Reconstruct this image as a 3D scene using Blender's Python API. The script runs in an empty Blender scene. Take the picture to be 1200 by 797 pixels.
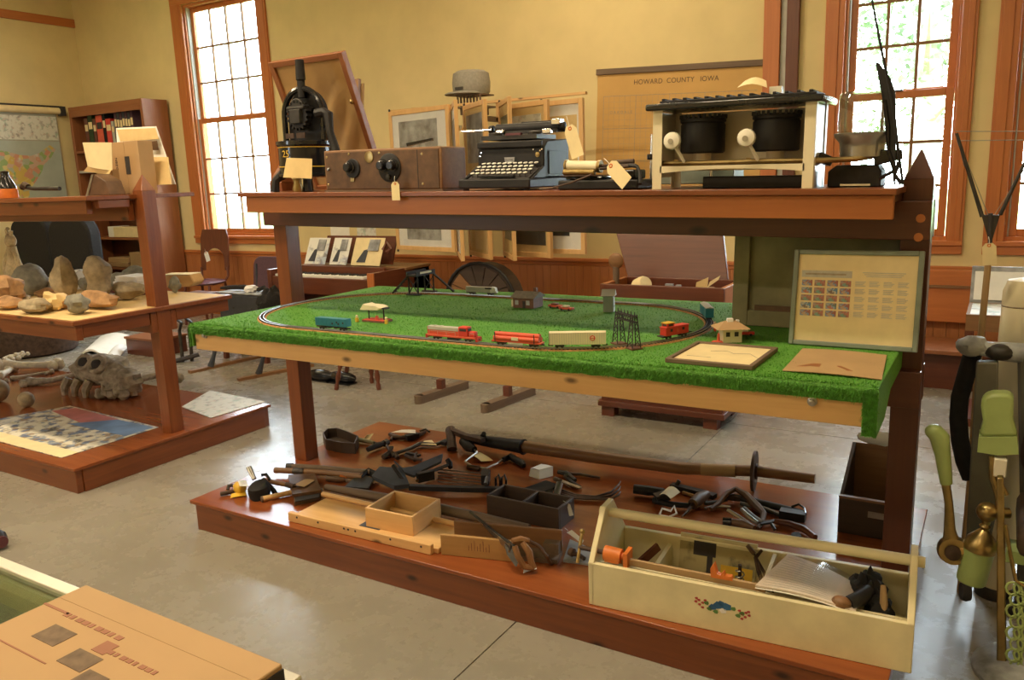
import bpy, math, random
from mathutils import Vector as V, Matrix, noise
import numpy as np
rnd = random.Random(7)
S = bpy.context.scene
COL = S.collection
# ------------------------------------------------------------------ camera
R_ = V((0.85598958, 0.51575121, -0.03581235)); U_ = V((-0.07144623, 0.18661576, 0.97983162)); F_ = V((-0.51203249, 0.836167, -0.19658962))
EYE = V((0, 0, 1.6)); FPX = 942.4
cam = bpy.data.cameras.new('camera'); co = bpy.data.objects.new('camera', cam); COL.objects.link(co)
m = Matrix.Identity(4)
for i in range(3):
    m[i][0], m[i][1], m[i][2], m[i][3] = R_[i], U_[i], -F_[i], EYE[i]
co.matrix_world = m
cam.sensor_width = 36; cam.lens = FPX * 36 / 1200; cam.clip_start = 0.05; cam.clip_end = 200
S.camera = co
# ------------------------------------------------------------------ light
w = bpy.data.worlds.new('overcast_sky'); S.world = w; w.use_nodes = True
bg = w.node_tree.nodes['Background']; bg.inputs[0].default_value = (0.78, 0.89, 1.0, 1); bg.inputs[1].default_value = 46
WARM = (1.0, .80, .52)
def area(name, loc, sx, sy, power, col, rot=(0, 0, 0), portal=False):
    l = bpy.data.lights.new(name, 'AREA'); l.shape = 'RECTANGLE'; l.size = sx; l.size_y = sy; l.energy = power; l.color = col
    o = bpy.data.objects.new(name, l); o.location = loc; o.rotation_euler = rot; COL.objects.link(o)
    if portal: l.cycles.is_portal = True
    return o
LAMPS = [(-6.4, 1.75), (-4.0, 1.75), (-1.6, 1.75), (0.8, 1.75), (-4.0, -1.6), (-1.2, -1.6), (-6.4, -1.6), (-3.0, 5.4), (-8.6, 4.6)]
for (lx, ly) in LAMPS:
    area('ceiling_lamp_light', (lx, ly, 4.30), 1.2, 0.22, (92 if lx < 0 else 14) if 0 < ly < 3 else (70 if lx < -2 else 42) if ly < 0 else 58 if lx > -5 else 42, WARM)
for (px_, pw) in ((-8.13, 1.4), (-0.75, .86), (0.41, .86)):
    area('window_portal', (px_, 7.12, 2.4), pw, 3.0, 1, (1, 1, 1), (-math.pi / 2, 0, 0), True)
area('window_portal', (-6.4, -3.62, 2.2), .75, 1.2, 1, (1, 1, 1), (math.pi / 2, 0, 0), True)
S.view_settings.view_transform = 'Standard'; S.view_settings.look = 'None'; S.view_settings.exposure = -0.30; S.view_settings.gamma = 1
S.view_settings.use_curve_mapping = False
S.cycles.use_denoising = True; S.cycles.max_bounces = 8; S.cycles.sample_clamp_indirect = 6
# ------------------------------------------------------------------ helpers
def ray(px, py): return F_ + R_ * ((px - 600) / FPX) - U_ * ((py - 398.5) / FPX)
def PZ(px, py, z):
    d = ray(px, py); return EYE + d * ((z - EYE.z) / d.z)
def PY(px, py, y):
    d = ray(px, py); return EYE + d * (y / d.y)
def PX(px, py, x):
    d = ray(px, py); return EYE + d * (x / d.x)
def SZ(x): return 1.581 - .0174 * (x + 3.14)
def nrm(a): return V(a).normalized()
class M:
    def __init__(s): s.v = []; s.f = []
    def add(s, vs, fs):
        n = len(s.v); s.v += [tuple(v) for v in vs]; s.f += [tuple(i + n for i in f) for f in fs]; return s
    def box(s, c, d, R=None):
        c = V(c); a, b, e = d[0] / 2, d[1] / 2, d[2] / 2
        vs = [V((x, y, z)) for x in (-a, a) for y in (-b, b) for z in (-e, e)]
        if R is not None: vs = [R @ v for v in vs]
        return s.add([c + v for v in vs], [(0, 1, 3, 2), (4, 6, 7, 5), (0, 4, 5, 1), (2, 3, 7, 6), (0, 2, 6, 4), (1, 5, 7, 3)])
    def b6(s, x0, x1, y0, y1, z0, z1): return s.box(((x0 + x1) / 2, (y0 + y1) / 2, (z0 + z1) / 2), (x1 - x0, y1 - y0, z1 - z0))
    def prism(s, poly, vec):
        p = [V(q) for q in poly]; vec = V(vec); n = len(p)
        fs = [tuple(range(n))[::-1], tuple(range(n, 2 * n))] + [(i, (i + 1) % n, n + (i + 1) % n, n + i) for i in range(n)]
        return s.add(p + [q + vec for q in p], fs)
    def bar(s, p, q, w, h, up=(0, 0, 1), w2=None, h2=None):
        p, q = V(p), V(q); d = (q - p).normalized(); up = V(up)
        a = d.cross(up)
        if a.length < 1e-4: a = d.cross(V((0, 1, 0)))
        a.normalize(); b = a.cross(d); w2 = w2 or w; h2 = h2 or h
        vs = [p + a * (i * w / 2) + b * (j * h / 2) for i, j in ((-1, -1), (1, -1), (1, 1), (-1, 1))] + [q + a * (i * w2 / 2) + b * (j * h2 / 2) for i, j in ((-1, -1), (1, -1), (1, 1), (-1, 1))]
        return s.add(vs, [(3, 2, 1, 0), (4, 5, 6, 7), (0, 1, 5, 4), (1, 2, 6, 5), (2, 3, 7, 6), (3, 0, 4, 7)])
    def tube(s, pts, r, seg=8, flat=1.0, closed=False):
        pts = [V(p) for p in pts]; n = len(pts); rs = list(r) if isinstance(r, (list, tuple)) else [r] * n
        if len(rs) != n: rs = [rs[0] + (rs[-1] - rs[0]) * i / max(1, n - 1) for i in range(n)]
        vs = []; ref = V((0, 0, 1))
        for i in range(n):
            t = (pts[(i + 1) % n] - pts[i - 1]) if closed else (pts[min(i + 1, n - 1)] - pts[max(i - 1, 0)])
            t.normalize()
            if i == 0:
                a = t.cross(ref)
                if a.length < .2: a = t.cross(V((0, 1, 0)))
            else:
                a = a - t * a.dot(t)
            a.normalize(); b = a.cross(t)
            for k in range(seg):
                th = 2 * math.pi * k / seg; vs.append(pts[i] + a * (rs[i] * math.cos(th)) + b * (rs[i] * flat * math.sin(th)))
        fs = []
        for i in range(n if closed else n - 1):
            j = (i + 1) % n
            for k in range(seg): fs.append((i * seg + k, i * seg + (k + 1) % seg, j * seg + (k + 1) % seg, j * seg + k))
        if not closed: fs += [tuple(range(seg))[::-1], tuple(range((n - 1) * seg, n * seg))]
        return s.add(vs, fs)
    def lathe(s, prof, o=(0, 0, 0), ax=(0, 0, 1), seg=20, sx=1, arc=1.0):
        o, ax = V(o), V(ax).normalized(); a = ax.cross(V((0, 1, 0)))
        if a.length < .05: a = ax.cross(V((1, 0, 0)))
        a.normalize(); b = ax.cross(a); vs = []; n = len(prof)
        for (r, h) in prof:
            for k in range(seg):
                th = 2 * math.pi * k / seg; vs.append(o + ax * h + a * (r * sx * math.cos(th)) + b * (r * math.sin(th)))
        fs = [(i * seg + k, i * seg + (k + 1) % seg, (i + 1) * seg + (k + 1) % seg, (i + 1) * seg + k) for i in range(n - 1) for k in range(seg)]
        fs += [tuple(range(seg))[::-1], tuple(range((n - 1) * seg, n * seg))]
        return s.add(vs, fs)
    def cyl(s, p, q, r, r2=None, seg=14):
        p, q = V(p), V(q); return s.lathe([(r, 0), (r if r2 is None else r2, (q - p).length)], p, q - p, seg)
    def ell(s, c, rad, nu=14, nv=9, ns=0, fr=3, R=None, seed=0):
        c = V(c); vs = []
        for j in range(nv + 1):
            ph = math.pi * j / nv
            for i in range(nu):
                th = 2 * math.pi * i / nu; d = V((math.sin(ph) * math.cos(th), math.sin(ph) * math.sin(th), math.cos(ph)))
                k = 1 + (ns * noise.noise(d * fr + V((seed * 3.1, seed, 0))) if ns else 0)
                p = V((d.x * rad[0], d.y * rad[1], d.z * rad[2])) * k
                vs.append(c + (R @ p if R is not None else p))
        fs = [(j * nu + i, (j + 1) * nu + i, (j + 1) * nu + (i + 1) % nu, j * nu + (i + 1) % nu) for j in range(nv) for i in range(nu)]
        return s.add(vs, fs)
    def sheet(s, a, b, c, d, th=.0012, curl=0, n=6):
        a, b, c, d = V(a), V(b), V(c), V(d); nn = (b - a).cross(d - a).normalized(); vs = []
        for k in (0, 1):
            for i in range(n + 1):
                u = i / n; o = nn * (curl * math.sin(math.pi * u) + k * th)
                vs += [a.lerp(b, u) + o, d.lerp(c, u) + o]
        fs = []; q = 2 * (n + 1)
        for i in range(n):
            e = 2 * i; fs += [(e, e + 1, e + 3, e + 2), (q + e, q + e + 2, q + e + 3, q + e + 1), (e, e + 2, q + e + 2, q + e), (e + 1, q + e + 1, q + e + 3, e + 3)]
        fs += [(0, q, q + 1, 1), (q - 2, q - 1, 2 * q - 1, 2 * q - 2)]
        return s.add(vs, fs)
    def frame(s, x0, x1, z0, z1, w, y0, y1, wb=None):
        wb = wb or w
        s.b6(x0, x0 + w, y0, y1, z0, z1).b6(x1 - w, x1, y0, y1, z0, z1).b6(x0 + w, x1 - w, y0, y1, z1 - w, z1); return s.b6(x0 + w, x1 - w, y0, y1, z0, z0 + wb)
    def obox(s, x0, x1, y0, y1, z0, z1, t, tb=None):       # open-topped box
        tb = tb or t
        s.b6(x0, x1, y0, y0 + t, z0, z1).b6(x0, x1, y1 - t, y1, z0, z1).b6(x0, x0 + t, y0 + t, y1 - t, z0, z1).b6(x1 - t, x1, y0 + t, y1 - t, z0, z1)
        return s.b6(x0 + t, x1 - t, y0 + t, y1 - t, z0, z0 + tb)
    def mv(s, T): s.v = [tuple(T @ V(v)) for v in s.v]; return s
    def shift(s, o): o = V(o); s.v = [tuple(V(v) - o) for v in s.v]; return s
    def ob(s, name, mat, par=None, bev=0, kind=None, label=None, world=False):
        if world and par is not None:
            T = mats_of(par).inverted(); s.v = [tuple(T @ V(v)) for v in s.v]
        me = bpy.data.meshes.new(name); me.from_pydata(s.v, [], s.f); me.update()
        me.polygons.foreach_set('use_smooth', [True] * len(me.polygons)); me.set_sharp_from_angle(angle=.65)
        return link(name, me, mat, par, bev, kind, label)
def link(name, me, mat, par=None, bev=0, kind=None, label=None):
    if mat is not None:
        if len(me.materials): me.materials[0] = MT[mat]
        else: me.materials.append(MT[mat])
    o = bpy.data.objects.new(name, me); COL.objects.link(o)
    if par is not None: o.parent = par
    if bev:
        b = o.modifiers.new('edge', 'BEVEL'); b.width = bev; b.segments = 2; b.limit_method = 'ANGLE'
    if kind: o['kind'] = kind
    if label: o['label'] = label
    return o
def mats_of(o):
    T = Matrix.Translation(o.location) @ o.rotation_euler.to_matrix().to_4x4()
    return mats_of(o.parent) @ T if o.parent else T
def tag(o, label, cat, g=None):
    o['label'] = label; o['category'] = cat
    if g: o['group'] = g
    return o
def T(name, label, cat, loc=(0, 0, 0), rz=0, g=None):
    o = bpy.data.objects.new(name, None); o.empty_display_size = .05; COL.objects.link(o); o.location = loc; o.rotation_euler = (0, 0, rz)
    return tag(o, label, cat, g)
def dup(root, loc, rz=0, label=None):
    def cp(o, par):
        c = o.copy(); COL.objects.link(c); c.parent = par
        for ch in KIDS.get(o.name, []): cp(ch, c)
        return c
    global KIDS
    KIDS = {}
    for o in bpy.data.objects:
        if o.parent: KIDS.setdefault(o.parent.name, []).append(o)
    r = cp(root, None); r.location = loc; r.rotation_euler = (0, 0, rz)
    if label: r['label'] = label
    return r
def text(s, size, mat, par, loc, rot=(math.pi / 2, 0, 0), name='lettering', ext=.0004, sx=1, al='CENTER', label=None):
    c = bpy.data.curves.new(name, 'FONT'); c.body = s; c.size = size; c.align_x = al; c.align_y = 'CENTER'; c.extrude = ext; c.space_character = 1.05
    o = bpy.data.objects.new('tmp', c); COL.objects.link(o)
    me = bpy.data.meshes.new_from_object(o.evaluated_get(bpy.context.evaluated_depsgraph_get())); bpy.data.objects.remove(o); bpy.data.curves.remove(c)
    me.name = name
    for v in me.vertices: v.co.x *= sx
    o = link(name, me, mat, par, label=label); o.location = loc; o.rotation_euler = rot; return o
# ------------------------------------------------------------------ materials
MT = {}
def mk(n):
    mt = bpy.data.materials.new(n); mt.use_nodes = True; MT[n] = mt; nt = mt.node_tree; return mt, nt, nt.nodes['Principled BSDF']
def ramp(nt, fac, stops):
    r = nt.nodes.new('ShaderNodeValToRGB'); e = r.color_ramp.elements
    while len(e) < len(stops): e.new(.5)
    for el, (p, c) in zip(e, stops): el.position = p; el.color = (*c, 1)
    nt.links.new(fac, r.inputs[0]); return r.outputs[0]
def coords(nt, scale, kind='Object'):
    t = nt.nodes.new('ShaderNodeTexCoord'); mp = nt.nodes.new('ShaderNodeMapping'); mp.inputs['Scale'].default_value = scale
    nt.links.new(t.outputs[kind], mp.inputs[0]); return mp.outputs[0]
def nz(nt, vec, scale, detail=4, rough=.55, dist=0):
    n = nt.nodes.new('ShaderNodeTexNoise'); n.inputs['Scale'].default_value = scale; n.inputs['Detail'].default_value = detail; n.inputs['Roughness'].default_value = rough; n.inputs['Distortion'].default_value = dist
    nt.links.new(vec, n.inputs['Vector']); return n.outputs['Fac']
def bump(nt, p, h, st, d=.002):
    b = nt.nodes.new('ShaderNodeBump'); b.inputs['Strength'].default_value = st; b.inputs['Distance'].default_value = d
    nt.links.new(h, b.inputs['Height']); nt.links.new(b.outputs[0], p.inputs['Normal'])
def mix(nt, a, b, f, mode='MIX'):
    x = nt.nodes.new('ShaderNodeMix'); x.data_type = 'RGBA'; x.blend_type = mode
    for s_, v in ((x.inputs[6], a), (x.inputs[7], b), (x.inputs[0], f)):
        if hasattr(v, 'is_linked') or isinstance(v, bpy.types.NodeSocket): nt.links.new(v, s_)
        elif isinstance(v, (int, float)): s_.default_value = v
        else: s_.default_value = (*v, 1)
    return x.outputs[2]
def sc(c, k): return tuple(min(1, x * k) for x in c)
def plain(n, c, rough=.6, metal=0, var=.18, scale=14, bmp=0, spec=.5, dark=None):
    mt, nt, p = mk(n); v = coords(nt, (1, 1, 1)); f = nz(nt, v, scale)
    col = ramp(nt, f, [(.3, dark or sc(c, 1 - var)), (.7, sc(c, 1 + var))]); nt.links.new(col, p.inputs['Base Color'])
    p.inputs['Roughness'].default_value = rough; p.inputs['Metallic'].default_value = metal; p.inputs['Specular IOR Level'].default_value = spec
    if bmp: bump(nt, p, nz(nt, v, scale * 4), bmp)
def wood(n, c1, c2, ax='x', rough=.4, scale=1.0, knots=0, bmp=.08, spec=.5):
    mt, nt, p = mk(n); lo, hi = 1.3 * scale, 22 * scale
    sv = {'x': (lo, hi, hi), 'y': (hi, lo, hi), 'z': (hi, hi, lo)}[ax]
    v = coords(nt, sv); f = nz(nt, v, 1.6, 5, .6, .6)
    col = ramp(nt, f, [(.25, c1), (.5, tuple((a + b) / 2 for a, b in zip(c1, c2))), (.75, c2)])
    v2 = coords(nt, (1, 1, 1)); col = mix(nt, col, mix(nt, sc(c1, .75), sc(c2, 1.15), nz(nt, v2, 2.2)), .3)
    if knots:
        vo = nt.nodes.new('ShaderNodeTexVoronoi'); vo.voronoi_dimensions = '2D'; vo.inputs['Scale'].default_value = knots; kc_ = coords(nt, (1, 2.2, 2.2)); kc_.node.inputs['Rotation'].default_value = (math.pi / 2, 0, 0); nt.links.new(kc_, vo.inputs['Vector'])
        k = ramp(nt, vo.outputs['Distance'], [(.03, (1, 1, 1)), (.10, (0, 0, 0))]); col = mix(nt, col, sc(c1, .28), k)
    nt.links.new(col, p.inputs['Base Color']); p.inputs['Roughness'].default_value = rough; p.inputs['Specular IOR Level'].default_value = spec
    if bmp: bump(nt, p, f, bmp)
def glass(n, tint, ref=.08, rough=.02, fr=.5):
    mt = bpy.data.materials.new(n); mt.use_nodes = True; MT[n] = mt; nt = mt.node_tree; nt.nodes.remove(nt.nodes['Principled BSDF'])
    tr = nt.nodes.new('ShaderNodeBsdfTransparent'); tr.inputs[0].default_value = (*tint, 1); gl = nt.nodes.new('ShaderNodeBsdfGlossy'); gl.inputs['Roughness'].default_value = rough
    lw = nt.nodes.new('ShaderNodeLayerWeight'); lw.inputs[0].default_value = .35; mx = nt.nodes.new('ShaderNodeMixShader')
    mth = nt.nodes.new('ShaderNodeMath'); mth.operation = 'MULTIPLY_ADD'; mth.inputs[1].default_value = fr; mth.inputs[2].default_value = ref
    nt.links.new(lw.outputs['Fresnel'], mth.inputs[0]); nt.links.new(mth.outputs[0], mx.inputs[0])
    nt.links.new(tr.outputs[0], mx.inputs[1]); nt.links.new(gl.outputs[0], mx.inputs[2]); nt.links.new(mx.outputs[0], nt.nodes['Material Output'].inputs[0])
def emit(n, c, st):
    mt = bpy.data.materials.new(n); mt.use_nodes = True; MT[n] = mt; nt = mt.node_tree; p = nt.nodes['Principled BSDF']; p.inputs['Base Color'].default_value = (*c, 1); p.inputs['Emission Color'].default_value = (*c, 1); p.inputs['Emission Strength'].default_value = st
def printed(n, paper, inks, scale, cut=.5, kind='Object', sc3=(1, 1, 1)):     # blotchy colour print on paper
    mt, nt, p = mk(n); v = coords(nt, sc3, kind)
    vo = nt.nodes.new('ShaderNodeTexVoronoi'); vo.inputs['Scale'].default_value = scale; nt.links.new(v, vo.inputs['Vector'])
    sep = nt.nodes.new('ShaderNodeSeparateColor'); nt.links.new(vo.outputs['Color'], sep.inputs[0])
    k = len(inks); col = ramp(nt, sep.outputs[0], [(i / k, c) for i, c in enumerate(inks)])
    col.node.color_ramp.interpolation = 'CONSTANT'
    f = ramp(nt, nz(nt, v, scale * .45, 5), [(cut - .06, (0, 0, 0)), (cut + .06, (1, 1, 1))])
    nt.links.new(mix(nt, paper, col, f), p.inputs['Base Color']); p.inputs['Roughness'].default_value = .5
# stained timber of the racks, one per grain direction
for a in 'xyz':
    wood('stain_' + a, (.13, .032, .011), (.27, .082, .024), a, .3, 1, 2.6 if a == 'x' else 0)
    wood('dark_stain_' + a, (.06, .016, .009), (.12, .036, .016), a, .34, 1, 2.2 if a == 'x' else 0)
    wood('orange_wood_' + a, (.42, .13, .036), (.56, .19, .055), a, .4)
    wood('pine_' + a, (.60, .34, .13), (.76, .48, .21), a, .5, 1, 3.2 if a == 'x' else 0)
    wood('brown_wood_' + a, (.16, .075, .03), (.30, .15, .062), a, .5)
    wood('old_wood_' + a, (.10, .065, .042), (.22, .15, .10), a, .7)
    wood('mahogany_' + a, (.08, .022, .012), (.17, .05, .024), a, .33)
    wood('dark_box_' + a, (.03, .02, .014), (.075, .045, .03), a, .55)
    wood('honey_' + a, (.34, .18, .06), (.48, .28, .10), a, .5)
    wood('shelf_wood_' + a, (.22, .075, .028), (.34, .13, .05), a, .4)
wood('deck', (.18, .042, .013), (.30, .085, .024), 'x', .2, .8, 0, .03)
wood('wainscot', (.36, .125, .042), (.50, .19, .066), 'z', .42)
plain('wall_paint', (.72, .58, .30), .85, 0, .05, 3, .05)
plain('ceiling_paint', (.80, .76, .66), .9, 0, .04)
plain('black_iron', (.019, .018, .019), .5, 0, .3, 20, .15, .3)
plain('black_gloss', (.012, .012, .014), .16, 0, .2, 10)
plain('black_cloth', (.014, .013, .013), .9, 0, .3, 40, .3)
plain('rust_iron', (.075, .045, .032), .6, .4, .45, 25, .25)
plain('dark_metal', (.05, .046, .042), .45, .5, .35, 20, .1)
plain('steel', (.42, .41, .40), .3, .9, .15, 12)
plain('chrome', (.75, .75, .76), .14, 1, .05)
plain('brass', (.36, .26, .11), .3, .9, .25, 18)
plain('paper', (.82, .80, .74), .7, 0, .05)
plain('tag_card', (.80, .66, .38), .7, 0, .06)
plain('manila', (.72, .52, .24), .7, 0, .08)
plain('map_paper', (.60, .36, .12), .75, 0, .08, 3)
plain('kraft', (.42, .27, .13), .75, 0, .08, 6)
plain('carton', (.46, .29, .14), .75, 0, .05, 5)
plain('carton_print', (.34, .15, .09), .8, 0, .1)
plain('carton_dark', (.17, .115, .075), .8, 0, .25, 60)
plain('cream_enamel', (.78, .70, .50), .35, 0, .06, 8)
plain('white_enamel', (.80, .76, .64), .3, 0, .05, 8)
plain('cream_paint', (.74, .66, .42), .5, 0, .09, 9, .08)
plain('orange_paint', (.62, .17, .03), .45, 0, .2, 20)
plain('green_enamel', (.36, .46, .17), .3, 0, .06)
plain('maroon', (.12, .035, .045), .5, 0, .15, 12)
plain('purple_cloth', (.10, .05, .07), .85, 0, .15, 60, .2)
plain('charcoal', (.05, .055, .07), .65, 0, .15, 20)
plain('leather', (.11, .055, .025), .55, 0, .35, 18, .2)
plain('stone_tan', (.34, .27, .17), .85, 0, .3, 25, .5)
plain('stone_grey', (.22, .21, .17), .85, 0, .3, 22, .5)
plain('stone_rust', (.36, .20, .09), .85, 0, .35, 18, .5)
plain('bone', (.62, .56, .45), .7, 0, .22, 22, .4)
plain('gun_grey', (.13, .125, .10), .5, .2, .15, 10)
plain('old_bone', (.36, .31, .24), .8, 0, .45, 24, .6)
plain('rope', (.50, .40, .24), .9, 0, .2, 60, .4)
plain('cloth_grey', (.30, .28, .24), .9, 0, .12, 60, .3)
plain('ink', (.04, .035, .035), .8, 0, .1)
plain('ink_soft', (.36, .30, .22), .8, 0, .2, 60)
plain('ink_brown', (.13, .09, .05), .8, 0, .1)
plain('ink_grey', (.52, .50, .45), .8, 0, .1, 60)
plain('cork', (.40, .20, .07), .85, 0, .3, 80, .3)
plain('toy_red', (.62, .045, .03), .4, 0, .1)
plain('toy_orange', (.66, .10, .05), .4, 0, .1)
plain('toy_blue', (.02, .19, .26), .45, 0, .12)
plain('toy_grey', (.46, .45, .40), .5, 0, .08)
plain('toy_cream', (.75, .66, .45), .55, 0, .08)
plain('toy_brown', (.17, .075, .05), .6, 0, .2, 90)
plain('toy_roof', (.13, .105, .075), .7, 0, .2, 60)
plain('yellow', (.70, .43, .04), .45, 0, .1)
plain('grey_green', (.20, .24, .20), .45, 0, .12)
plain('weathered', (.25, .23, .13), .75, 0, .35, 5, .2)
plain('canvas', (.56, .35, .15), .8, 0, .14, 4, .2)
plain('white', (.80, .80, .80), .6, 0, .04)
plain('photo_grey', (.30, .31, .33), .5, 0, .6, 9)
plain('photo_dark', (.05, .05, .05), .4, 0, .5, 10)
plain('cloth_bag', (.72, .62, .52), .6, 0, .05)
plain('aluminium', (.74, .72, .66), .32, .5, .06)
plain('dark_leaf', (.03, .06, .02), .7, 0, .4, 20)
plain('leaf', (.10, .15, .08), .7, 0, .35, 6)
plain('bark', (.20, .17, .14), .9, 0, .3, 8)
plain('lawn', (.16, .27, .06), .9, 0, .3, 3)
emit('lamp_diffuser', (1, .86, .6), 3)
glass('pane_glass', (.95, .97, .96)); glass('jar_glass', (.92, .93, .90), .12); glass('plastic_film', (.97, .97, .97), .03, .08, .10); glass('case_glass', (.80, .86, .78), .12)
# concrete floor
mt, nt, p = mk('concrete'); v = coords(nt, (1, 1, 1)); f = nz(nt, v, 1.1, 6, .6); f2 = nz(nt, v, 5, 8, .7)
nt.links.new(mix(nt, ramp(nt, f, [(.3, (.25, .228, .19)), (.7, (.305, .28, .235))]), ramp(nt, f2, [(.3, (.225, .205, .17)), (.7, (.315, .29, .245))]), .4), p.inputs['Base Color'])
nt.links.new(ramp(nt, f2, [(.3, (.2, .2, .2)), (.8, (.38, .38, .38))]), p.inputs['Roughness']); bump(nt, p, f2, .05)
# turf
mt, nt, p = mk('turf'); v = coords(nt, (1, 1, 1)); f = nz(nt, v, 170, 3, .7); f2 = nz(nt, v, 8, 4)
nt.links.new(mix(nt, ramp(nt, f, [(.3, (.03, .14, .012)), (.7, (.14, .38, .035))]), ramp(nt, f2, [(.3, (.04, .18, .02)), (.7, (.10, .27, .03))]), .35), p.inputs['Base Color'])
p.inputs['Roughness'].default_value = .75; bump(nt, p, f, .4, .003)
plain('turf_blade', (.085, .29, .025), .6, 0, .4, 60)
printed('usa_map', (.62, .66, .60), [(.62, .45, .12), (.60, .30, .20), (.30, .42, .16), (.58, .40, .30), (.66, .55, .22), (.40, .44, .32)], 15, .36)
printed('poster_print', (.74, .70, .58), [(.12, .16, .28), (.30, .22, .14), (.55, .50, .36), (.20, .25, .34), (.10, .09, .08)], 28, .5)
printed('pale_print', (.70, .70, .64), [(.45, .44, .40), (.40, .50, .42), (.58, .50, .44), (.35, .33, .30)], 34, .55)
printed('sheet_music', (.80, .80, .76), [(.45, .52, .62), (.30, .33, .45), (.60, .62, .60), (.25, .25, .28)], 14, .56)
printed('drawing', (.44, .37, .19), [(.10, .10, .07), (.20, .17, .09), (.38, .32, .16)], 20, .58)
for i, inks in enumerate(([(.35, .12, .10), (.2, .3, .5), (.5, .35, .25)], [(.12, .25, .45), (.5, .5, .45), (.2, .15, .12)], [(.45, .18, .14), (.30, .16, .14), (.2, .35, .3)], [(.15, .2, .2), (.3, .4, .55), (.5, .2, .15)])):
    printed('stamp_%d' % i, (.42, .38, .36), inks, 160, .42)
# ------------------------------------------------------------------ setting
XL, XR, YB, YF, ZC = -11.05, 3.2, 6.9, -3.4, 4.4
KW = YB / 5.4                                          # the back wall stands at 6.9 m
def KZ(z): return 1.6 + (z - 1.6) * KW
def struct(o): o['kind'] = 'structure'; return o
fl = struct(M().b6(XL, XR, YF, YB, -.06, -.006).ob('floor', 'concrete'))
xs = [XL, -8.9, -5.2, -1.43, 2.3, XR]; ys = [YF, -1.8, 1.25, 4.97, YB]
for a, b in zip(xs, xs[1:]):
    for c, d in zip(ys, ys[1:]): M().b6(a + .003, b - .003, c + .003, d - .003, -.006, 0).ob('slab', 'concrete', fl)
struct(M().b6(XL - .2, XR + .2, YF - .2, YB + .2, ZC, ZC + .1).ob('ceiling', 'ceiling_paint'))
WIN = [(a * KW, b * KW, KZ(c), KZ(d)) for a, b, c, d in [(-6.88, -5.85, 1.15, 3.34), (-.90, -.265, 1.15, 2.86), (.0, .635, 1.15, 2.86)]]
wb = M(); x = XL - .2
for (a, b, c, d) in WIN:
    wb.b6(x, a, YB, YB + .2, 0, ZC).b6(a, b, YB, YB + .2, 0, c).b6(a, b, YB, YB + .2, d, ZC); x = b
wb.b6(x, XR + .2, YB, YB + .2, 0, ZC); struct(wb.ob('wall_back', 'wall_paint'))
struct(M().b6(XL - .2, XL, YF, YB, 0, ZC).ob('wall_left', 'wall_paint'))
struct(M().b6(XR, XR + .2, YF, YB, 0, ZC).ob('wall_right', 'wall_paint'))
FW = (-6.75, -6.05, 1.6, 2.8)                           # one window in the wall behind the camera lights the fronts
struct(M().b6(XL - .2, FW[0], YF - .2, YF, 0, ZC).b6(FW[1], XR + .2, YF - .2, YF, 0, ZC).b6(FW[0], FW[1], YF - .2, YF, 0, FW[2]).b6(FW[0], FW[1], YF - .2, YF, FW[3], ZC).ob('wall_front', 'wall_paint'))
r4 = struct(M().frame(FW[0], FW[1], FW[2], FW[3], .05, YF - .15, YF + .02).ob('window_4', 'orange_wood_z'))
for i in range(2):
    for j in range(3): M().b6(FW[0] + .05 + i * .3, FW[0] + .35 + i * .3, YF - .09, YF - .085, FW[2] + .05 + j * .366, FW[2] + .416 + j * .366).ob('pane', 'pane_glass', r4); M().frame(FW[0] + .05 + i * .3, FW[0] + .35 + i * .3, FW[2] + .05 + j * .366, FW[2] + .416 + j * .366, .014, YF - .1, YF - .075).ob('muntin', 'brown_wood_z', r4)
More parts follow.
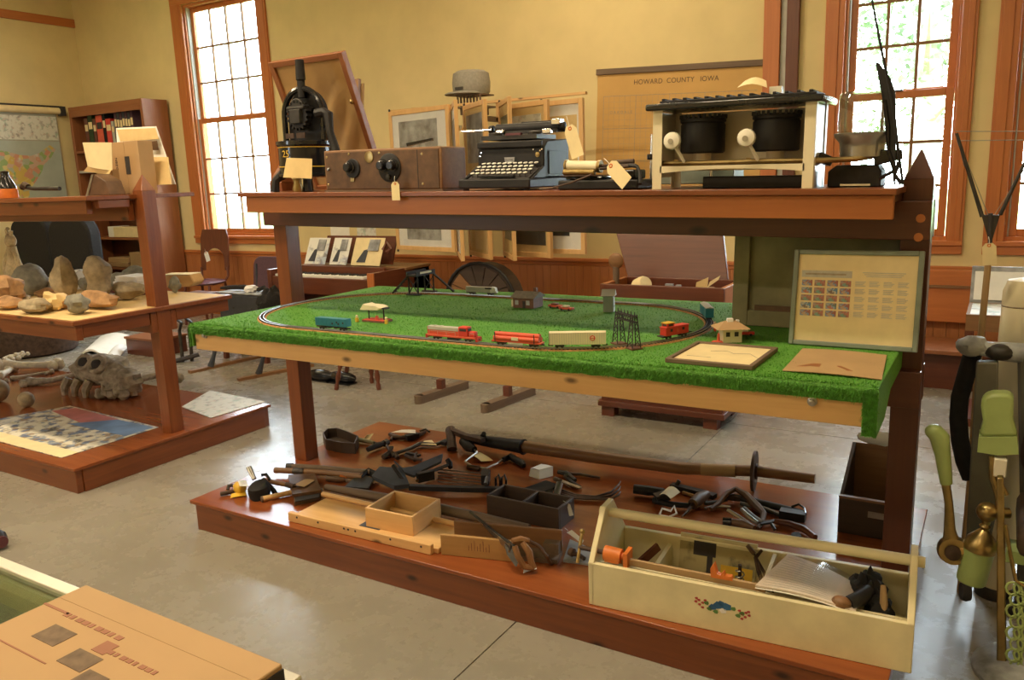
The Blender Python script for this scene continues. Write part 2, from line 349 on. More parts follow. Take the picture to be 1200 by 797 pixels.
# picture rail on the left wall, beaded wainscot, cap and base along the back wall
struct(M().b6(XL, XL + .025, 2.0, YB, KZ(3.345), KZ(3.43)).ob('trim_1', 'orange_wood_y', None, .004))
wn = M(); x = XL
while x < XR - .05: wn.b6(x + .002, x + .086, YB - .014, YB, .14, .80).b6(x + .088 - .002, x + .09 - .002, YB - .008, YB, .14, .80); x += .088
struct(wn.ob('trim_2', 'wainscot'))
struct(M().b6(XL, XR, YB - .035, YB, .80, .835).b6(XL, XR, YB - .02, YB, .765, .80).ob('trim_3', 'orange_wood_x', None, .006))
struct(M().b6(XL, XR, YB - .022, YB, 0, .14).ob('baseboard_back', 'orange_wood_x', None, .004))
struct(M().b6(XL, XL + .02, YF, YB, 0, .14).ob('baseboard_left', 'orange_wood_y', None, .004))
def window(n, a, b, c, d, cols, rows, cw, cl, mid):
    r = struct(M().frame(a - .0, b + .0, c, d, .03, YB + .01, YB + .17).ob('window_%d' % n, 'orange_wood_z'))
    def piece(nm, mt, mm, bev=.004): return mm.ob(nm, mt, r, bev)
    piece('casing', 'orange_wood_z', M().b6(a - cl, a + .012, YB - .028, YB, c - .01, d + .01).b6(a - cl + .02, a - .03, YB - .036, YB - .027, c - .01, d + .01))
    piece('casing', 'orange_wood_z', M().b6(b - .012, b + cw, YB - .028, YB, c - .01, d + .01).b6(b + .03, b + cw - .02, YB - .036, YB - .027, c - .01, d + .01))
    piece('casing', 'orange_wood_x', M().b6(a - cl, b + cw, YB - .03, YB, d + .0, d + .1))
    piece('sill', 'orange_wood_x', M().b6(a - cl - .0, b + cw, YB - .05, YB + .02, c - .035, c).b6(a - cl, b + cw, YB - .03, YB, c - .10, c - .034))
    piece('jamb_track', 'toy_grey', M().b6(a + .03, a + .042, YB + .03, YB + .10, c + .03, d - .03))
    for (z0, z1, yy, nr) in ((mid - .02, d - .03, YB + .085, rows[1]), (c + .03, mid + .02, YB + .045, rows[0])):
        sash = M().frame(a + .035, b - .035, z0, z1, .055, yy, yy + .035).ob('sash', 'orange_wood_z', r, .004)
        gx0, gx1, gz0, gz1 = a + .09, b - .09, z0 + .055, z1 - .055
        cwid = (gx1 - gx0) / cols; rh = (gz1 - gz0) / nr
        for i in range(1, cols): M().b6(gx0 + i * cwid - .011, gx0 + i * cwid + .011, yy + .004, yy + .03, gz0, gz1).ob('muntin', 'brown_wood_z', sash)
        for j in range(1, nr): M().b6(gx0, gx1, yy + .005, yy + .029, gz0 + j * rh - .011, gz0 + j * rh + .011).ob('muntin', 'brown_wood_x', sash)
        me = None
        for i in range(cols):
            for j in range(nr):
                if me is None:
                    o = M().b6(-cwid / 2, cwid / 2, -.002, .002, -rh / 2, rh / 2).ob('pane', 'pane_glass', sash); me = o.data
                else: o = link('pane', me, 'pane_glass', sash)
                o.location = (gx0 + (i + .5) * cwid, yy + .017, gz0 + (j + .5) * rh)
    M().b6((a + b) / 2 - .025, (a + b) / 2 + .025, YB + .035, YB + .06, mid + .018, mid + .03).ob('latch', 'dark_metal', r)
window(1, *WIN[0], 4, (3, 3), .14, .19, KZ(2.265))
window(2, *WIN[1], 3, (3, 3), .09, .128, KZ(2.01))
window(3, *WIN[2], 3, (3, 3), .115, .119, KZ(2.01))
# narrow doorway trim seen left of window 2
d1 = struct(M().b6(-1.365 * KW, -1.265 * KW, YB - .04, YB, .0, 3.4).ob('door_1', 'orange_wood_z', None, .004))
M().b6(-1.263 * KW, -1.225 * KW, YB - .012, YB, 1.0, 3.4).ob('jamb', 'toy_grey', d1)
M().b6(-1.225 * KW, -1.15 * KW, YB - .045, YB, .0, 3.4).ob('casing', 'mahogany_z', d1, .004)
# ceiling lamps and the ground and trees outside
for i, (lx, ly) in enumerate(LAMPS):
    h = T('ceiling_lamp', 'long white ceiling lamp hung over the %s' % ('space before the left rack', 'gap between the two racks', 'left half of the train table', 'green machine at the right', 'room behind the camera centre', 'room behind the camera right', 'room behind the camera left', 'piano by the back wall', 'bookcase corner')[i], 'lamp', (lx, ly, ZC - .08), 0, 'ceiling lamps of the room')
    M().b6(-.65, .65, -.14, .14, .03, .08).ob('housing', 'white', h)
    M().b6(-.62, .62, -.12, .12, 0, .03).ob('diffuser', 'lamp_diffuser', h)
struct(M().b6(-60, 30, YB + .4, 80, -.7, -.6).ob('ground_outside', 'lawn')); struct(M().b6(-40, 30, -60, YF - .4, -.7, -.6).ob('ground_outside', 'lawn'))
def tree(x, y, h, tr, cr, seed, lab):
    t = T('garden_tree', lab, 'tree', (x, y, -.5)); q = random.Random(seed)
    mm = M().tube([(0, 0, 0), (.06, 0, h * .4), (-.05, .03, h * .8), (0, 0, h)], [tr, tr * .8, tr * .55, tr * .3], 10)
    for k in range(6):
        z = h * (.25 + .1 * k); an = q.uniform(0, 6.28); mm.tube([(0, 0, z), (math.cos(an) * cr * .5, math.sin(an) * cr * .5, z + .5), (math.cos(an) * cr * .9, math.sin(an) * cr * .9, z + .8)], [tr * .35, tr * .2, .01], 6)
    mm.ob('trunk', 'bark', t)
    lv = M()
    for k in range(2600):
        d = V((q.gauss(0, 1), q.gauss(0, 1), q.gauss(0, .8))).normalized() * cr * q.uniform(.35, 1)
        c = V((0, 0, h * .62)) + V((d.x, d.y, d.z * h * .42 / cr)); u = V((q.gauss(0, 1), q.gauss(0, 1), q.gauss(0, 1))).normalized() * q.uniform(.06, .13); w_ = u.cross(V((q.gauss(0, 1), q.gauss(0, 1), q.gauss(0, 1)))).normalized() * .05
        lv.add([c - u, c + w_, c + u, c - w_], [(0, 1, 2, 3)])
    lv.ob('foliage', 'leaf', t, 0, 'stuff')
tree(-1.35, 16.5, 8, .30, 2.2, 1, 'broad grey trunk with pale leaves seen through the middle window')
tree(-5.3, 22, 9, .25, 2.6, 2, 'slim tree far behind the left panes of the middle window')
tree(2.6, 15.5, 8, .24, 1.7, 3, 'leafy tree outside the right-hand window')
tree(-.2, 24, 10, .28, 3.0, 4, 'farthest tree outside between the two right windows')
# ------------------------------------------------------------------ racks
def rack(name, label, x0, x1, shelves, tilt, skirt, deckmat):
    r = T(name, label, 'rack', ((x0 + x1) / 2, 2.97, 0)); W = lambda mm, nm, mt, bev=.003, lb=None: mm.ob(nm, mt, r, bev, None, lb, True)
    W(M().b6(x0, x1, 2.275, 3.662, .132, .15), 'deck', deckmat)
    W(M().b6(x0 + .02, x1 - .02, 2.29, 2.328, 0, .132), 'skirt_board', skirt + '_x'); W(M().b6(x0 + .02, x1 - .02, 3.61, 3.65, 0, .132), 'skirt_board', skirt + '_x')
    W(M().b6(x0 + .012, x0 + .05, 2.329, 3.61, 0, .132), 'skirt_board', skirt + '_y'); W(M().b6(x1 - .05, x1 - .012, 2.329, 3.61, 0, .132), 'skirt_board', skirt + '_y')
    px = [(x0 + .03, x0 + .118)] + [(x1 - .145, x1 - .057) if not tilt else (-.285, -.197)]
    for (a, b) in px:
        top = 1.66 if not tilt else 1.675 - .024 * (a - x0)
        mm = M().b6(a, b, 2.925, 3.015, .15, top - .05); c = V(((a + b) / 2, 2.97, top + .05 - .05 + .045)); k = len(mm.v)
        q = [(a, 2.925, top - .05), (b, 2.925, top - .05), (b, 3.015, top - .05), (a, 3.015, top - .05)]
        mm.add(q + [c], [(0, 1, 4), (1, 2, 4), (2, 3, 4), (3, 0, 4)])
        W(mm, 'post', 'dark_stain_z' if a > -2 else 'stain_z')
    return r, W, px
X0, X1 = -3.232, -.187
r1, W, px = rack('display_rack', 'long stained timber display rack in the middle carrying the green train table', X0, X1, None, True, 'stain', 'deck')
def tz(mm): mm.v = [(x, y, z - .0174 * (x + 3.14)) for x, y, z in mm.v]; return mm
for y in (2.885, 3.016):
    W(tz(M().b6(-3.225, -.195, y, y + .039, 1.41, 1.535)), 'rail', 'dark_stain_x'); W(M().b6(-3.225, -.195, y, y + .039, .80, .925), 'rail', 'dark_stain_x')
W(tz(M().b6(-3.136, -.275, 2.66, 3.30, 1.561, 1.581)), 'top_shelf', 'stain_x')
W(tz(M().b6(-3.11, -.285, 2.685, 2.722, 1.487, 1.560)), 'shelf_edge_board', 'orange_wood_x', .003, 'bright orange pine board under the top shelf edge')
W(tz(M().b6(-3.11, -.285, 3.24, 3.275, 1.487, 1.560)), 'shelf_edge_board', 'stain_x')
for xx in (-3.11, -2.2, -1.25, -.32): W(tz(M().b6(xx, xx + .035, 2.723, 3.239, 1.536, 1.560)), 'cleat', 'dark_stain_y')
for (xx, zz) in ((-.225, 1.46), (-.228, 1.40)): W(tz(M().cyl((xx, 2.885, zz + .02), (xx, 2.8835, zz + .02), .014, None, 12)), 'plug', 'orange_wood_x')
# left rack: same build, its own shelves
XA, XB = -7.3, -4.19
r2, W2, px2 = rack('display_rack', 'second timber rack at the left holding stones, bones and posters', XA, XB, None, False, 'stain', 'deck')
for (ya, yb) in ((2.885, 2.924), (3.016, 3.055)):
    W2(M().b6(XA + .02, XB - .15, ya, yb, 1.44, 1.555), 'rail', 'stain_x'); W2(M().b6(XA + .02, XB - .06, ya, yb, .78, .90), 'rail', 'stain_x')
W2(M().b6(XA + .06, -4.30, 2.62, 3.32, 1.565, 1.59), 'top_shelf', 'stain_x'); W2(M().b6(XA + .07, -4.36, 2.65, 2.685, 1.49, 1.564), 'shelf_edge_board', 'stain_x'); W2(M().b6(-4.34, -4.305, 2.69, 2.88, 1.52, 1.564), 'shelf_edge_board', 'stain_y')
W2(M().b6(XA + .06, -4.235, 2.41, 3.47, .905, .93), 'middle_shelf', 'stain_x'); W2(M().b6(XA + .07, -4.25, 2.43, 2.468, .82, .904), 'shelf_edge_board', 'stain_x'); W2(M().b6(-4.29, -4.255, 2.47, 2.88, .83, .904), 'shelf_edge_board', 'stain_y'); W2(M().b6(-4.29, -4.255, 3.06, 3.45, .83, .904), 'shelf_edge_board', 'stain_y')
W2(M().b6(XA + .08, -4.26, 2.43, 3.44, .93, .932), 'paper_cover', 'manila', 0, 'buff paper lining the middle shelf')
# ------------------------------------------------------------------ train table
TT = 1.005
tt = T('train_table', 'low pine-edged table top covered in green artificial turf for the model railway', 'table', (-1.70, 2.97, .926))
Wt = lambda mm, nm, mt, bev=.002, kind=None, lb=None: mm.ob(nm, mt, tt, bev, kind, lb, True)
Wt(M().b6(-3.13, -.27, 2.335, 2.375, .885, .985), 'front_board', 'pine_x', .002, None, 'pale knotty pine front board')
Wt(M().b6(-3.13, -.27, 3.59, 3.63, .927, .985), 'back_board', 'pine_x'); Wt(M().b6(-3.13, -3.09, 2.376, 3.589, .927, .985), 'end_board', 'pine_y'); Wt(M().b6(-.31, -.27, 2.376, 3.589, .927, .985), 'end_board', 'pine_y')
# turf sheet with rolled front lip
g = M(); nx = 90; prof = [(2.326, .958), (2.322, .972), (2.324, .992), (2.334, 1.003), (2.36, 1.005), (2.7, 1.005), (3.1, 1.005), (3.5, 1.005), (3.64, 1.005), (3.648, .97)]
for i in range(nx + 1):
    x = -3.145 + 2.887 * i / nx
    for j, (y, z) in enumerate(prof): g.v.append((x, y + (.003 * noise.noise(V((x * 30, j, 0))) if j < 4 else 0), z + (.007 * noise.noise(V((x * 22, j, 3))) if j == 0 else 0)))
k = len(prof); g.f += [(i * k + j, (i + 1) * k + j, (i + 1) * k + j + 1, i * k + j + 1) for i in range(nx) for j in range(k - 1)]
Wt(g, 'turf', 'turf', 0)
Wt(M().prism([(-.266, 2.322, .862), (-.266, 2.322, 1.003), (-.266, 3.64, 1.003), (-.266, 3.64, .94), (-.266, 2.62, .93), (-.266, 2.50, .87)], (.009, 0, 0)).b6(-.295, -.266, 2.322, 2.334, .865, 1.0), 'turf_flap', 'turf', 0)
Wt(M().b6(-3.146, -3.134, 2.325, 3.64, .90, 1.003), 'turf_flap', 'turf', 0)
q = random.Random(3); b = M()
def blade(x, y, z, o, L=.012):
    t = V((q.gauss(0, .4), q.gauss(0, .4), 0)) + V(o); t = t.normalized() * L * q.uniform(.6, 1.4); s_ = V((q.gauss(0, 1), q.gauss(0, 1), .3)).normalized() * .0016
    p_ = V((x, y, z)); b.v += [tuple(p_ - s_), tuple(p_ + s_), tuple(p_ + t)]; n_ = len(b.v); b.f.append((n_ - 3, n_ - 2, n_ - 1))
for i in range(26000): blade(q.uniform(-3.14, -.26), 2.324 + q.random() ** 2 * 1.3, 1.004, (0, -.25, 1), .007)
for i in range(16000): blade(q.uniform(-3.14, -.26), 2.323, q.uniform(.962, 1.003), (0, -1, -.5), .011)
for i in range(2500): blade(q.uniform(-.295, -.257), 2.322, q.uniform(.866, 1.0), (.0, -1, -.5), .009)
for i in range(700): blade(-3.146, 2.325, q.uniform(.9, 1.0), (-.8, -.6, -.5), .01)
Wt(b, 'turf_pile', 'turf_blade', 0, 'stuff')
for bx in (-.43, -3.055):
    c = V((bx, 2.335, .945 if bx > -1 else .955)); Wt(M().lathe([(.014, 0), (.014, .006), (.009, .008), (.009, .016), (.005, .018)], c, (0, -1, 0), 10), 'bolt', 'steel', 0)
# track loop with cork bed
path = []
for i in range(40): path.append((-2.56 + (1.09) * i / 40, 2.405))
for i in range(40): a = -math.pi / 2 + math.pi * i / 40; path.append((-1.47 + .525 * math.cos(a), 2.93 + .525 * math.sin(a)))
for i in range(40): path.append((-1.47 - 1.09 * i / 40, 3.455))
for i in range(40): a = math.pi / 2 + math.pi * i / 40; path.append((-2.56 + .525 * math.cos(a), 2.93 + .525 * math.sin(a)))
def strip(off, w, z0, z1):
    mm = M(); n = len(path)
    for i in range(n):
        a, b_ = V((*path[i - 1], 0)), V((*path[(i + 1) % n], 0)); t = (b_ - a).normalized(); nn = V((-t.y, t.x, 0)); c = V((*path[i], 0)) + nn * off
        mm.v += [tuple(c - nn * w / 2 + V((0, 0, z0))), tuple(c - nn * w * .4 + V((0, 0, z1))), tuple(c + nn * w * .4 + V((0, 0, z1))), tuple(c + nn * w / 2 + V((0, 0, z0)))]
    for i in range(n):
        j = (i + 1) % n
        for k_ in range(3): mm.f.append((4 * i + k_, 4 * j + k_, 4 * j + k_ + 1, 4 * i + k_ + 1))
    return mm
tr = T('toy_train_track', 'oval loop of two-rail model train track laid on the green turf', 'track', (-2.0, 2.93, 1.004))
strip(0, .044, 1.004, 1.010).ob('track_bed', 'cork', tr, 0, None, None, True)
for s_ in (-1, 1): strip(s_ * .0083, .0028, 1.0125, 1.0155).ob('rail', 'steel', tr, 0, None, None, True)
ti = M()
for i in range(0, 160):
    for h_ in (0, .33, .66):
        a, b_ = V((*path[i], 0)), V((*path[(i + 1) % 160], 0)); c = a.lerp(b_, h_); t = (b_ - a).normalized(); R = Matrix(((t.x, -t.y, 0), (t.y, t.x, 0), (0, 0, 1))); ti.box((c.x, c.y, 1.0112), (.005, .029, .0026), R)
ti.ob('ties', 'ink', tr, 0, 'stuff', None, True)
# ------------------------------------------------------------------ things on the top shelf
def shelf(name, label, cat, x, y, rz=0, g=None, dz=.0005):
    t = T(name, label, cat, (x, y, SZ(x) + dz), rz, g); t.rotation_euler = (0, .0174, rz); return t
def rounded(w, h, r, n=5, y=0):   # rounded rectangle in xz
    out = []
    for cx, cz, a0 in ((w / 2 - r, h / 2 - r, 0), (-w / 2 + r, h / 2 - r, 90), (-w / 2 + r, -h / 2 + r, 180), (w / 2 - r, -h / 2 + r, 270)):
        for i in range(n + 1): a = math.radians(a0 + 90 * i / n); out.append((cx + r * math.cos(a), y, cz + r * math.sin(a)))
    return out[::-1]
def tagcard(name, label, cat, p, d, w, L, mat='tag_card', g=None, side=(1, 0, 0)):   # shipping tag: clipped top, eyelet hole ring, string
    p = V(p); d = V(d).normalized(); s_ = V(side); s_ = (s_ - d * s_.dot(d)).normalized(); n = d.cross(s_).normalized()
    t = T(name, label, cat, p, 0, g); P_ = lambda u, v: s_ * (u * w) + d * (v * L)
    M().prism([P_(-.25, 0), P_(-.5, .16), P_(-.5, 1), P_(.5, 1), P_(.5, .16), P_(.25, 0)], n * .0012).ob('card', mat, t)
    M().tube([P_(0, .1) + n * .0006 + (s_ * math.cos(a) + d * math.sin(a)) * w * .11 for a in [i * .785 for i in range(8)]], w * .05, 5, 1, True).ob('eyelet', 'orange_paint', t)
    M().tube([P_(0, .1), P_(.04, -.12) + n * .006, P_(-.02, -.3)], .0012, 4).ob('string', 'paper', t)
    return t
# cast-iron press ---------------------------------------------------
t = shelf('iron_press', 'tall black cast-iron hand press numbered 25 with arched gear head at shelf left end', 'press', -2.855, 2.85)
M().lathe([(.10, .06), (.128, .065), (.128, .075), (.118, .08), (.118, .19), (.126, .2), (.126, .215), (.09, .22)], seg=28).ob('drum', 'black_gloss', t)
for z in (.105, .188): M().lathe([(.1185, z), (.1195, z), (.1195, z + .004), (.1185, z + .004)], seg=28).ob('painted_band', 'yellow', t, label='thin yellow painted band')
for s_ in (-1, 1):
    for e_ in (-1, 1): M().tube([(s_ * .07, e_ * .08, .075), (s_ * .095, e_ * .10, .05), (s_ * .10, e_ * .105, .0)], [.022, .017, .02], 8).ob('leg', 'black_iron', t)
t.scale = (1.07,) * 3
arch = [(-.115, 0, .22)] + [(.115 * math.cos(math.pi - a), 0, .325 + .115 * math.sin(a)) for a in [math.pi * i / 16 for i in range(17)]] + [(.115, 0, .22)]
M().prism([(x, .02, z) for x, y, z in arch][::-1], (0, .02, 0)).ob('back_plate', 'black_iron', t, .003)
M().tube([(x, .0, z) for x, y, z in arch], .013, 8).ob('arch_rim', 'black_gloss', t)
M().b6(-.03, .03, -.055, .02, .29, .35).lathe([(.042, 0), (.042, .02)], (0, -.04, .355), (0, 1, 0), 20).b6(-.05, .05, -.05, .02, .35, .362).ob('gear_box', 'dark_metal', t, .003)
gm = M()
for i in range(18): a = i * math.pi / 9; gm.box((.0 + .058 * math.cos(a), -.025, .325 + .058 * math.sin(a)), (.012, .03, .009), Matrix.Rotation(-a, 3, 'Y'))
gm.lathe([(.055, -.012), (.055, .012)], (0, -.025, .325), (0, 1, 0), 20).ob('gear', 'black_iron', t)
M().cyl((0, 0, .40), (0, 0, .475), .017).cyl((0, 0, .475), (0, 0, .56), .021, .019).ob('handle', 'black_iron', t, .002)
M().b6(-.055, -.005, -.06, -.055, .228, .25).b6(.01, .06, -.06, -.055, .228, .25).ob('slot_plate', 'rust_iron', t)
M().tube([(.10, -.02, .33), (.145, -.02, .335), (.165, -.02, .325), (.17, -.02, .25), (.205, -.03, .17), (.22, -.04, .10)], [.02, .018, .022, .016, .02, .01], 8).ob('crank_arm', 'black_iron', t)
M().lathe([(.02, 0), (.024, .01), (.016, .04), (.02, .055), (.012, .06)], (.078, -.14, 0)).ob('brass_foot', 'brass', t)
text('25', .04, 'yellow', t, (.0, -.1205, .16), name='number')
tt_ = PY(332, 208, 2.70); o = M().sheet(PY(332, 208, 2.69), PY(365.5, 209.5, 2.69), PY(366, 186, 2.70), PY(336, 185, 2.70), .001, .004).ob('note_card', 'manila'); tag(o, 'blank buff note card propped in front of the iron press', 'card')
# picture seen from behind, leaning -------------------------------
a, b_ = PY(319, 72, 2.99), PY(405, 58, 2.99)
x0, x1, zt = a.x, b_.x, (a.z + b_.z) / 2
Lh = .60; th_ = math.atan2(.30, .5)
pf = T('leaning_picture', 'large brown-papered picture back in pale wood frame leaning behind the iron press', 'picture', (0, 0, 0)); zb_ = SZ(a.x) + .004; pf.location = ((x0 + x1) / 2, 3.24, zb_); hz = zt - zb_
hw = (x1 - x0) / 2; D = V((0, -.25, hz)).normalized(); HL = V((0, -.25, hz)).length; Nn = V((0, -D.z, D.y))
def fr(u0, u1, v0, v1, n0, n1): return M().prism([V((u0, 0, 0)) + D * v0 + Nn * n0, V((u1, 0, 0)) + D * v0 + Nn * n0, V((u1, 0, 0)) + D * v1 + Nn * n0, V((u0, 0, 0)) + D * v1 + Nn * n0], Nn * (n1 - n0))
for q_ in ((-hw, -hw + .028, 0, HL), (hw - .028, hw, 0, HL)): fr(*q_, 0, .035).ob('frame_rail', 'shelf_wood_z', pf, .003)
for q_ in ((-hw + .028, hw - .028, HL - .028, HL), (-hw + .028, hw - .028, 0, .028)): fr(*q_, 0, .035).ob('frame_rail', 'shelf_wood_x', pf, .003)
n_ = 14; cv = M()
for i in range(n_ + 1):
    for j in range(n_ + 1):
        u, v_ = -hw + .025 + (2 * hw - .05) * i / n_, .025 + (HL - .05) * j / n_
        e = math.sin(math.pi * i / n_) * math.sin(math.pi * j / n_); cv.v.append(tuple(V((u, 0, 0)) + D * v_ + Nn * (.018 + .010 * e * math.sin((u - v_ * .8) * 40) - .01 * e)))
cv.f += [(i * (n_ + 1) + j, (i + 1) * (n_ + 1) + j, (i + 1) * (n_ + 1) + j + 1, i * (n_ + 1) + j + 1) for i in range(n_) for j in range(n_)]
cv.ob('paper_backing', 'canvas', pf)
for u in (-hw + .03, hw - .03): M().lathe([(.012, 0), (.012, .004), (.005, .01)], V((u, 0, 0)) + D * (HL * .66) + Nn * .036, Nn, 10).ob('screw_eye', 'brass', pf)
a = PY(419, 93, 3.3); bt = PY(432, 195, 3.2)
pb = T('narrow_frame', 'brown frame edge standing behind the leaning picture', 'picture', (a.x, 3.2, SZ(a.x)))
M().bar((0, .01, .0), (-.01, .10, a.z - SZ(a.x)), .05, .02, (0, 1, 0)).ob('frame_rail', 'brown_wood_z', pb); M().bar((.02, .03, .0), (.01, .12, a.z - SZ(a.x) - .02), .03, .006, (0, 1, 0)).ob('backing', 'kraft', pb)
# radio -----------------------------------------------------------
t = shelf('table_radio', 'long brown wooden radio with three round knobs and oval brass plate', 'radio', -2.278, 2.70)
w, h = .64, .178
M().b6(-w / 2, w / 2, .0, .175, .006, h).ob('case', 'brown_wood_x', t, .006); M().b6(-w / 2 - .004, w / 2 + .004, -.004, .18, 0, .008).ob('base_moulding', 'old_wood_x', t)
M().b6(-w / 2 + .012, w / 2 - .012, -.004, .001, .012, h - .01).ob('front_panel', 'leather', t, .001); M().b6(w / 2 - .12, w / 2 - .117, -.005, -.003, .012, h - .01).ob('panel_joint', 'ink', t)
def dial(x, z, r):
    d = M().lathe([(r, 0), (r, .004), (r * .93, .007), (.0, .007)], (x, -.004, z), (0, -1, 0), 28).ob('dial_plate', 'black_iron', t); return d
dial(-.15, .098, .042); dial(.055, .098, .060)
for kx, kz in ((-.158, .104), (.028, .108), (.082, .108)): M().lathe([(.025, 0), (.026, .006), (.02, .009), (.019, .028), (.015, .031)], (kx, -.011, kz), (0, -1, 0), 18).ob('knob', 'black_gloss', t, 0, None, 'dark round tuning knob')
M().lathe([(.012, 0), (.012, .012), (.008, .014)], (.055, -.011, .06), (0, -1, 0), 12).ob('knob', 'dark_metal', t, 0, None, 'small lower knob')
M().lathe([(.024, 0), (.024, .003), (.018, .004)], (-.055, -.004, .145), (0, -1, 0), 22).ob('maker_plate', 'brass', t, 0, None, 'oval brass plate')
M().b6(-.163, -.143, -.01, -.004, .044, .06).ob('dial_label', 'brass', t)
for sx_, sz_ in ((-.3, .15), (-.3, .03), (.225, .15), (.225, .03), (.0, .16), (-.17, .16)): M().lathe([(.006, 0), (.004, .002)], (sx_, -.004, sz_), (0, -1, 0), 8).ob('screw', 'brass', t)
M().lathe([(.007, 0), (.007, .008), (.004, .012)], (-.288, -.004, .098), (0, -1, 0), 10).ob('switch', 'steel', t)
tagcard('price_tag', 'cream paper tag hanging off the shelf edge below the radio', 'tag', PY(463, 213, 2.655), (0, 0, -1), .042, .076)
o = M().bar((0, 0, .012), (.11, .03, .03), .03, .014, (0, 0, 1), .02, .01).ob('black_clip', 'black_gloss'); o.location = PY(478, 171, 2.8) - V((0, 0, .008)); tag(o, 'small black pointed clip lying on top of the radio', 'clip')
# typewriter ------------------------------------------------------
t = shelf('typewriter', 'black upright manual typewriter with round keys beside the wooden radio', 'typewriter', -1.715, 2.70)
M().b6(-.165, .165, .0, .36, .008, .045).ob('base', 'black_iron', t, .006)
M().prism([(-.155, .13, .045), (-.155, .35, .045), (-.155, .35, .20), (-.155, .165, .19), (-.155, .135, .165)][::-1], (.31, 0, 0)).ob('body', 'black_iron', t, .006)
M().prism([(-.163, .03, .045), (-.163, .13, .045), (-.163, .13, .095)][::-1], (.014, 0, 0)).ob('keyboard_cheek', 'black_iron', t, .003); M().prism([(.149, .03, .045), (.149, .13, .045), (.149, .13, .095)][::-1], (.014, 0, 0)).ob('keyboard_cheek', 'black_iron', t, .003)
M().prism([(.156, .17, .06), (.156, .33, .06), (.156, .33, .15), (.156, .17, .15)], (.003, 0, 0)).ob('side_panel', 'black_iron', t, .001)
M().prism([(-.14, .034, .045), (-.14, .135, .045), (-.14, .135, .09)][::-1], (.28, 0, 0)).ob('key_well', 'ink', t)
kc = M(); ks = M()
for r in range(4):
    for c in range(11):
        x, y, z = -.125 + c * .0245 + (r % 2) * .008, .045 + r * .025, .066 + r * .0125
        kc.lathe([(.0088, 0), (.0088, .003), (.006, .0035)], (x, y, z), (0, -.3, 1), 10); ks.cyl((x, y + .002, z - .02), (x, y, z), .0022, None, 5)
kc.ob('keys', 'paper', t, 0, None, 'four rows of pale round keys'); ks.ob('key_levers', 'ink', t)
M().b6(-.08, .08, .025, .04, .05, .06).ob('space_bar', 'black_iron', t, .003)
M().b6(-.15, .15, .122, .135, .165, .19).ob('front_cover', 'black_iron', t, .004)
M().prism([(-.024, .128, .128), (.024, .128, .128), (.02, .128, .108), (0, .128, .102), (-.02, .128, .108)], (0, .004, 0)).ob('badge', 'photo_grey', t); text('ROYAL', .011, 'ink', t, (0, .1275, .117), name='badge_lettering')
for x, z in ((-.135, .15), (-.14, .135), (.11, .155), (.14, .15), (.148, .155)): M().lathe([(.004, 0), (.003, .003)], (x, .131, z), (0, -1, 0), 8).ob('rivet', 'chrome', t)
M().lathe([(.008, 0), (.01, .002), (.006, .004)], (.128, .131, .135), (0, -1, 0), 12).ob('lock', 'brass', t)
M().b6(-.14, .12, .14, .30, .198, .215).ob('type_basket', 'dark_metal', t); M().b6(-.02, .05, .135, .15, .213, .222).ob('ribbon', 'maroon', t, 0, None, 'red ribbon')
for x in (-.1, .085): M().lathe([(.03, 0), (.03, .012), (.008, .016)], (x, .19, .214), (0, 0, 1), 18).ob('ribbon_spool', 'dark_metal', t)
M().cyl((-.13, .25, .245), (.165, .25, .245), .021, None, 18).ob('platen', 'black_iron', t)
M().b6(-.14, .18, .27, .30, .225, .24).b6(-.12, .17, .215, .222, .222, .235).ob('carriage_rail', 'dark_metal', t); M().b6(-.03, .15, .275, .29, .245, .272).ob('paper_table', 'black_iron', t, .003)
for x in (-.145, .168): M().lathe([(.012, 0), (.017, .003), (.017, .02), (.01, .024)], (x, .25, .245), (1 if x > 0 else -1, 0, 0), 14).ob('platen_knob', 'black_iron', t)
M().tube([(-.13, .2, .242), (-.19, .17, .238), (-.245, .15, .238), (-.248, .15, .262)], [.004, .004, .004, .007], 6).ob('return_lever', 'chrome', t)

for q6 in ((.14, .18, .22, .26, .25, .275), (-.11, -.07, .20, .23, .225, .24), (.12, .16, .18, .20, .215, .235)): M().b6(*q6).ob('carriage_fitting', 'chrome', t, .004)
for x, y in ((-.14, .02), (.14, .02), (-.14, .33), (.14, .33)): M().cyl((x, y, 0), (x, y, .01), .012).ob('foot', 'ink', t)
tagcard('price_tag', 'long blank cream tag tied to the typewriter carriage', 'tag', PY(667, 147, 2.80), (.04, -.01, -.12), .052, .125)
# roller machine -----------------------------------------------------
t = shelf('roller_machine', 'small black-based machine with cream roller and rusty rods beside the typewriter', 'machine', -1.27, 2.72)
M().b6(-.17, .15, 0, .17, .0, .035).ob('base', 'black_iron', t, .006); M().b6(-.155, .0, .03, .12, .036, .05).b6(.04, .13, .02, .13, .036, .07).ob('frame', 'black_gloss', t, .008)
M().cyl((-.155, .05, .088), (-.025, .05, .083), .02, None, 18).ob('roller', 'cream_enamel', t, .004); M().cyl((-.155, .02, .066), (-.025, .02, .063), .012, None, 14).ob('roller', 'brass', t, .003, None, 'thin brass roller')
M().cyl((-.16, .05, .088), (-.153, .05, .088), .024, None, 16).ob('end_cap', 'brass', t); M().cyl((-.026, .05, .083), (-.014, .05, .083), .023, None, 16).ob('end_cap', 'brass', t)
M().cyl((-.014, .05, .085), (.12, .055, .085), .006).ob('rod', 'rust_iron', t); M().cyl((-.01, .03, .075), (.12, .04, .082), .005).ob('rod', 'rust_iron', t); M().cyl((.02, .08, .095), (.10, .085, .098), .01).ob('rod', 'rust_iron', t)
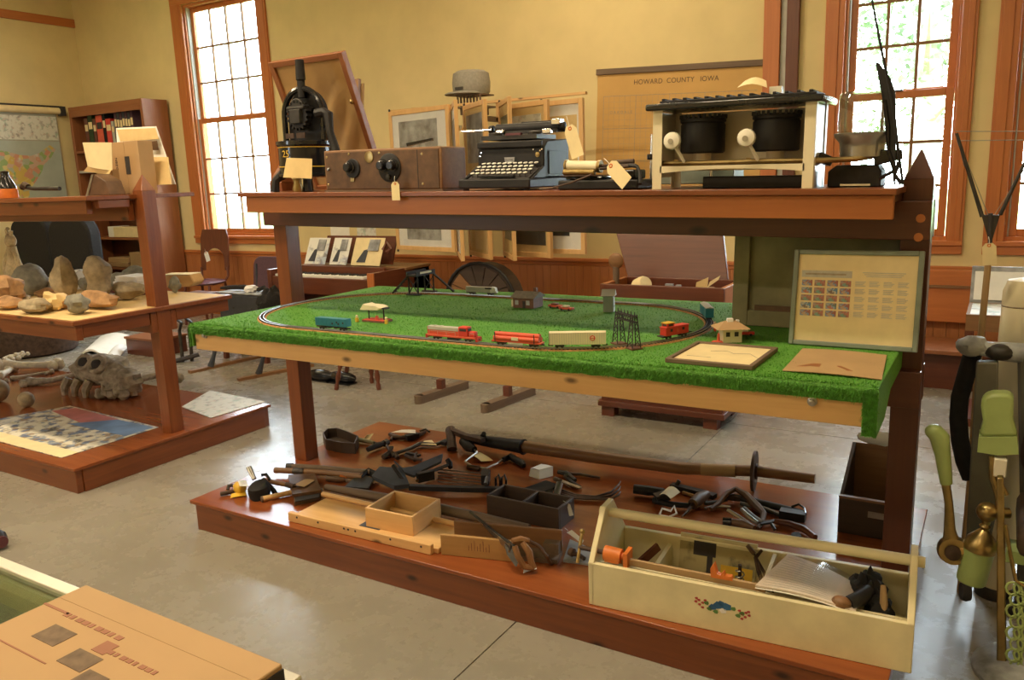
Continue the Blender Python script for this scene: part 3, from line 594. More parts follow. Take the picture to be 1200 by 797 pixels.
M().tube([(.10, .04, .085), (.135, .03, .08), (.15, .02, .06), (.16, .0, .02)], .007, 7).ob('bent_arm', 'black_iron', t); M().b6(-.16, .1, .01, .02, .05, .054).ob('edge_strip', 'rust_iron', t)
M().tube([(-.03, .0, .055), (-.09, -.03, .03), (-.17, -.05, .008), (-.22, -.05, .004)], .004, 6).ob('wire_handle', 'rust_iron', t)
tagcard('price_tag', 'wide buff tag lying across the roller machine', 'tag', PY(714, 192, 2.70), (.7, -.25, -.62), .055, .11, 'tag_card', None, (.6, 0, .8))
# grey panelled box behind the stove ---------------------------------
t = shelf('grey_meter_box', 'grey-green box on chrome posts with black knobs behind the enamel stove', 'box', -1.02, 3.02)
M().b6(-.15, .15, .02, .16, .01, .20).ob('case', 'grey_green', t, .004); M().b6(-.155, .155, .01, .17, .20, .212).b6(-.155, .155, .01, .17, .218, .226).ob('top_trim', 'aluminium', t)
for x in (-.165, .07): M().cyl((x, -.0, 0), (x, -.0, .20), .007).ob('post', 'chrome', t); 
for x in (-.165, .07): M().lathe([(.018, 0), (.02, .01), (.018, .022)], (x - .0, -.0, .105), (0, 0, 1), 12).ob('clamp_knob', 'black_gloss', t)
# enamel stove ----------------------------------------------------
t = shelf('kerosene_stove', 'cream enamel two-burner kerosene stove with black top grate and white knobs', 'stove', -.79, 2.70)
def angle(x, y, sx, nm='leg'):
    M().b6(x - (.0 if sx > 0 else .034), x + (.034 if sx > 0 else .0), y, y + .003, 0, .265).b6(x, x + .003 * sx, y + .003, y + .03, 0, .265).ob(nm, 'cream_enamel', t, .001)
angle(-.268, 0, 1); angle(.268, 0, -1); 
for x, s_ in ((-.265, 1), (.265, -1)): M().b6(x - (.0 if s_ > 0 else .028), x + (.028 if s_ > 0 else 0), .205, .208, 0, .265).b6(x, x + .003 * s_, .175, .205, 0, .265).ob('leg', 'white_enamel', t, .001)
M().prism([(-.24, 0, .078), (-.24, 0, .055)] + [(-.24 + .48 * i / 10, 0, .055 + .012 * math.sin(math.pi * i / 10)) for i in range(1, 10)] + [(.24, 0, .055), (.24, 0, .078)], (0, .003, 0)).ob('front_rail', 'cream_enamel', t)
M().b6(-.26, .26, .203, .206, .06, .262).ob('back_panel', 'cream_enamel', t); M().b6(-.262, -.259, .035, .17, .04, .262).ob('side_panel', 'white_enamel', t); M().b6(.259, .262, .035, .17, .10, .262).ob('side_panel', 'white_enamel', t)
M().b6(.262, .264, .04, .17, .0, .10).ob('tank_bracket', 'steel', t)
M().b6(-.29, .29, -.02, .225, .264, .286).ob('top_plate', 'black_gloss', t, .006); gr = M().b6(-.245, .265, .0, .21, .287, .295)
for i in range(14): gr.b6(-.24 + i * .037, -.228 + i * .037, .005, .205, .295, .303)
gr.ob('top_grate', 'black_iron', t, .002)
for i, bx in enumerate((-.13, .12)):
    bm_ = M().lathe([(.07, .12), (.076, .125), (.076, .215), (.072, .222), (.078, .226), (.078, .236), (.066, .24)], (bx, .12, 0), (0, 0, 1), 28); bm_.ob('burner', 'black_iron', t, 0, None, 'black burner drum')
    dn = M()
    for k in range(26): a = k * 2 * math.pi / 26; dn.box((bx + .076 * math.cos(a), .12 + .076 * math.sin(a), .243), (.008, .008, .012))
    dn.ob('burner_teeth', 'black_iron', t)
    M().cyl((bx, .12, .07), (bx, .12, .12), .03).ob('burner_neck', 'cream_enamel', t)
    kx = bx - .06; kn = M().lathe([(.014, -.014), (.027, -.012), (.030, 0), (.027, .012), (.016, .016)], (kx, -.02, .162), (.1, -1, .1), 16).ob('knob', 'white_enamel', t, 0, None, 'white ribbed knob')
    M().cyl((kx, -.037, .16), (kx, -.039, .16), .009).ob('knob_centre', 'steel', kn)
    M().tube([(kx + .002, -.006, .15), (kx + .03, .03, .085)], .006, 7).ob('valve_rod', 'white_enamel', t)
    M().b6(bx - .075, bx - .06, .04, .05, .07, .10).ob('valve', 'brass', t)
M().tube([(-.26, .03, .088), (-.1, .03, .086), (.1, .03, .088), (.262, .03, .086), (.38, .08, .088), (.44, .13, .10)], .009, 8).ob('fuel_pipe', 'brass', t, 0, None, 'dull brass fuel pipe')
M().b6(-.12, .26, .10, .20, .0, .04).ob('lower_tray', 'black_iron', t, .003)
M().lathe([(.058, .088), (.066, .095), (.068, .125), (.07, .14), (.086, .158), (.088, .168), (.082, .17), (.066, .15)], (.385, .15, 0), (0, 0, 1), 28).ob('tank_cup', 'steel', t, 0, None, 'dull metal cup under the jar')
M().lathe([(.072, .165), (.076, .17), (.078, .2), (.077, .285), (.07, .294), (.0, .297)], (.385, .15, 0), (0, 0, 1), 28).ob('fuel_jar', 'jar_glass', t, 0, None, 'clear glass fuel jar')
o = M().sheet(PY(864, 103, 2.78), PY(899, 103, 2.78), PY(898, 95, 2.88), PY(873, 95, 2.88), .001, .012).ob('curled_tag', 'tag_card'); tag(o, 'curled cream paper tag on top of the stove', 'tag')
c = PY(910, 101, 2.86); o = M().obox(-.02, .02, -.015, .015, 0, .028, .003).ob('white_cup', 'white_enamel'); o.location = (c.x, 2.86, 1.842); tag(o, 'little white holder standing on the stove top by the orange door trim', 'holder')
# black box under the jar -----------------------------------------
t = shelf('black_iron_box', 'squat black sad-iron-like box under the glass jar at shelf right', 'box', -.415, 2.82)
M().prism([(-.085, 0, 0), (.075, 0, 0), (.075, 0, .05), (.06, 0, .07), (-.06, 0, .07), (-.085, 0, .05)], (0, .12, 0)).ob('body', 'black_iron', t, .004); M().b6(-.045, .045, -.002, 0, .004, .010).ob('foot_strip', 'chrome', t)
M().bar((-.08, .02, .08), (-.12, .0, .10), .04, .03).ob('side_arm', 'black_gloss', t, .004); M().bar((.05, .02, .09), (.13, .02, .10), .05, .05, (0, 0, 1), .03, .03).ob('side_arm', 'black_gloss', t, .004)
t = shelf('folding_blade_tool', 'tall black folding tool with thin rod and tapering blade leaning at shelf end', 'tool', -.30, 2.80)
b0 = V((-.30, 2.80, SZ(-.3)))
Q = lambda px, py, y=2.80: PY(px, py, y) - b0
M().tube([Q(1017, -2), Q(1030, 60), Q(1044, 120), Q(1050, 165), Q(1058, 216)], [.003, .004, .005, .005, .004], 7).ob('rod', 'black_iron', t)
M().prism([Q(1023, 74), Q(1027, 74), Q(1041, 92), Q(1047, 108), Q(1048, 130), Q(1049, 216), Q(1047, 216), Q(1037, 140)], (0, .008, 0)).ob('blade', 'black_iron', t)
M().tube([Q(1035, 118), Q(1039, 150), Q(1040, 175), Q(1048, 200), Q(1030, 210)], [.005, .008, .005, .009, .006], 7).ob('linkage', 'black_gloss', t); M().tube([Q(1053, 190), Q(1048, 205), Q(1056, 215)], .007, 6).ob('hook', 'black_iron', t)
# ------------------------------------------------------------------ back wall: map, cap shelf, swinging photo panels
t = T('county_map', 'tan wall map titled HOWARD COUNTY IOWA hung behind the stove', 'map', (-1.94, YB - .012, 1.95)); t.rotation_euler = (0, .043, 0); t.scale = (KW,) * 3; t.location = (-1.94 * KW, YB - .02, KZ(1.95))
mw = .585
M().b6(-mw, mw, 0, .003, -.52, .34).ob('map_sheet', 'map_paper', t); M().b6(-mw - .01, mw + .01, -.012, .01, .315, .355).ob('top_rod', 'old_wood_x', t, .004)
for wd, wx in (('HOWARD', -.207), ('COUNTY', .021), ('IOWA', .219)): text(wd, .046, 'ink_brown', t, (wx, -.001, .255), name='title_word', sx=.96)
text('O A K D A L E', .026, 'ink_soft', t, (-.40, -.001, .06), name='place_lettering')
gd = M()
for i in range(5): gd.b6(-mw + .05 + i * .243 - .0015, -mw + .05 + i * .243 + .0015, -.0008, 0, -.5, .17)
for j in range(4): gd.b6(-mw + .05, mw - .05, -.0008, 0, .17 - j * .22 - .0015, .17 - j * .22 + .0015)
for i in range(25): gd.b6(-mw + .05 + i * .0405 - .0005, -mw + .05 + i * .0405 + .0005, -.0007, 0, -.5, .17)
for j in range(16): gd.b6(-mw + .05, mw - .05, -.0007, 0, .17 - j * .0405 - .0005, .17 - j * .0405 + .0005)
gd.ob('survey_grid', 'ink_soft', t)
# cap on a slatted bracket
c = PY(553, 127, 6.3); t = T('slatted_bracket', 'small slatted wooden bracket under the grey cap above the photo panels', 'bracket', (c.x, 6.32, c.z)); t.scale = (1.15,) * 3
M().b6(-.02, .02, .0, .50, -.09, -.05).ob('arm', 'old_wood_y', t)
M().b6(-.10, .15, -.10, .12, 0, .012).ob('ledge', 'old_wood_x', t)
for i in range(8): M().b6(-.09 + i * .03, -.078 + i * .03, -.09, -.08, .012, .09).ob('slat', 'old_wood_z', t)
for i in (-.06, .06): M().b6(i - .01, i + .01, -.08, .12, -.05, 0).ob('brace', 'old_wood_y', t)
M().b6(-.10, .15, -.09, .08, .09, .10).ob('top_ledge', 'old_wood_x', t)
cp = T('work_cap', 'grey pillbox work cap with short brim resting on the slatted bracket', 'cap', (c.x + .005, 6.30, c.z + .117)); cp.scale = (1.15,) * 3
M().lathe([(.135, 0), (.145, .02), (.15, .09), (.14, .16), (.11, .178), (.0, .168)], (0, 0, 0), (0, 0, 1), 22).ob('crown', 'cloth_grey', cp)
M().lathe([(.10, .012), (.14, .004), (.158, -.004), (.158, -.01), (.13, -.002), (.10, .004)], (-.03, -.05, .01), (0, 0, 1), 22).ob('brim', 'cloth_grey', cp); M().b6(-.05, .02, -.155, -.148, .03, .05).ob('buckle', 'dark_metal', cp)
def panel(label, hx, hy, ang, w, zb, zt, pics, mat='paper'):
    kp = 5.95 / 5.33; t = T('photo_panel', label, 'photo panel', (hx * kp, 5.95, 1.6 + (zb - 1.6) * kp), ang, 'hinged photo panels in the swinging display'); t.scale = (kp,) * 3; h = zt - zb
    M().frame(0, w, 0, h, .035, -.014, .014).ob('frame', 'pine_z', t, .002); M().b6(.035, w - .035, -.004, .004, .035, h - .035).ob('mount_board', mat, t)
    M().b6(.036, w - .036, -.012, -.010, .036, h - .036).ob('glazing', 'plastic_film', t)
    for (x0, x1, z0, z1, pm) in pics: M().b6(x0 * w, x1 * w, -.007, -.004, z0 * h, z1 * h).ob('photograph', pm, t)
    M().cyl((0, 0, -.02), (0, 0, h + .02), .008).ob('hinge_rod', 'dark_metal', t)
R2 = lambda d: math.radians(d)
# free lower corners were read off the photograph: yaw opens each leaf toward the room
panel('widest white photo panel, landscape print, left of the hinged row', -4.36, 5.33, R2(-12), .72, 1.05, 2.17, ((.16, .80, .50, .92, 'photo_grey'), (.2, .78, .08, .32, 'photo_grey')), 'white')
panel('narrow-looking second panel edge-on beside the wide white panel', -3.74, 5.33, R2(-52), .62, 1.02, 2.16, ((.2, .8, .5, .9, 'photo_grey'), (.2, .8, .1, .4, 'pale_print')), 'white')
panel('third hinged panel with a dark plant photograph', -3.62, 5.33, R2(-40), .55, 1.02, 2.16, ((.12, .85, .62, .93, 'photo_grey'), (.12, .8, .25, .45, 'dark_leaf')), 'manila')
panel('fourth hinged panel turned edge-on with dark strip', -3.30, 5.33, R2(-50), .5, 1.02, 2.16, ((.2, .8, .12, .9, 'photo_dark'),), 'manila')
panel('hinged panel with one big black picture in its lower half', -3.26, 5.33, R2(-18), .48, 1.02, 2.14, ((.12, .88, .08, .42, 'photo_dark'), (.15, .85, .5, .92, 'pale_print')), 'manila')
panel('rightmost hinged panel with a small portrait photograph', -2.94, 5.33, R2(-6), .36, 1.04, 2.14, ((.22, .62, .12, .30, 'photo_dark'), (.15, .85, .45, .9, 'manila')))
t = T('panel_bracket', 'pale wooden wall bracket whose long rail carries the photo panels', 'rail', (-3.9, 6.0, 0))
M().b6(-1.0, 1.0, -.02, .02, 2.235, 2.255).ob('top_rail', 'pine_x', t); 
for x in (-.75, .15): M().b6(x, x + .04, .0, .88, 2.08, 2.115).ob('arm', 'pine_y', t); M().b6(x, x + .04, -.0, .03, 2.08, 2.26).ob('hanger', 'pine_z', t); M().b6(x, x + .04, .86, .895, 1.8, 2.12).ob('wall_plate', 'pine_z', t)
# ------------------------------------------------------------------ model railway
TG = 'model railway pieces on the green table'
def toy(name, label, cat, x, y, rz=0, z=TT + .0015, g=None): return T(name, label, cat, (x, y, z), rz, g)
def trucks(t, L, w=.028):
    for s_ in (-1, 1):
        k = M().b6(s_ * L * .33 - .016, s_ * L * .33 + .016, -.008, .008, .006, .012).ob('truck', 'ink', t)
        for dx in (-.009, .009):
            wm = M()
            for y in (-.0083, .0083): wm.cyl((s_ * L * .33 + dx, y - .0015, .0065), (s_ * L * .33 + dx, y + .0015, .0065), .0052, None, 10)
            wm.ob('wheelset', 'dark_metal', k)
    M().bar((-L / 2 - .008, 0, .011), (-L / 2 + .01, 0, .011), .006, .005).bar((L / 2 - .01, 0, .011), (L / 2 + .008, 0, .011), .006, .005).ob('couplers', 'ink', t)
TZ = 1.0160 - .0012
# blue hopper
t = toy('toy_hopper_car', 'teal ribbed hopper wagon at the left front of the track', 'toy wagon', -2.334, 2.405, 0, TZ); trucks(t, .17)
M().prism([(-.085, -.016, .018), (.085, -.016, .018), (.085, -.016, .05), (-.085, -.016, .05)], (0, .032, 0)).ob('body', 'toy_blue', t, .001)
rb = M()
for i in range(15): rb.b6(-.082 + i * .0117, -.080 + i * .0117, -.0175, -.016, .018, .05)
rb.ob('side_ribs', 'toy_blue', t); M().b6(-.082, .082, -.013, .013, .05, .0505).ob('load_top', 'toy_blue', t)
for x in (-.05, -.015, .02, .055): M().prism([(x - .014, -.01, .018), (x + .014, -.01, .018), (x + .006, -.01, .008), (x - .006, -.01, .008)], (0, .02, 0)).ob('hopper_chute', 'ink', t)
for x, z in ((.012, .03), (.045, .03), (.07, .035), (.036, .036)): M().lathe([(.004, 0), (.004, .001)], (x, -.0175, z), (0, -1, 0), 10).ob('marking', 'ink', t)
# locomotive
t = toy('toy_locomotive', 'red and silver toy diesel locomotive on the front track', 'toy train', -1.73, 2.405, 0, TZ); trucks(t, .22)
M().b6(-.115, .115, -.016, .016, .013, .020).ob('frame', 'toy_orange', t, .001); M().b6(-.112, .035, -.0105, .0105, .020, .05).ob('hood', 'toy_orange', t, .002); M().b6(-.110, .033, -.0112, .0112, .036, .051).ob('silver_band', 'toy_grey', t, .002, None, 'silver upper half of the hood')
cb = M().b6(.035, .075, -.015, .015, .020, .056).ob('cab', 'toy_red', t, .002); M().b6(.04, .07, -.0157, -.015, .04, .05).b6(.0755, .076, -.011, .011, .04, .05).ob('cab_windows', 'ink', cb)
M().b6(.075, .105, -.010, .010, .020, .04).ob('nose', 'toy_red', t, .003); M().b6(.11, .117, -.016, .016, .004, .02).b6(-.117, -.11, -.016, .016, .006, .02).ob('pilot', 'toy_red', t)
M().cyl((-.08, 0, .051), (-.08, 0, .053), .007).cyl((-.05, 0, .051), (-.05, 0, .053), .007).ob('roof_fans', 'toy_grey', t); M().b6(-.02, .03, -.011, .011, .004, .012).ob('fuel_tank', 'ink', t)
hr = M()
for x in (-.1, -.06, -.02, .02, .085, .105): hr.cyl((x, -.0155, .02), (x, -.0155, .034), .0006, None, 5)
hr.cyl((-.1, -.0155, .034), (.02, -.0155, .034), .0006, None, 5).cyl((.085, -.0155, .034), (.105, -.0155, .034), .0006, None, 5).ob('handrail', 'toy_grey', t)
# pipe car
t = toy('toy_pipe_car', 'orange flat wagon loaded with orange pipes behind the locomotive', 'toy wagon', -1.45, 2.406, .02, TZ); trucks(t, .2)
M().b6(-.10, .10, -.016, .016, .013, .019).ob('deck', 'toy_orange', t, .001)
for y, z in ((-.0095, .027), (.0095, .027), (0, .040)): M().cyl((-.092, y, z), (.092, y, z), .0085, None, 14).ob('pipe', 'toy_orange', t)
for x in (-.085, .075):
    for y in (-.0195, .0175): M().b6(x, x + .003, y, y + .002, .015, .048).ob('stake', 'ink', t)
M().b6(-.03, .03, -.0165, -.016, .006, .014).ob('side_sill', 'toy_grey', t); M().b6(-.015, .012, -.0195, -.0175, .022, .034).ob('label_plate', 'toy_cream', t)
# boxcar
t = toy('toy_boxcar', 'long grey-cream boxcar with round red emblem on the front track', 'toy wagon', -1.236, 2.455, .42, TZ); trucks(t, .19)
M().b6(-.098, .098, -.016, .016, .014, .056).ob('body', 'toy_cream', t, .001); M().prism([(-.098, -.0165, .056), (-.098, .0165, .056), (-.098, 0, .060)], (.196, 0, 0)).ob('roof', 'toy_cream', t)
sb = M()
for i in range(24): sb.b6(-.095 + i * .0081, -.094 + i * .0081, -.0166, -.016, .016, .055)
sb.ob('side_ribs', 'toy_grey', t); M().b6(-.0995, -.098, -.016, .016, .014, .057).ob('end_wall', 'toy_brown', t)
M().lathe([(.0095, 0), (.0095, .001)], (.052, -.0166, .037), (0, -1, 0), 20).ob('emblem', 'toy_red', t); M().lathe([(.0062, 0), (.0062, .0004)], (.052, -.0176, .037), (0, -1, 0), 20).ob('emblem_centre', 'toy_cream', t); M().b6(.046, .058, -.0183, -.018, .0355, .0385).ob('emblem_bar', 'toy_red', t)
# caboose
t = toy('toy_caboose', 'red caboose with yellow cupola at the right curve of the track', 'toy wagon', -.99, 2.745, R2(66), TZ); trucks(t, .12)
M().b6(-.058, .058, -.015, .015, .013, .042).ob('body', 'toy_red', t, .001); M().b6(-.06, .06, -.017, .017, .042, .045).ob('roof', 'toy_red', t, .001)
cu = M().b6(-.05, -.015, -.014, .014, .045, .057).ob('cupola', 'toy_red', t, .001); M().b6(-.052, -.013, -.016, .016, .057, .060).ob('cupola_roof', 'yellow', cu); M().b6(-.0507, -.05, -.01, .01, .048, .055).b6(-.043, -.022, -.0146, -.014, .048, .055).ob('cupola_windows', 'ink', cu)
for x in (-.03, .03): M().b6(x - .006, x + .006, -.0155, -.015, .027, .037).ob('window', 'ink', t)
M().b6(-.074, -.058, -.015, .015, .012, .015).b6(.058, .074, -.015, .015, .012, .015).ob('platform', 'ink', t); M().lathe([(.007, 0), (.007, .001)], (.0, -.0157, .028), (0, -1, 0), 14).ob('emblem', 'toy_orange', t)
# blue boxcar
t = toy('toy_boxcar', 'blue boxcar with grey roof on the far right bend', 'toy wagon', -1.005, 3.165, R2(117), TZ); trucks(t, .14)
M().b6(-.073, .073, -.016, .016, .014, .052).ob('body', 'toy_blue', t, .001); M().prism([(-.075, -.017, .052), (-.075, .017, .052), (-.075, 0, .057)], (.15, 0, 0)).ob('roof', 'toy_grey', t); M().b6(-.015, .015, .016, .0175, .016, .05).b6(-.015, .015, -.0175, -.016, .016, .05).ob('side_door', 'toy_blue', t)
# silver locomotive at the back
t = toy('toy_locomotive', 'silver-white toy diesel locomotive on the rear track', 'toy train', -2.29, 3.455, 0, TZ); trucks(t, .17)
M().b6(-.092, .06, -.013, .013, .013, .042).ob('body', 'toy_grey', t, .003); M().prism([(.06, -.013, .013), (.095, -.013, .013), (.088, -.013, .04), (.074, -.013, .044), (.06, -.013, .044)], (0, .026, 0)).ob('nose', 'white', t, .003)
M().b6(.03, .07, -.0136, -.013, .032, .04).ob('cab_window', 'ink', t); M().b6(-.09, .03, -.0135, -.013, .02, .024).ob('side_stripe', 'ink_grey', t)
# little gas station with cream canopy and two pumps
t = toy('toy_filling_station', 'tiny filling station, cream curved canopy on posts over red base', 'toy building', -2.325, 2.668)
M().b6(-.062, .062, -.03, .03, 0, .008).ob('base', 'toy_brown', t); M().b6(-.06, .06, -.029, .029, .008, .010).ob('platform', 'toy_red', t)
for x in (-.045, .04): M().cyl((x, 0, .01), (x, 0, .06), .003).ob('post', 'ink', t)
M().prism([(-.07, -.03, .052), (.03, -.03, .055), (.045, -.03, .064), (.02, -.03, .072), (-.03, -.03, .073), (-.05, -.03, .078)], (0, .06, 0)).ob('canopy', 'toy_cream', t); M().b6(.03, .065, -.012, .012, .058, .064).ob('canopy_arm', 'ink', t)
M().b6(.008, .018, -.02, -.01, .01, .028).ob('pump', 'toy_orange', t)
for i, px_ in enumerate((418.5, 453)):
    c = PZ(px_, 377.5 if i == 0 else 380, TT); f = toy('toy_fuel_pump', ('yellow toy fuel pump standing left of', 'yellow toy fuel pump standing right of')[i] + ' the tiny filling station', 'toy pump', c.x, c.y)
    M().b6(-.006, .006, -.006, .006, 0, .018).ob('column', 'yellow', f, .001); M().ell((0, 0, .024), (.006, .006, .007)).ob('globe', 'toy_cream', f)
# black truss bridge
t = toy('toy_truss_bridge', 'black iron-look toy signal bridge spanning the rear track', 'toy bridge', -2.68, 3.455)
for y in (-.07, .07):
    for x in (-.03, .03): M().cyl((x, y, 0), (x, y, .10), .005, .004, 6).ob('leg', 'ink', t)
    M().b6(-.045, .045, y - .012, y + .012, 0, .006).ob('foot', 'ink', t); M().bar((-.03, y, .01), (.03, y, .09), .004, .004).bar((.03, y, .01), (-.03, y, .09), .004, .004).ob('cross_brace', 'ink', t)
M().b6(-.034, .034, -.085, .085, .10, .108).b6(-.034, -.030, -.085, .085, .108, .125).b6(.03, .034, -.085, .085, .108, .125).ob('deck', 'ink', t); M().b6(.0345, .0355, -.05, .05, .111, .122).ob('name_strip', 'toy_cream', t)
M().bar((-.03, -.075, .1), (-.14, -.075, .006), .012, .008).ob('stair', 'ink', t); M().bar((.03, .075, .1), (.16, .075, .006), .012, .008).ob('stair', 'ink', t)
for k in range(5): M().b6(-.045 - k * .02, -.033 - k * .02, -.085, -.065, .082 - k * .017, .085 - k * .017).ob('tread', 'ink', t)
# brown house
t = toy('toy_house', 'brown brick toy house with olive roof near the table back', 'toy building', -1.88, 3.235, .0)
M().b6(-.06, .05, -.045, .045, 0, .05).ob('walls', 'toy_brown', t); M().prism([(-.07, -.058, .048), (-.07, .058, .048), (-.07, 0, .074)], (.13, 0, 0)).ob('roof', 'toy_roof', t)
for x in (-.04, .02): M().b6(x - .009, x + .009, -.0465, -.045, .015, .036).ob('window', 'photo_grey', t)
M().b6(-.008, .006, -.0465, -.045, 0, .033).ob('door', 'ink', t); M().b6(.02, .035, .01, .025, .06, .09).ob('chimney', 'toy_brown', t); M().b6(-.085, -.061, -.02, .02, .0, .03).ob('porch', 'toy_cream', t)
for i, (px_, py_, lb) in enumerate(((651, 361, 'left'), (664, 364, 'right'))):
    c = PZ(px_, py_, TT); t = toy('toy_car', 'small red-brown toy car, the %s one parked beside the brown house' % lb, 'toy car', c.x, c.y, -.1)
    M().b6(-.034, .034, -.014, .014, .004, .014).ob('body', 'toy_orange', t, .003); M().b6(-.018, .012, -.012, .012, .014, .022).ob('cabin', 'toy_cream' if i else 'toy_brown', t, .003)
    for wx in (-.02, .02): M().cyl((wx, -.015, .005), (wx, .015, .005), .005, None, 10).ob('axle', 'ink', t)
# outhouse
t = toy('toy_outhouse', 'tall narrow grey toy outhouse with steep pale roof', 'toy building', -1.47, 3.235, .25)
M().b6(-.022, .022, -.022, .022, 0, .075).ob('walls', 'grey_green', t); M().prism([(.03, -.03, .072), (.03, .03, .072), (.03, 0, .10)], (-.06, 0, 0)).ob('roof', 'toy_grey', t, 0, None, 'pale steep gable roof'); M().b6(.022, .0232, -.015, .015, 0, .06).ob('door', 'white', t); M().b6(.0233, .024, -.004, .004, .02, .03).ob('latch', 'ink', t)
# trestle towers
t = toy('toy_power_tower', 'black lattice toy power line gantry beside the front track', 'toy tower', -1.105, 2.575, -.62)
for s_ in (-1, 1):
    M().b6(s_ * .05 - .022, s_ * .05 + .022, -.022, .022, 0, .005).ob('base', 'toy_brown', t); k = M()
    for x in (-.017, .017):
        for y in (-.017, .017): k.bar((s_ * .05 + x, y, .004), (s_ * .05 + x * .45, y * .45, .12), .003, .003)
    for j in range(5):
        z, z2 = .01 + j * .022, .032 + j * .022; f1, f2 = 1 - .55 * z / .12, 1 - .55 * z2 / .12
        for y in (-.017, .017): k.bar((s_ * .05 - .017 * f1, y * f1, z), (s_ * .05 + .017 * f2, y * f2, z2), .0018, .0018).bar((s_ * .05 + .017 * f1, y * f1, z), (s_ * .05 - .017 * f2, y * f2, z2), .0018, .0018)
    k.ob('lattice_leg', 'ink', t)
k = M().b6(-.062, .062, -.008, -.004, .112, .116).b6(-.062, .062, .004, .008, .112, .116).b6(-.062, .062, -.008, -.004, .093, .096).b6(-.062, .062, .004, .008, .093, .096)
for j in range(8): k.bar((-.056 + j * .014, -.006, .094), (-.042 + j * .014, -.006, .114), .002, .002).bar((-.042 + j * .014, -.006, .094), (-.056 + j * .014, -.006, .114), .002, .002)
k.ob('cross_truss', 'ink', t)
for j in range(6): M().cyl((-.055 + j * .022, 0, .116), (-.055 + j * .022, 0, .13), .0025, .001, 6).ob('insulator', 'ink', t)
# cream station with a brown hip roof
t = toy('toy_station', 'cream toy ticket house with overhanging tan roof behind the framed paper', 'toy building', -.80, 2.79, .55)
M().b6(-.033, .033, -.03, .03, 0, .052).ob('walls', 'toy_cream', t); k = M(); k.add([(-.058, -.052, .050), (.058, -.052, .050), (.058, .052, .050), (-.058, .052, .050), (-.02, 0, .074), (.02, 0, .074)], [(3, 2, 1, 0), (0, 1, 5, 4), (1, 2, 5), (2, 3, 4, 5), (3, 0, 4)]); k.ob('roof', 'kraft', t)
M().b6(-.012, .008, -.008, .008, .07, .082).b6(.02, .03, -.006, .006, .066, .076).ob('roof_vent', 'white', t)
for x in (-.016, .014): M().b6(x - .007, x + .007, -.0312, -.03, .022, .038).ob('window', 'ink', t)
c = PZ(842, 401.5, TT); t = toy('toy_cone', 'orange toy figure on a red base by the ticket house', 'toy figure', c.x, c.y); M().lathe([(.016, 0), (.016, .004), (.006, .006), (.004, .03), (.0, .034)], seg=12).ob('figure', 'toy_orange', t); M().b6(-.022, .02, -.014, .014, -.0005, .003).ob('base', 'toy_red', t)
c = PZ(873, 393.5, TT); t = toy('toy_car', 'bright red toy car with cream roof parked behind the ticket house', 'toy car', c.x, c.y, .3)
M().b6(-.034, .034, -.014, .014, .004, .014).ob('body', 'toy_red', t, .003); M().b6(-.018, .012, -.012, .012, .014, .022).ob('cabin', 'toy_cream', t, .003); M().cyl((-.02, -.015, .005), (-.02, .015, .005), .005, None, 10).cyl((.02, -.015, .005), (.02, .015, .005), .005, None, 10).ob('wheels', 'ink', t)
c = PZ(832, 388, TT); t = toy('toy_figure', 'tiny red standing figure beside the track bend', 'toy figure', c.x + .02, c.y); M().lathe([(.005, 0), (.006, .014), (.007, .024), (.003, .028)], seg=8).ob('body', 'toy_orange', t); M().ell((0, 0, .032), (.004, .004, .005)).ob('head', 'toy_cream', t)
# framed paper lying flat
A, B, C_, D_ = [PZ(*p, TT + .015) for p in ((782, 423), (885, 434), (904, 410), (815, 402))]
t = T('framed_document', 'dark framed document lying flat on the turf', 'picture', (-.752, 2.54, TT + .001), -.02)
M().b6(-.14, .14, -.15, -.135, 0, .014).b6(-.14, .14, .135, .15, 0, .014).b6(-.14, -.125, -.135, .135, 0, .014).b6(.125, .14, -.135, .135, 0, .014).ob('frame', 'old_wood_x', t, .002)
M().b6(-.125, .125, -.135, .135, .002, .008).ob('document', 'tag_card', t); M().tube([(-.05, .03, .0085), (0, .05, .0085), (.03, .02, .0085), (.08, .035, .0085), (.12, -.02, .0085)], .0008, 4).ob('sketch_line', 'ink_soft', t); M().b6(-.1, -.02, -.06, -.058, .008, .0085).ob('sketch_line', 'ink_soft', t)
t = T('brown_envelope', 'flat tan leather-brown envelope lying before the framed stamps', 'envelope', (-.405, 2.575, TT + .0015), 0)
M().sheet((-.128, -.165, .001), (.145, -.168, .001), (.12, .162, .001), (-.138, .168, .001), .002, .004, 8).ob('cover', 'kraft', t); M().prism([(-.10, -.10, .0042), (-.02, -.13, .0062), (.06, -.11, .0062), (.02, -.06, .0066), (-.06, -.05, .006)], (0, 0, .0004)).ob('stain', 'shelf_wood_x', t)
# framed stamps
bx = V((-.405, 2.82, TT + .001)); t = T('framed_stamp_sheet', 'green-framed sheet of twenty colour stamps propped at the table right', 'picture', bx, 0); t.rotation_euler = (R2(-10), 0, 0)
M().frame(-.20, .20, 0, .325, .016, -.01, .012).ob('frame', 'grey_green', t, .003); M().b6(-.185, .185, 0, .004, .015, .31).ob('mat_board', 'tag_card', t)
M().b6(-.172, -.012, -.001, 0, .232, .255).ob('title_strip', 'ink_grey', t); M().b6(-.16, -.03, -.0016, -.001, .240, .246).ob('title_line', 'ink_soft', t)
for r in range(5):
    for c in range(4):
        M().b6(-.017, .017, -.0012, 0, -.010, .010).ob('stamp', 'stamp_%d' % ((r * 3 + c * (r + 2)) % 4), t).location = (-.153 + c * .041, 0, .213 - r * .0255)
        for k in range(4): M().b6(-.016, .016 - .004 * ((r + c + k) % 3), -.001, 0, -.0012, .0012).ob('caption_line', 'ink_grey', t).location = (.016 + c * .043, 0, .221 - r * .0255 - k * .0045)
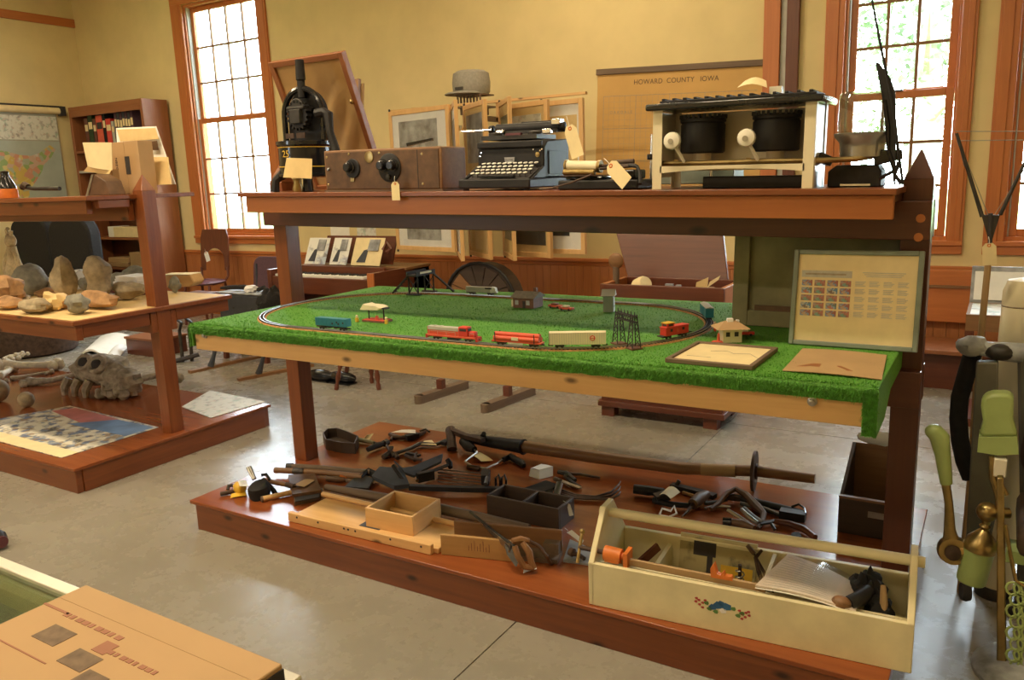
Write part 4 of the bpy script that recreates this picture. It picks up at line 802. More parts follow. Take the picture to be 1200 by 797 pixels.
for k in range(3): M().b6(.02 + k * .006, .15 - k * .006, -.001, 0, .25 - k * .006, .2525 - k * .006).ob('heading_line', 'ink_grey', t)
# weathered panel (back of an old door) leaning behind
t = T('weathered_panel', 'old green-grey crate lid standing against the rack behind the stamps', 'panel', (-.60, 3.12, TT + .001), 0); t.rotation_euler = (R2(-4), 0, 0)
M().frame(-.285, .36, 0, .42, .06, -.02, .02).ob('frame', 'weathered', t, .003); M().b6(-.23, .31, .0, .012, .05, .37).ob('board', 'weathered', t); M().b6(-.20, .31, -.012, 0, .055, .08).ob('lower_batten', 'leather', t)
# ------------------------------------------------------------------ things on the middle rack's deck
DZ = .1505
def tool(name, label, cat, parts, base=DZ, g=None, yplane=None):
    """parts: (part name, material, kind, data...) with points (px, py, height over base)"""
    pt = lambda q_: PZ(q_[0], q_[1], base + q_[2]) if len(q_) == 3 else V(q_)
    first = parts[0][3]; first = first[0] if isinstance(first, list) else first
    o = pt(first); o = V((o.x, o.y, base)); t = T(name, label, cat, o, 0, g); out = {}
    for p_ in parts:
        nm, mt, kd, d = p_[:4]; mm = M(); L = lambda q_: pt(q_) - o
        if kd == 't': mm.tube([L(q_) for q_ in d], p_[4], p_[5] if len(p_) > 5 else 8)
        elif kd == 'b':
            for a_, b2 in zip(d, d[1:]): mm.bar(L(a_), L(b2), p_[4], p_[5])
        elif kd == 'd': mm.lathe([(p_[4], -p_[5] / 2), (p_[4], p_[5] / 2)], L(d[0]), L(d[1]) - L(d[0]), 20)
        elif kd == 'e': mm.ell(L(d), p_[4], 12, 8, p_[5] if len(p_) > 5 else 0)
        elif kd == 'p': mm.prism([L(q_) for q_ in d], (0, 0, p_[4]))
        elif kd == 'q': mm.sheet(*[L(q_) for q_ in d], .0012, p_[4] if len(p_) > 4 else 0)
        par = t
        mm.ob(nm, mt, par, 0)
    return t
w_, m_, r_ = 'brown_wood_x', 'dark_metal', 'rust_iron'
# cannon-like long pole
t = tool('long_pole_tool', 'longest pole on the deck, iron socket head, brown shaft and disc guard', 'tool', [
    ('shaft', 'brown_wood_x', 't', [(612, 523, .07), (700, 536, .068), (800, 549, .07), (886, 552, .095), (955, 561, .095)], [.032, .031, .029, .026, .022], 14),
    ('socket', 'black_iron', 't', [(552, 514, .06), (575, 518, .06), (608, 523, .068), (614, 524, .07)], [.026, .031, .036, .042], 14),
    ('head', r_, 't', [(528, 504, .075), (529, 516, .05), (530, 527, .012)], [.03, .024, .028], 10), ('head_arm', r_, 'b', [(528, 504, .08), (545, 511, .085), (566, 516, .09)], .035, .022),
    ('lug', 'black_iron', 't', [(566, 512, .09), (567, 508, .12)], [.018, .012], 8), ('band', 'kraft', 't', [(822, 550, .078), (862, 552, .087)], .0292, 14),
    ('guard_disc', r_, 'd', [(884, 552, .095), (910, 555, .095)], .093, .012), ('guard_hub', r_, 'd', [(884, 552, .095), (910, 555, .095)], .036, .03)])
# scoop box at the back left
t = tool('scoop_box', 'dark curved wooden scoop box near the left post', 'box', [('base', 'dark_box_x', 'p', [(382, 525, 0), (416, 531, 0), (420, 522, 0), (396, 513, 0), (380, 516, 0)], .008)])
o = V(t.location); ring = [PZ(*q_, DZ) - o for q_ in ((382, 527), (400, 531), (417, 532), (421, 523), (408, 517), (396, 513), (384, 514), (379, 519))]
bx = M(); n = len(ring)
for i in range(n):
    a, b2 = ring[i], ring[(i + 1) % n]; bx.prism([a, b2, b2 + V((0, 0, .062)), a + V((0, 0, .062))], (b2 - a).normalized().cross(V((0, 0, 1))) * -.007)
bx.ob('side_wall', 'dark_box_x', t, .001)
tool('green_handle_tool', 'slim tool with dull green handle behind the scoop box', 'tool', [('handle', 'weathered', 't', [(410, 513, .02), (425, 516, .018), (438, 519, .015)], [.012, .014, .01]), ('shank', m_, 't', [(438, 519, .014), (446, 520, .01)], .006)])
tool('paper_tag', 'pointed cream tag standing up by the green handle', 'tag', [('card', 'tag_card', 'q', [(425, 516, .0), (432, 517, .0), (438, 508, .03), (430, 510, .03)], .002)])
tool('hammer_head', 'dark steel hammer head right of the scoop box', 'hammer', [('head', 'black_iron', 't', [(431, 527, .02), (440, 523, .022), (452, 519, .024)], [.014, .018, .016]), ('poll', m_, 't', [(450, 520, .024), (454, 518, .025)], .02)])
tool('iron_fittings', 'cluster of rusty iron screws and clamps in the middle back', 'fitting', [('body', r_, 't', [(449, 536, .012), (457, 531, .02), (463, 533, .014), (466, 537, .01)], [.014, .02, .016, .012]), ('screw', r_, 't', [(453, 522, .03), (457, 528, .025), (462, 535, .015)], [.007, .012, .008]), ('lever', m_, 't', [(462, 532, .015), (477, 527, .02), (492, 520, .022)], [.01, .009, .012]), ('jaw', m_, 'b', [(459, 524, .04), (455, 534, .015)], .02, .014)])
tool('iron_wrench', 'bent iron wrench lying toward the pole head', 'wrench', [('handle', r_, 't', [(465, 531, .012), (482, 525, .016), (494, 519, .018)], [.008, .012, .01]), ('shank', m_, 't', [(494, 520, .02), (510, 521, .016), (522, 517, .02)], [.012, .01, .014]), ('jaw', 'black_iron', 'b', [(519, 520, .02), (528, 515, .025)], .035, .02)])
tool('paper_tag', 'cream tag under the bent iron wrench', 'tag', [('card', 'tag_card', 'q', [(493, 521, .022), (512, 522, .022), (506, 516, .022), (497, 517, .022)], .001)])
tool('small_clamp', 'small dark iron clamp in front of the wrench', 'clamp', [('bar', r_, 't', [(475, 534, .012), (485, 538, .012), (494, 539, .012)], .009), ('screw', r_, 't', [(488, 531, .02), (486, 540, .006)], .009), ('foot', m_, 'b', [(476, 531, .016), (492, 534, .016)], .02, .012)])
tool('tagged_hardware', 'heap of rusty hardware under a white tag at the deck back', 'hardware', [('chain', r_, 't', [(457, 509, .012), (463, 512, .015), (470, 513, .016), (478, 512, .015), (488, 511, .014), (498, 506, .012)], [.012, .016, .012, .018, .014, .01]), ('body', 'black_iron', 'b', [(476, 513, .02), (490, 510, .022)], .04, .03), ('ring', m_, 't', [(492, 505, .01), (499, 503, .012), (503, 506, .01)], .006), ('link', r_, 't', [(458, 516, .01), (461, 510, .014)], .008)])
tool('paper_tag', 'long white tag across the rusty hardware heap', 'tag', [('card', 'paper', 'q', [(458, 507, .03), (487, 508, .04), (487, 504, .04), (470, 504, .04)], .002)])
# yellow labelled bottle / strap cup / wood pieces at the left end
tool('yellow_box_tool', 'yellow paper-wrapped tool with small black head at the left corner of the deck', 'tool', [('wrapped_body', 'yellow', 'e', (281, 572, .028), (.035, .03, .032), .25), ('paper_label', 'pale_print', 'q', [(281, 570, .062), (291, 570, .062), (288, 563, .065), (279, 564, .065)], .001), ('head', m_, 't', [(267, 574, .02), (268, 569, .035), (272, 569, .035)], .009), ('peg', r_, 't', [(258, 579, .012), (268, 577, .013), (275, 575, .015)], .011), ('card', 'yellow', 'q', [(270, 584, .004), (289, 581, .004), (288, 577, .01), (271, 579, .01)], .003)])
tool('strap_cup', 'black leather strap cup with steel loop behind the yellow tool', 'cup', [('cup', 'black_cloth', 't', [(304, 579, .0), (304, 577, .03), (303, 570, .06), (302, 568, .07)], [.045, .052, .05, .04], 14), ('strap', 'leather', 't', [(292, 575, .02), (296, 581, .008), (303, 581, .008), (309, 575, .03), (312, 566, .06)], .009, 7), ('strap', 'black_cloth', 't', [(308, 562, .06), (318, 572, .03), (324, 580, .006)], .012, 7), ('steel_loop', 'steel', 't', [(297, 562, .07), (290, 548, .115), (293, 547, .12), (299, 561, .075)], .007, 7), ('rim', 'black_gloss', 't', [(306, 557, .09), (312, 556, .09), (316, 562, .075)], .008, 7)])
tool('wooden_mallet', 'brown wooden handle stuck out over a dark block', 'mallet', [('handle', 'brown_wood_x', 't', [(311, 563, .045), (325, 566, .045), (341, 569, .045)], [.013, .012, .011], 10), ('ferrule', r_, 't', [(336, 568, .045), (345, 570, .045)], .0135, 10)])
t = tool('leather_notebook', 'brown leather-covered block book with a folded flap and tag', 'book', [('lower_block', 'old_wood_x', 'p', [(345, 593, 0), (374, 586, 0), (378, 576, 0), (344, 576, 0)], .018), ('upper_cover', 'leather', 'p', [(343, 583, .024), (377, 578, .024), (369, 558, .028), (338, 560, .028)], .016), ('gutter', 'ink', 'p', [(346, 589, .019), (374, 584, .019), (372, 572, .019), (345, 574, .019)], .006), ('flap_tag', 'kraft', 'q', [(343, 569, .048), (356, 571, .048), (369, 563, .048), (357, 562, .048)], .003)])
tool('wooden_dowel', 'short tan wooden dowel in front of the leather book', 'dowel', [('rod', 'pine_x', 't', [(307, 585, .014), (324, 581, .014), (342, 577, .014)], .013, 10), ('end_cap', 'old_wood_x', 't', [(306, 585.3, .014), (308, 584.8, .014)], .0138, 10)])
tool('hand_adze', 'long-handled hoe with flat grey blade lying along the deck', 'hoe', [('handle', w_, 't', [(322, 551, .03), (344, 552, .03), (380, 554, .03), (425, 559, .03)], [.016, .015, .014, .017], 10), ('ferrule', m_, 't', [(344, 552, .03), (356, 553, .03)], .0165, 10), ('blade', m_, 'p', [(404, 572, .006), (432, 574, .006), (438, 563, .02), (426, 557, .03), (415, 562, .02)], .008), ('socket', 'black_iron', 't', [(422, 559, .032), (432, 553, .035), (441, 557, .03)], [.014, .022, .02])])
tool('dark_pole', 'dark round pole lying behind the hoe handle', 'pole', [('rod', 'old_wood_x', 't', [(339, 547, .04), (380, 549, .036), (418, 553, .036), (434, 553, .04)], [.017, .016, .016, .014], 10), ('ferrule', m_, 't', [(336, 547, .04), (343, 547, .04)], .019, 10)])
tool('red_file_handle', 'stubby reddish-brown file handle in front of the hoe', 'handle', [('grip', 'leather', 't', [(383, 561, .014), (395, 562, .016), (405, 562, .013)], [.012, .016, .012], 10), ('tang', 'orange_paint', 't', [(398, 558, .03), (406, 560, .02)], [.009, .006])])
tool('plough_share', 'blue-black curved iron ploughshare at the heart of the pile', 'ploughshare', [('mouldboard', 'charcoal', 'p', [(436, 562, .02), (462, 574, .01), (480, 572, .01), (472, 552, .05), (456, 552, .045), (445, 551, .045)], .02), ('wing', 'charcoal', 'p', [(462, 542, .07), (474, 556, .05), (485, 560, .03), (498, 552, .05), (517, 543, .075), (519, 534, .08), (505, 540, .075), (484, 549, .055), (472, 551, .05)], .012), ('brace', 'black_iron', 't', [(461, 546, .085), (468, 556, .06), (475, 566, .02)], [.012, .012, .014]), ('bolt', 'brass', 'd', [(489, 563, .03), (489, 568, .03)], .008, .012), ('cheek', 'black_iron', 'b', [(489, 560, .04), (508, 556, .04)], .03, .045)])
tool('claw_hammer', 'hammer with grey shank standing behind the ploughshare', 'hammer', [('handle', m_, 't', [(499, 556, .025), (512, 550, .03), (525, 545, .032)], .009), ('head', 'black_iron', 't', [(524, 538, .055), (527, 543, .035), (528, 548, .02)], [.012, .015, .012])])
tool('long_black_bar', 'long straight black iron bar with grey grip end', 'bar', [('bar', 'black_iron', 'b', [(480, 571, .03), (540, 573, .03), (608, 574, .03)], .03, .022), ('trigger_part', m_, 't', [(600, 575, .03), (625, 577, .025), (648, 576, .03)], [.013, .012, .016]), ('stock', 'black_iron', 'p', [(612, 576, .03), (636, 580, .025), (656, 572, .035), (640, 566, .045)], .014), ('grip', 'steel', 't', [(656, 566, .06), (652, 580, .02)], [.016, .017], 12), ('wire_guard', m_, 't', [(624, 573, .04), (634, 580, .015), (648, 582, .012)], .004)])
for i in range(5):
    y0 = 552 + i * 3.6
    tool('iron_tine', ('thin iron tine farthest back beside the black clamps', 'second thin iron tine from the back', 'middle thin iron tine of the five', 'fourth thin iron tine from the back', 'thin iron tine nearest the long black bar')[i], 'tine', [('rod', r_, 't', [(513, y0 - 2, .012), (540, y0 + .5, .014), (566, y0 + 3, .014)], .0035, 6)], g='thin iron tines in the tool pile')
tool('black_clamp', 'black ridged clamp block at the end of the tines', 'clamp', [('block', 'black_iron', 'p', [(564, 569, .01), (573, 569, .01), (575, 561, .01), (565, 561, .01)], .05), ('ridge', m_, 't', [(569, 568, .06), (571, 560, .06)], .01)])
for i, px_ in enumerate((582, 589)): tool('iron_staple', 'bent black iron staple, %s of the pair beside the clamp' % ('left', 'right')[i], 'staple', [('hoop', 'black_iron', 't', [(px_ - 1, 569, .0), (px_ - 1, 560, .05), (px_ + 2, 556, .06), (px_ + 4, 562, .04), (px_ + 4, 569, .0)], .006, 7)])
tool('hand_brace', 'carpenter\'s hand brace with wooden knob lying before the pole head', 'brace', [('knob', 'black_iron', 't', [(543, 517, .05), (549, 523, .045), (556, 527, .04)], [.026, .03, .018], 12), ('crank', 'steel', 't', [(556, 527, .04), (559, 530, .035), (545, 541, .02), (556, 548, .012), (570, 549, .012), (583, 543, .015), (590, 538, .02)], .006, 7), ('chuck', 'black_iron', 't', [(590, 539, .02), (598, 535, .022), (612, 543, .018), (614, 546, .016)], [.014, .018, .018, .012], 10), ('wood_grip', 'leather', 't', [(548, 547, .012), (562, 549, .012)], .013, 10)])
tool('paper_tag', 'cream tag lying against the hand brace knob', 'tag', [('card', 'tag_card', 'q', [(554, 534, .03), (564, 541, .01), (578, 540, .008), (562, 530, .03)], .003)])
t = tool('folded_card', 'small white folded paper box between the brace and the pliers', 'card', [('front_face', 'white', 'q', [(620, 558, 0), (632, 562, 0), (632, 551, .035), (622, 549, .035)], .001), ('side_face', 'white', 'q', [(632, 562, 0), (648, 558, 0), (648, 547, .035), (632, 551, .035)], .001), ('top_face', 'white', 'q', [(622, 549, .035), (632, 551, .036), (648, 547, .036), (634, 544, .04)], .002)])
tool('pliers', 'grey steel pliers right of the white folded card', 'pliers', [('jaw', m_, 't', [(654, 553, .02), (664, 555, .022), (674, 563, .015)], [.01, .014, .01]), ('handle', r_, 't', [(664, 555, .02), (680, 556, .015), (703, 560, .01)], [.01, .008, .007]), ('handle', m_, 't', [(662, 557, .015), (670, 565, .01), (680, 571, .008)], [.01, .009, .008]), ('pivot', 'steel', 'd', [(664, 556, .03), (664, 553, .05)], .01, .008)])
tool('flat_chisel', 'flat grey chisel in front of the pliers', 'chisel', [('blade', 'steel', 'b', [(655, 563, .012), (680, 572, .012)], .022, .006), ('handle', 'old_wood_x', 't', [(650, 561, .015), (657, 564, .014)], .011)])
for i, (lb, dy) in enumerate((('upper', 0), ('middle', 5), ('lower', 10))):
    tool('wire_hook', '%s of three thin curved iron hooks behind the black box' % lb, 'hook', [('wire', r_, 't', [(655, 573 + dy * .5, .012), (675, 580 + dy * .4, .014), (698, 582 + dy * .3, .014), (716, 577 + dy * .8, .02), (725, 568 + dy * 1.2, .03), (727, 564 + dy * 1.2, .035)], [.004, .005, .005, .006, .005, .003], 6)], g='curved iron hooks')
# dark two-compartment box
a, b2, c = PZ(571, 604, DZ), PZ(655, 622, DZ), PZ(670, 606, DZ); L = (b2 - a).length; dpt = (c - b2).length; an = math.atan2((b2 - a).y, (b2 - a).x)
t = T('divided_box', 'dark wooden box with two open compartments at the deck centre', 'box', a, an)
M().b6(0, L, 0, .012, 0, .095).ob('front_board', 'dark_box_x', t, .002); M().b6(0, L, dpt - .012, dpt, 0, .095).ob('back_board', 'dark_box_x', t, .002)
for x in (0, L * .49, L - .012): M().b6(x, x + .012, .012, dpt - .012, 0, .095).ob('divider', 'dark_box_y', t, .002)
M().b6(.012, L - .012, .012, dpt - .012, 0, .008).ob('bottom', 'dark_box_x', t)
tool('white_tag', 'narrow white tag hanging on the right end of the divided box', 'tag', [('card', 'white', 'q', [(664, 589, .09), (668, 591, .085), (672, 604, .04), (667, 605, .04)], .001), ('string', 'paper', 't', [(660, 587, .1), (665, 590, .09)], .001, 4)])
# tapered grey pole and tan stick running behind the pine board
tool('tapered_pole', 'long tapered grey-brown pole lying behind the pine board', 'pole', [('rod', 'old_wood_x', 't', [(382, 571, .03), (430, 580, .03), (500, 593, .032), (560, 606, .03), (620, 620, .03)], [.016, .022, .024, .022, .02], 12)])
tool('tan_stick', 'straight tan wooden stick between the pole and the pine board', 'stick', [('rod', 'pine_x', 't', [(378, 579, .036), (450, 595, .036), (537, 615, .036)], .012, 10)])
# pine tray board with box
A = PZ(338, 611, DZ); B = PZ(505, 651, DZ); an = math.atan2((B - A).y, (B - A).x); L = (B - A).length
t = T('pine_tray', 'pale pine tray board with raised front strip along the deck edge', 'tray', A, an)
M().b6(0, L, .0, .022, 0, .042).ob('front_strip', 'pine_x', t, .003); M().b6(.005, L + .02, .023, .26, 0, .022).ob('board', 'pine_x', t, .003); M().b6(L * .46, L * .60, .06, .16, .022, .024).ob('dark_inlay', 'charcoal', t)
for f_ in (.07, .23, .42, .45, .5, .74, .94): M().lathe([(.005, 0), (.004, .002)], (L * f_, 0, .028), (0, -1, 0), 8).ob('nail', 'ink', t)
t = T('pine_box', 'small open square pine box standing on the tray board', 'box', PZ(429, 617, DZ + .022) , an + .02)
t.location.z = DZ + .0225
M().b6(0, .245, 0, .012, 0, .085).ob('front_board', 'pine_x', t, .002); M().b6(0, .245, .198, .21, 0, .085).ob('back_board', 'pine_x', t, .002)
for x in (0, .233): M().b6(x, x + .012, .012, .198, 0, .085).ob('side_board', 'pine_y', t, .002)
M().b6(.012, .233, .012, .198, 0, .006).ob('bottom', 'charcoal', t)
# mitre box with saw
A = PZ(517, 650, DZ); B = PZ(652, 664, DZ); an = math.atan2((B - A).y, (B - A).x); L = (B - A).length
t = T('mitre_box', 'long wooden mitre box with yellow front board at the deck edge', 'mitre box', A, an)
M().b6(0, L * .62, 0, .016, 0, .085).ob('front_board', 'honey_x', t, .002, None, 'yellowish front board with red scale marks'); M().b6(.02, L, .10, .116, 0, .10).ob('back_board', 'brown_wood_x', t, .002); M().b6(.0, L, .017, .099, 0, .018).ob('base', 'old_wood_x', t)
M().b6(L * .86, L * .99, .06, .10, .018, .06).ob('end_block', 'old_wood_y', t); sc_ = M()
for k in range(8): sc_.b6(L * .25 + k * .012, L * .25 + k * .012 + .0012, -.001, 0, .03, .05 + .012 * (k % 3))
sc_.ob('scale_marks', 'maroon', t)
t = tool('back_saw', 'back saw with worn wooden handle laid across the mitre box', 'saw', [('back', 'dark_metal', 't', [(551, 600, .115), (580, 624, .10), (607, 643, .10)], .006, 6)])
o = V(t.location); q_ = lambda px, py, z: PZ(px, py, DZ + z) - o
M().prism([q_(551, 601, .112), q_(598, 640, .10), q_(596, 648, .06), q_(592, 640, .06)], (.0015, .001, 0)).ob('blade', 'steel', t)
M().prism([q_(591, 637, .09), q_(602, 641, .09), q_(607, 657, .05), q_(604, 664, .035), q_(594, 650, .06)], (.004, .002, 0)).ob('heel_plate', 'dark_metal', t)
M().tube([q_(600, 634, .12), q_(610, 632, .12), q_(620, 634, .11)], [.01, .014, .01], 8).tube([q_(603, 640, .11), q_(607, 652, .075), q_(614, 664, .03), q_(626, 666, .02)], [.011, .012, .013, .01], 8).tube([q_(612, 636, .11), q_(620, 647, .08), q_(622, 658, .045), q_(626, 666, .02)], [.012, .014, .013, .011], 8).ob('handle', 'brown_wood_z', t)
for k in (0, 1): M().lathe([(.005, 0), (.005, .002)], q_(597, 638 + 8 * k, .1 - .02 * k), (-.3, -1, 0), 8).ob('saw_nut', 'brass', t)
tool('white_tag', 'small white tag folded under the saw handle', 'tag', [('card', 'white', 'q', [(613, 672, .002), (629, 667, .002), (628, 663, .012), (614, 665, .014)], .003)])
tool('curved_brass_strip', 'curved brown leather strip standing beside the saw handle', 'strip', [('strip', 'leather', 't', [(620, 634, .10), (632, 640, .085), (641, 652, .05), (646, 661, .004)], .007, 7)])
# trowel plate, tag
tool('grey_slate', 'flat grey plate with a wooden-knobbed trowel at the toolbox corner', 'plate', [('plate', 'photo_grey', 'p', [(660, 659, 0), (690, 663, 0), (693, 645, 0), (668, 634, 0)], .008), ('trowel_neck', r_, 't', [(668, 648, .025), (678, 650, .02), (685, 655, .015)], [.012, .009, .008]), ('knob', 'leather', 't', [(668, 646, .028), (672, 648, .026)], .017, 10)])
tool('white_tag', 'white paper tag tied near the orange clamp', 'tag', [('card', 'white', 'q', [(664, 624, .06), (670, 621, .07), (684, 633, .05), (682, 637, .045)], .001), ('string', 'paper', 't', [(666, 622, .068), (662, 619, .06)], .001, 4)])
# ------------------------------------------------------------------ cream toolbox, its local x along the box
A = PZ(690, 708, DZ); B = PZ(1068, 790, DZ); an = math.atan2((B - A).y, (B - A).x); L = (B - A).length; D_ = .335
t = T('toolbox', 'long cream-painted wooden carrying toolbox with floral decal and dowel handle', 'toolbox', (A.x, A.y, DZ), an)
M().b6(.012, L - .012, 0, .018, 0, .155).ob('front_board', 'cream_paint', t, .002); M().b6(.02, L - .02, D_ - .018, D_, 0, .155).ob('back_board', 'cream_paint', t, .002); M().b6(.02, L - .02, .018, D_ - .018, .0, .012).ob('bottom', 'cream_paint', t)
for x in (0, L - .02): M().prism([(x, 0, 0), (x, D_, 0), (x, D_, .155), (x, D_ * .62, .31), (x, D_ * .38, .31), (x, 0, .155)], (.02, 0, 0)).ob('end_panel', 'cream_paint', t, .003)
M().cyl((-.015, D_ / 2, .275), (L + .02, D_ / 2, .275), .017, None, 18).ob('handle', 'cream_paint', t)
M().b6(.02, L - .02, .058, .07, .012, .135).ob('inner_rail', 'cream_paint', t); M().b6(.19, .205, .07, D_ - .018, .012, .12).ob('divider', 'cream_paint', t); M().b6(.56, .572, .07, D_ - .018, .012, .15).ob('divider', 'cream_paint', t); M().b6(.83, .842, .018, .14, .012, .13).ob('divider', 'cream_paint', t)
dc = T_ = None
def blob(nm, mt, x, z, r, n=7):
    M().prism([(x + r * math.cos(2 * math.pi * k / n) * (1 + .25 * (k % 2)), -.0006, z + .8 * r * math.sin(2 * math.pi * k / n) * (1 + .25 * (k % 2))) for k in range(n)], (0, .0005, 0)).ob(nm, mt, t)
plain('decal_blue', (.03, .12, .28), .5); plain('decal_red', (.45, .06, .06), .5); plain('decal_green', (.10, .22, .06), .5)
cx_, cz_ = L * .455, .088
for dx, dz, r in ((-.012, .006, .014), (.014, .006, .014), (-.004, .014, .010), (-.03, -.004, .011)): blob('blue_petals', 'decal_blue', cx_ + dx, cz_ + dz, r, 10)
blob('white_flower', 'white', cx_ + .003, cz_ - .010, .010, 10)
for dx, dz in ((-.04, -.012), (.035, .004), (-.02, -.018), (.062, -.006), (-.05, .006), (.05, -.016)): blob('leaf', 'decal_green', cx_ + dx, cz_ + dz, .008, 6)
for sx_ in (-1, 1):
    for dx, dz in ((0, 0), (.012, .007), (.01, -.008), (.022, 0), (-.008, .01), (.0, -.016), (.02, .012)): blob('red_berry', 'decal_red', cx_ + sx_ * (.062 + dx), cz_ + dz + (.004 if sx_ < 0 else -.008), .005, 6)
tb = t
def inbox(name, label, cat, x, y, z, rz=0):
    c = Matrix.Rotation(an, 4, 'Z') @ V((x, y, 0)); return T(name, label, cat, (A.x + c.x, A.y + c.y, DZ + z), an + rz)
k = inbox('drawing_board', 'yellowed board with dark ink drawing leaning inside the toolbox', 'board', .235, .285, .013); k.rotation_euler = (R2(-14), 0, an)
M().b6(0, .27, 0, .012, 0, .16).ob('board', 'drawing', k); M().b6(.05, .13, -.002, 0, .09, .14).b6(.10, .12, -.002, 0, .02, .09).ob('ink_figure', 'ink', k); M().b6(.15, .26, -.001, 0, .015, .07).ob('pale_label', 'yellow', k)
k = inbox('coil_spring', 'steel coil spring standing in the toolbox middle', 'spring', .47, .2, .02); M().tube([(.014 * math.cos(a * .7), .014 * math.sin(a * .7), .0025 * a) for a in range(44)], .0028, 6).ob('coil', 'steel', k); M().cyl((0, 0, .0), (0, 0, .125), .006).ob('core_rod', 'rust_iron', k)
k = inbox('wooden_file_handle', 'red-brown tool handle lying in the toolbox behind the inner rail', 'handle', .30, .10, .09); M().tube([(0, 0, 0), (.05, 0, .002), (.12, 0, -.005), (.22, .01, -.03)], [.012, .011, .009, .006], 9).ob('handle', 'leather', k); M().cyl((-.003, 0, 0), (.003, 0, 0), .0125).ob('end_cap', 'brown_wood_x', k)
k = inbox('iron_gouge', 'dark iron gouge leaning on the back board of the toolbox', 'gouge', .50, .29, .05, .3); M().tube([(0, 0, .10), (.03, -.04, .05), (.06, -.1, -.02)], [.004, .006, .007], 7).ob('shank', 'rust_iron', k); M().cyl((-.02, .02, .12), (0, 0, .1), .008).ob('handle', 'leather', k)
k = inbox('curved_hook', 'rusty curved hook hanging inside the toolbox beside the paper', 'hook', .53, .27, .03, -.4); M().tube([(-.02, .03, .13), (-.025, .0, .11), (0, -.02, .08), (.03, -.04, .05), (.04, -.05, .02)], [.005, .007, .008, .008, .01], 7).ob('hook', 'rust_iron', k)
k = inbox('steel_rods', 'short dark steel rod on the toolbox floor', 'rod', .30, .2, .022); M().cyl((0, 0, .0), (.24, -.06, .0), .009).ob('rod', 'dark_metal', k)
k = inbox('wood_strip', 'red-brown wood strip slanting in the left toolbox compartment', 'strip', .06, .12, .03); M().bar((0, 0, 0), (.11, .14, .10), .012, .03).ob('strip', 'mahogany_x', k)
k = inbox('bagged_papers', 'sheaf of lined paper in a clear plastic bag lying in the toolbox', 'papers', .55, .06, .15)
M().sheet((0, -.03, .016), (.29, -.03, -.01), (.31, .1, .0), (.06, .235, .012), .006, .012, 10).ob('paper', 'cloth_bag', k); M().sheet((-.012, -.04, .025), (.31, -.035, .0), (.325, .11, .012), (.05, .245, .022), .001, .018, 10).ob('plastic_bag', 'plastic_film', k)
M().sheet((-.0, -.038, .014), (.30, -.036, -.012), (.30, -.03, -.012), (0, -.032, .014), .001, .012).ob('bag_seal', 'paper', k)
ln = M()
for i in range(14): v0 = i / 14; ln.sheet(V((.02 + .05 * v0, -.02 + .24 * v0, .0245 - .003 * v0)), V((.27 + .02 * v0, -.02 + .12 * v0, -.001 + .004 * v0)), V((.27 + .02 * v0, -.0188 + .12 * v0, -.001 + .004 * v0)), V((.02 + .05 * v0, -.0188 + .24 * v0, .0245 - .003 * v0)), .0004, .012)
ln.ob('ruled_lines', 'ink_grey', k)
k = inbox('auger_knob', 'dark tool with a rounded tan wooden knob end in the toolbox', 'tool', .80, .05, .155); M().ell((0, 0, 0), (.03, .024, .022)).ob('knob', 'brown_wood_x', k); M().tube([(.02, .005, .0), (.05, .04, .005), (.07, .09, .01)], [.022, .024, .02], 10).ob('shank', 'black_iron', k)
k = inbox('black_apron', 'black cloth bundle draped inside the right end of the toolbox', 'cloth', .90, .17, .03)
M().ell((-.04, .02, .085), (.06, .085, .08), 18, 12, .45, 4).ell((.0, -.04, .06), (.045, .06, .07), 16, 10, .4, 4, None, 2).ob('bundle', 'black_cloth', k); M().tube([(.01, -.1, .06), (.015, -.07, .12), (.01, -.03, .16)], [.006, .012, .008], 7).ob('leather_tie', 'kraft', k)
k = inbox('bar_clamp', 'orange-headed bar clamp resting along the toolbox front', 'clamp', .02, .045, .168)
M().bar((.07, .0, -.005), (.56, -.005, -.008), .012, .022).ob('bar', 'kraft', k); M().cyl((.025, 0, .012), (.085, 0, .01), .026, .024, 16).b6(.03, .08, -.02, .02, -.012, .005).ob('head', 'orange_paint', k)
M().prism([(.10, -.03, -.02), (.10, .03, -.02), (.10, .03, .035), (.10, -.03, .035)], (.014, 0, 0)).cyl((.085, 0, .01), (.10, 0, .01), .012).ob('jaw', 'orange_paint', k); M().cyl((-.07, .0, .014), (.03, 0, .012), .008).ob('screw', 'rust_iron', k); M().cyl((-.066, -.03, -.03), (-.07, .03, .06), .006).ell((-.07, .03, .06), (.01, .01, .01)).ob('tommy_bar', 'brass', k)
M().prism([(.39, -.012, .0), (.46, -.012, .0), (.455, -.012, .014), (.435, -.012, .012), (.43, -.012, .026), (.42, -.012, .012), (.41, -.012, .016), (.40, -.012, .05), (.388, -.012, .03)], (0, .02, 0)).ob('tail_jaw', 'orange_paint', k)
# ------------------------------------------------------------------ pile behind the toolbox
tool('black_pistol_grip_tool', 'black tubular tool at the left of the pile behind the toolbox', 'tool', [('tube', 'black_iron', 't', [(743, 573, .03), (760, 575, .03), (778, 577, .03)], [.022, .023, .018], 12), ('nozzle', 'black_iron', 't', [(766, 586, .02), (785, 591, .02), (812, 593, .02)], [.016, .013, .012], 10), ('bracket', m_, 'b', [(768, 584, .03), (783, 580, .04)], .05, .03)])
tool('paper_tag', 'curled cream tag on the black tubular tool', 'tag', [('card', 'tag_card', 'q', [(773, 580, .05), (786, 585, .05), (797, 577, .055), (783, 571, .06)], .014)])
tool('white_string_loop', 'loop of white string hanging over the toolbox handle', 'string', [('loop', 'white', 't', [(773, 603, .015), (776, 596, .03), (786, 599, .025), (790, 593, .03), (793, 602, .02), (784, 606, .012), (774, 604, .014)], .005, 6)])
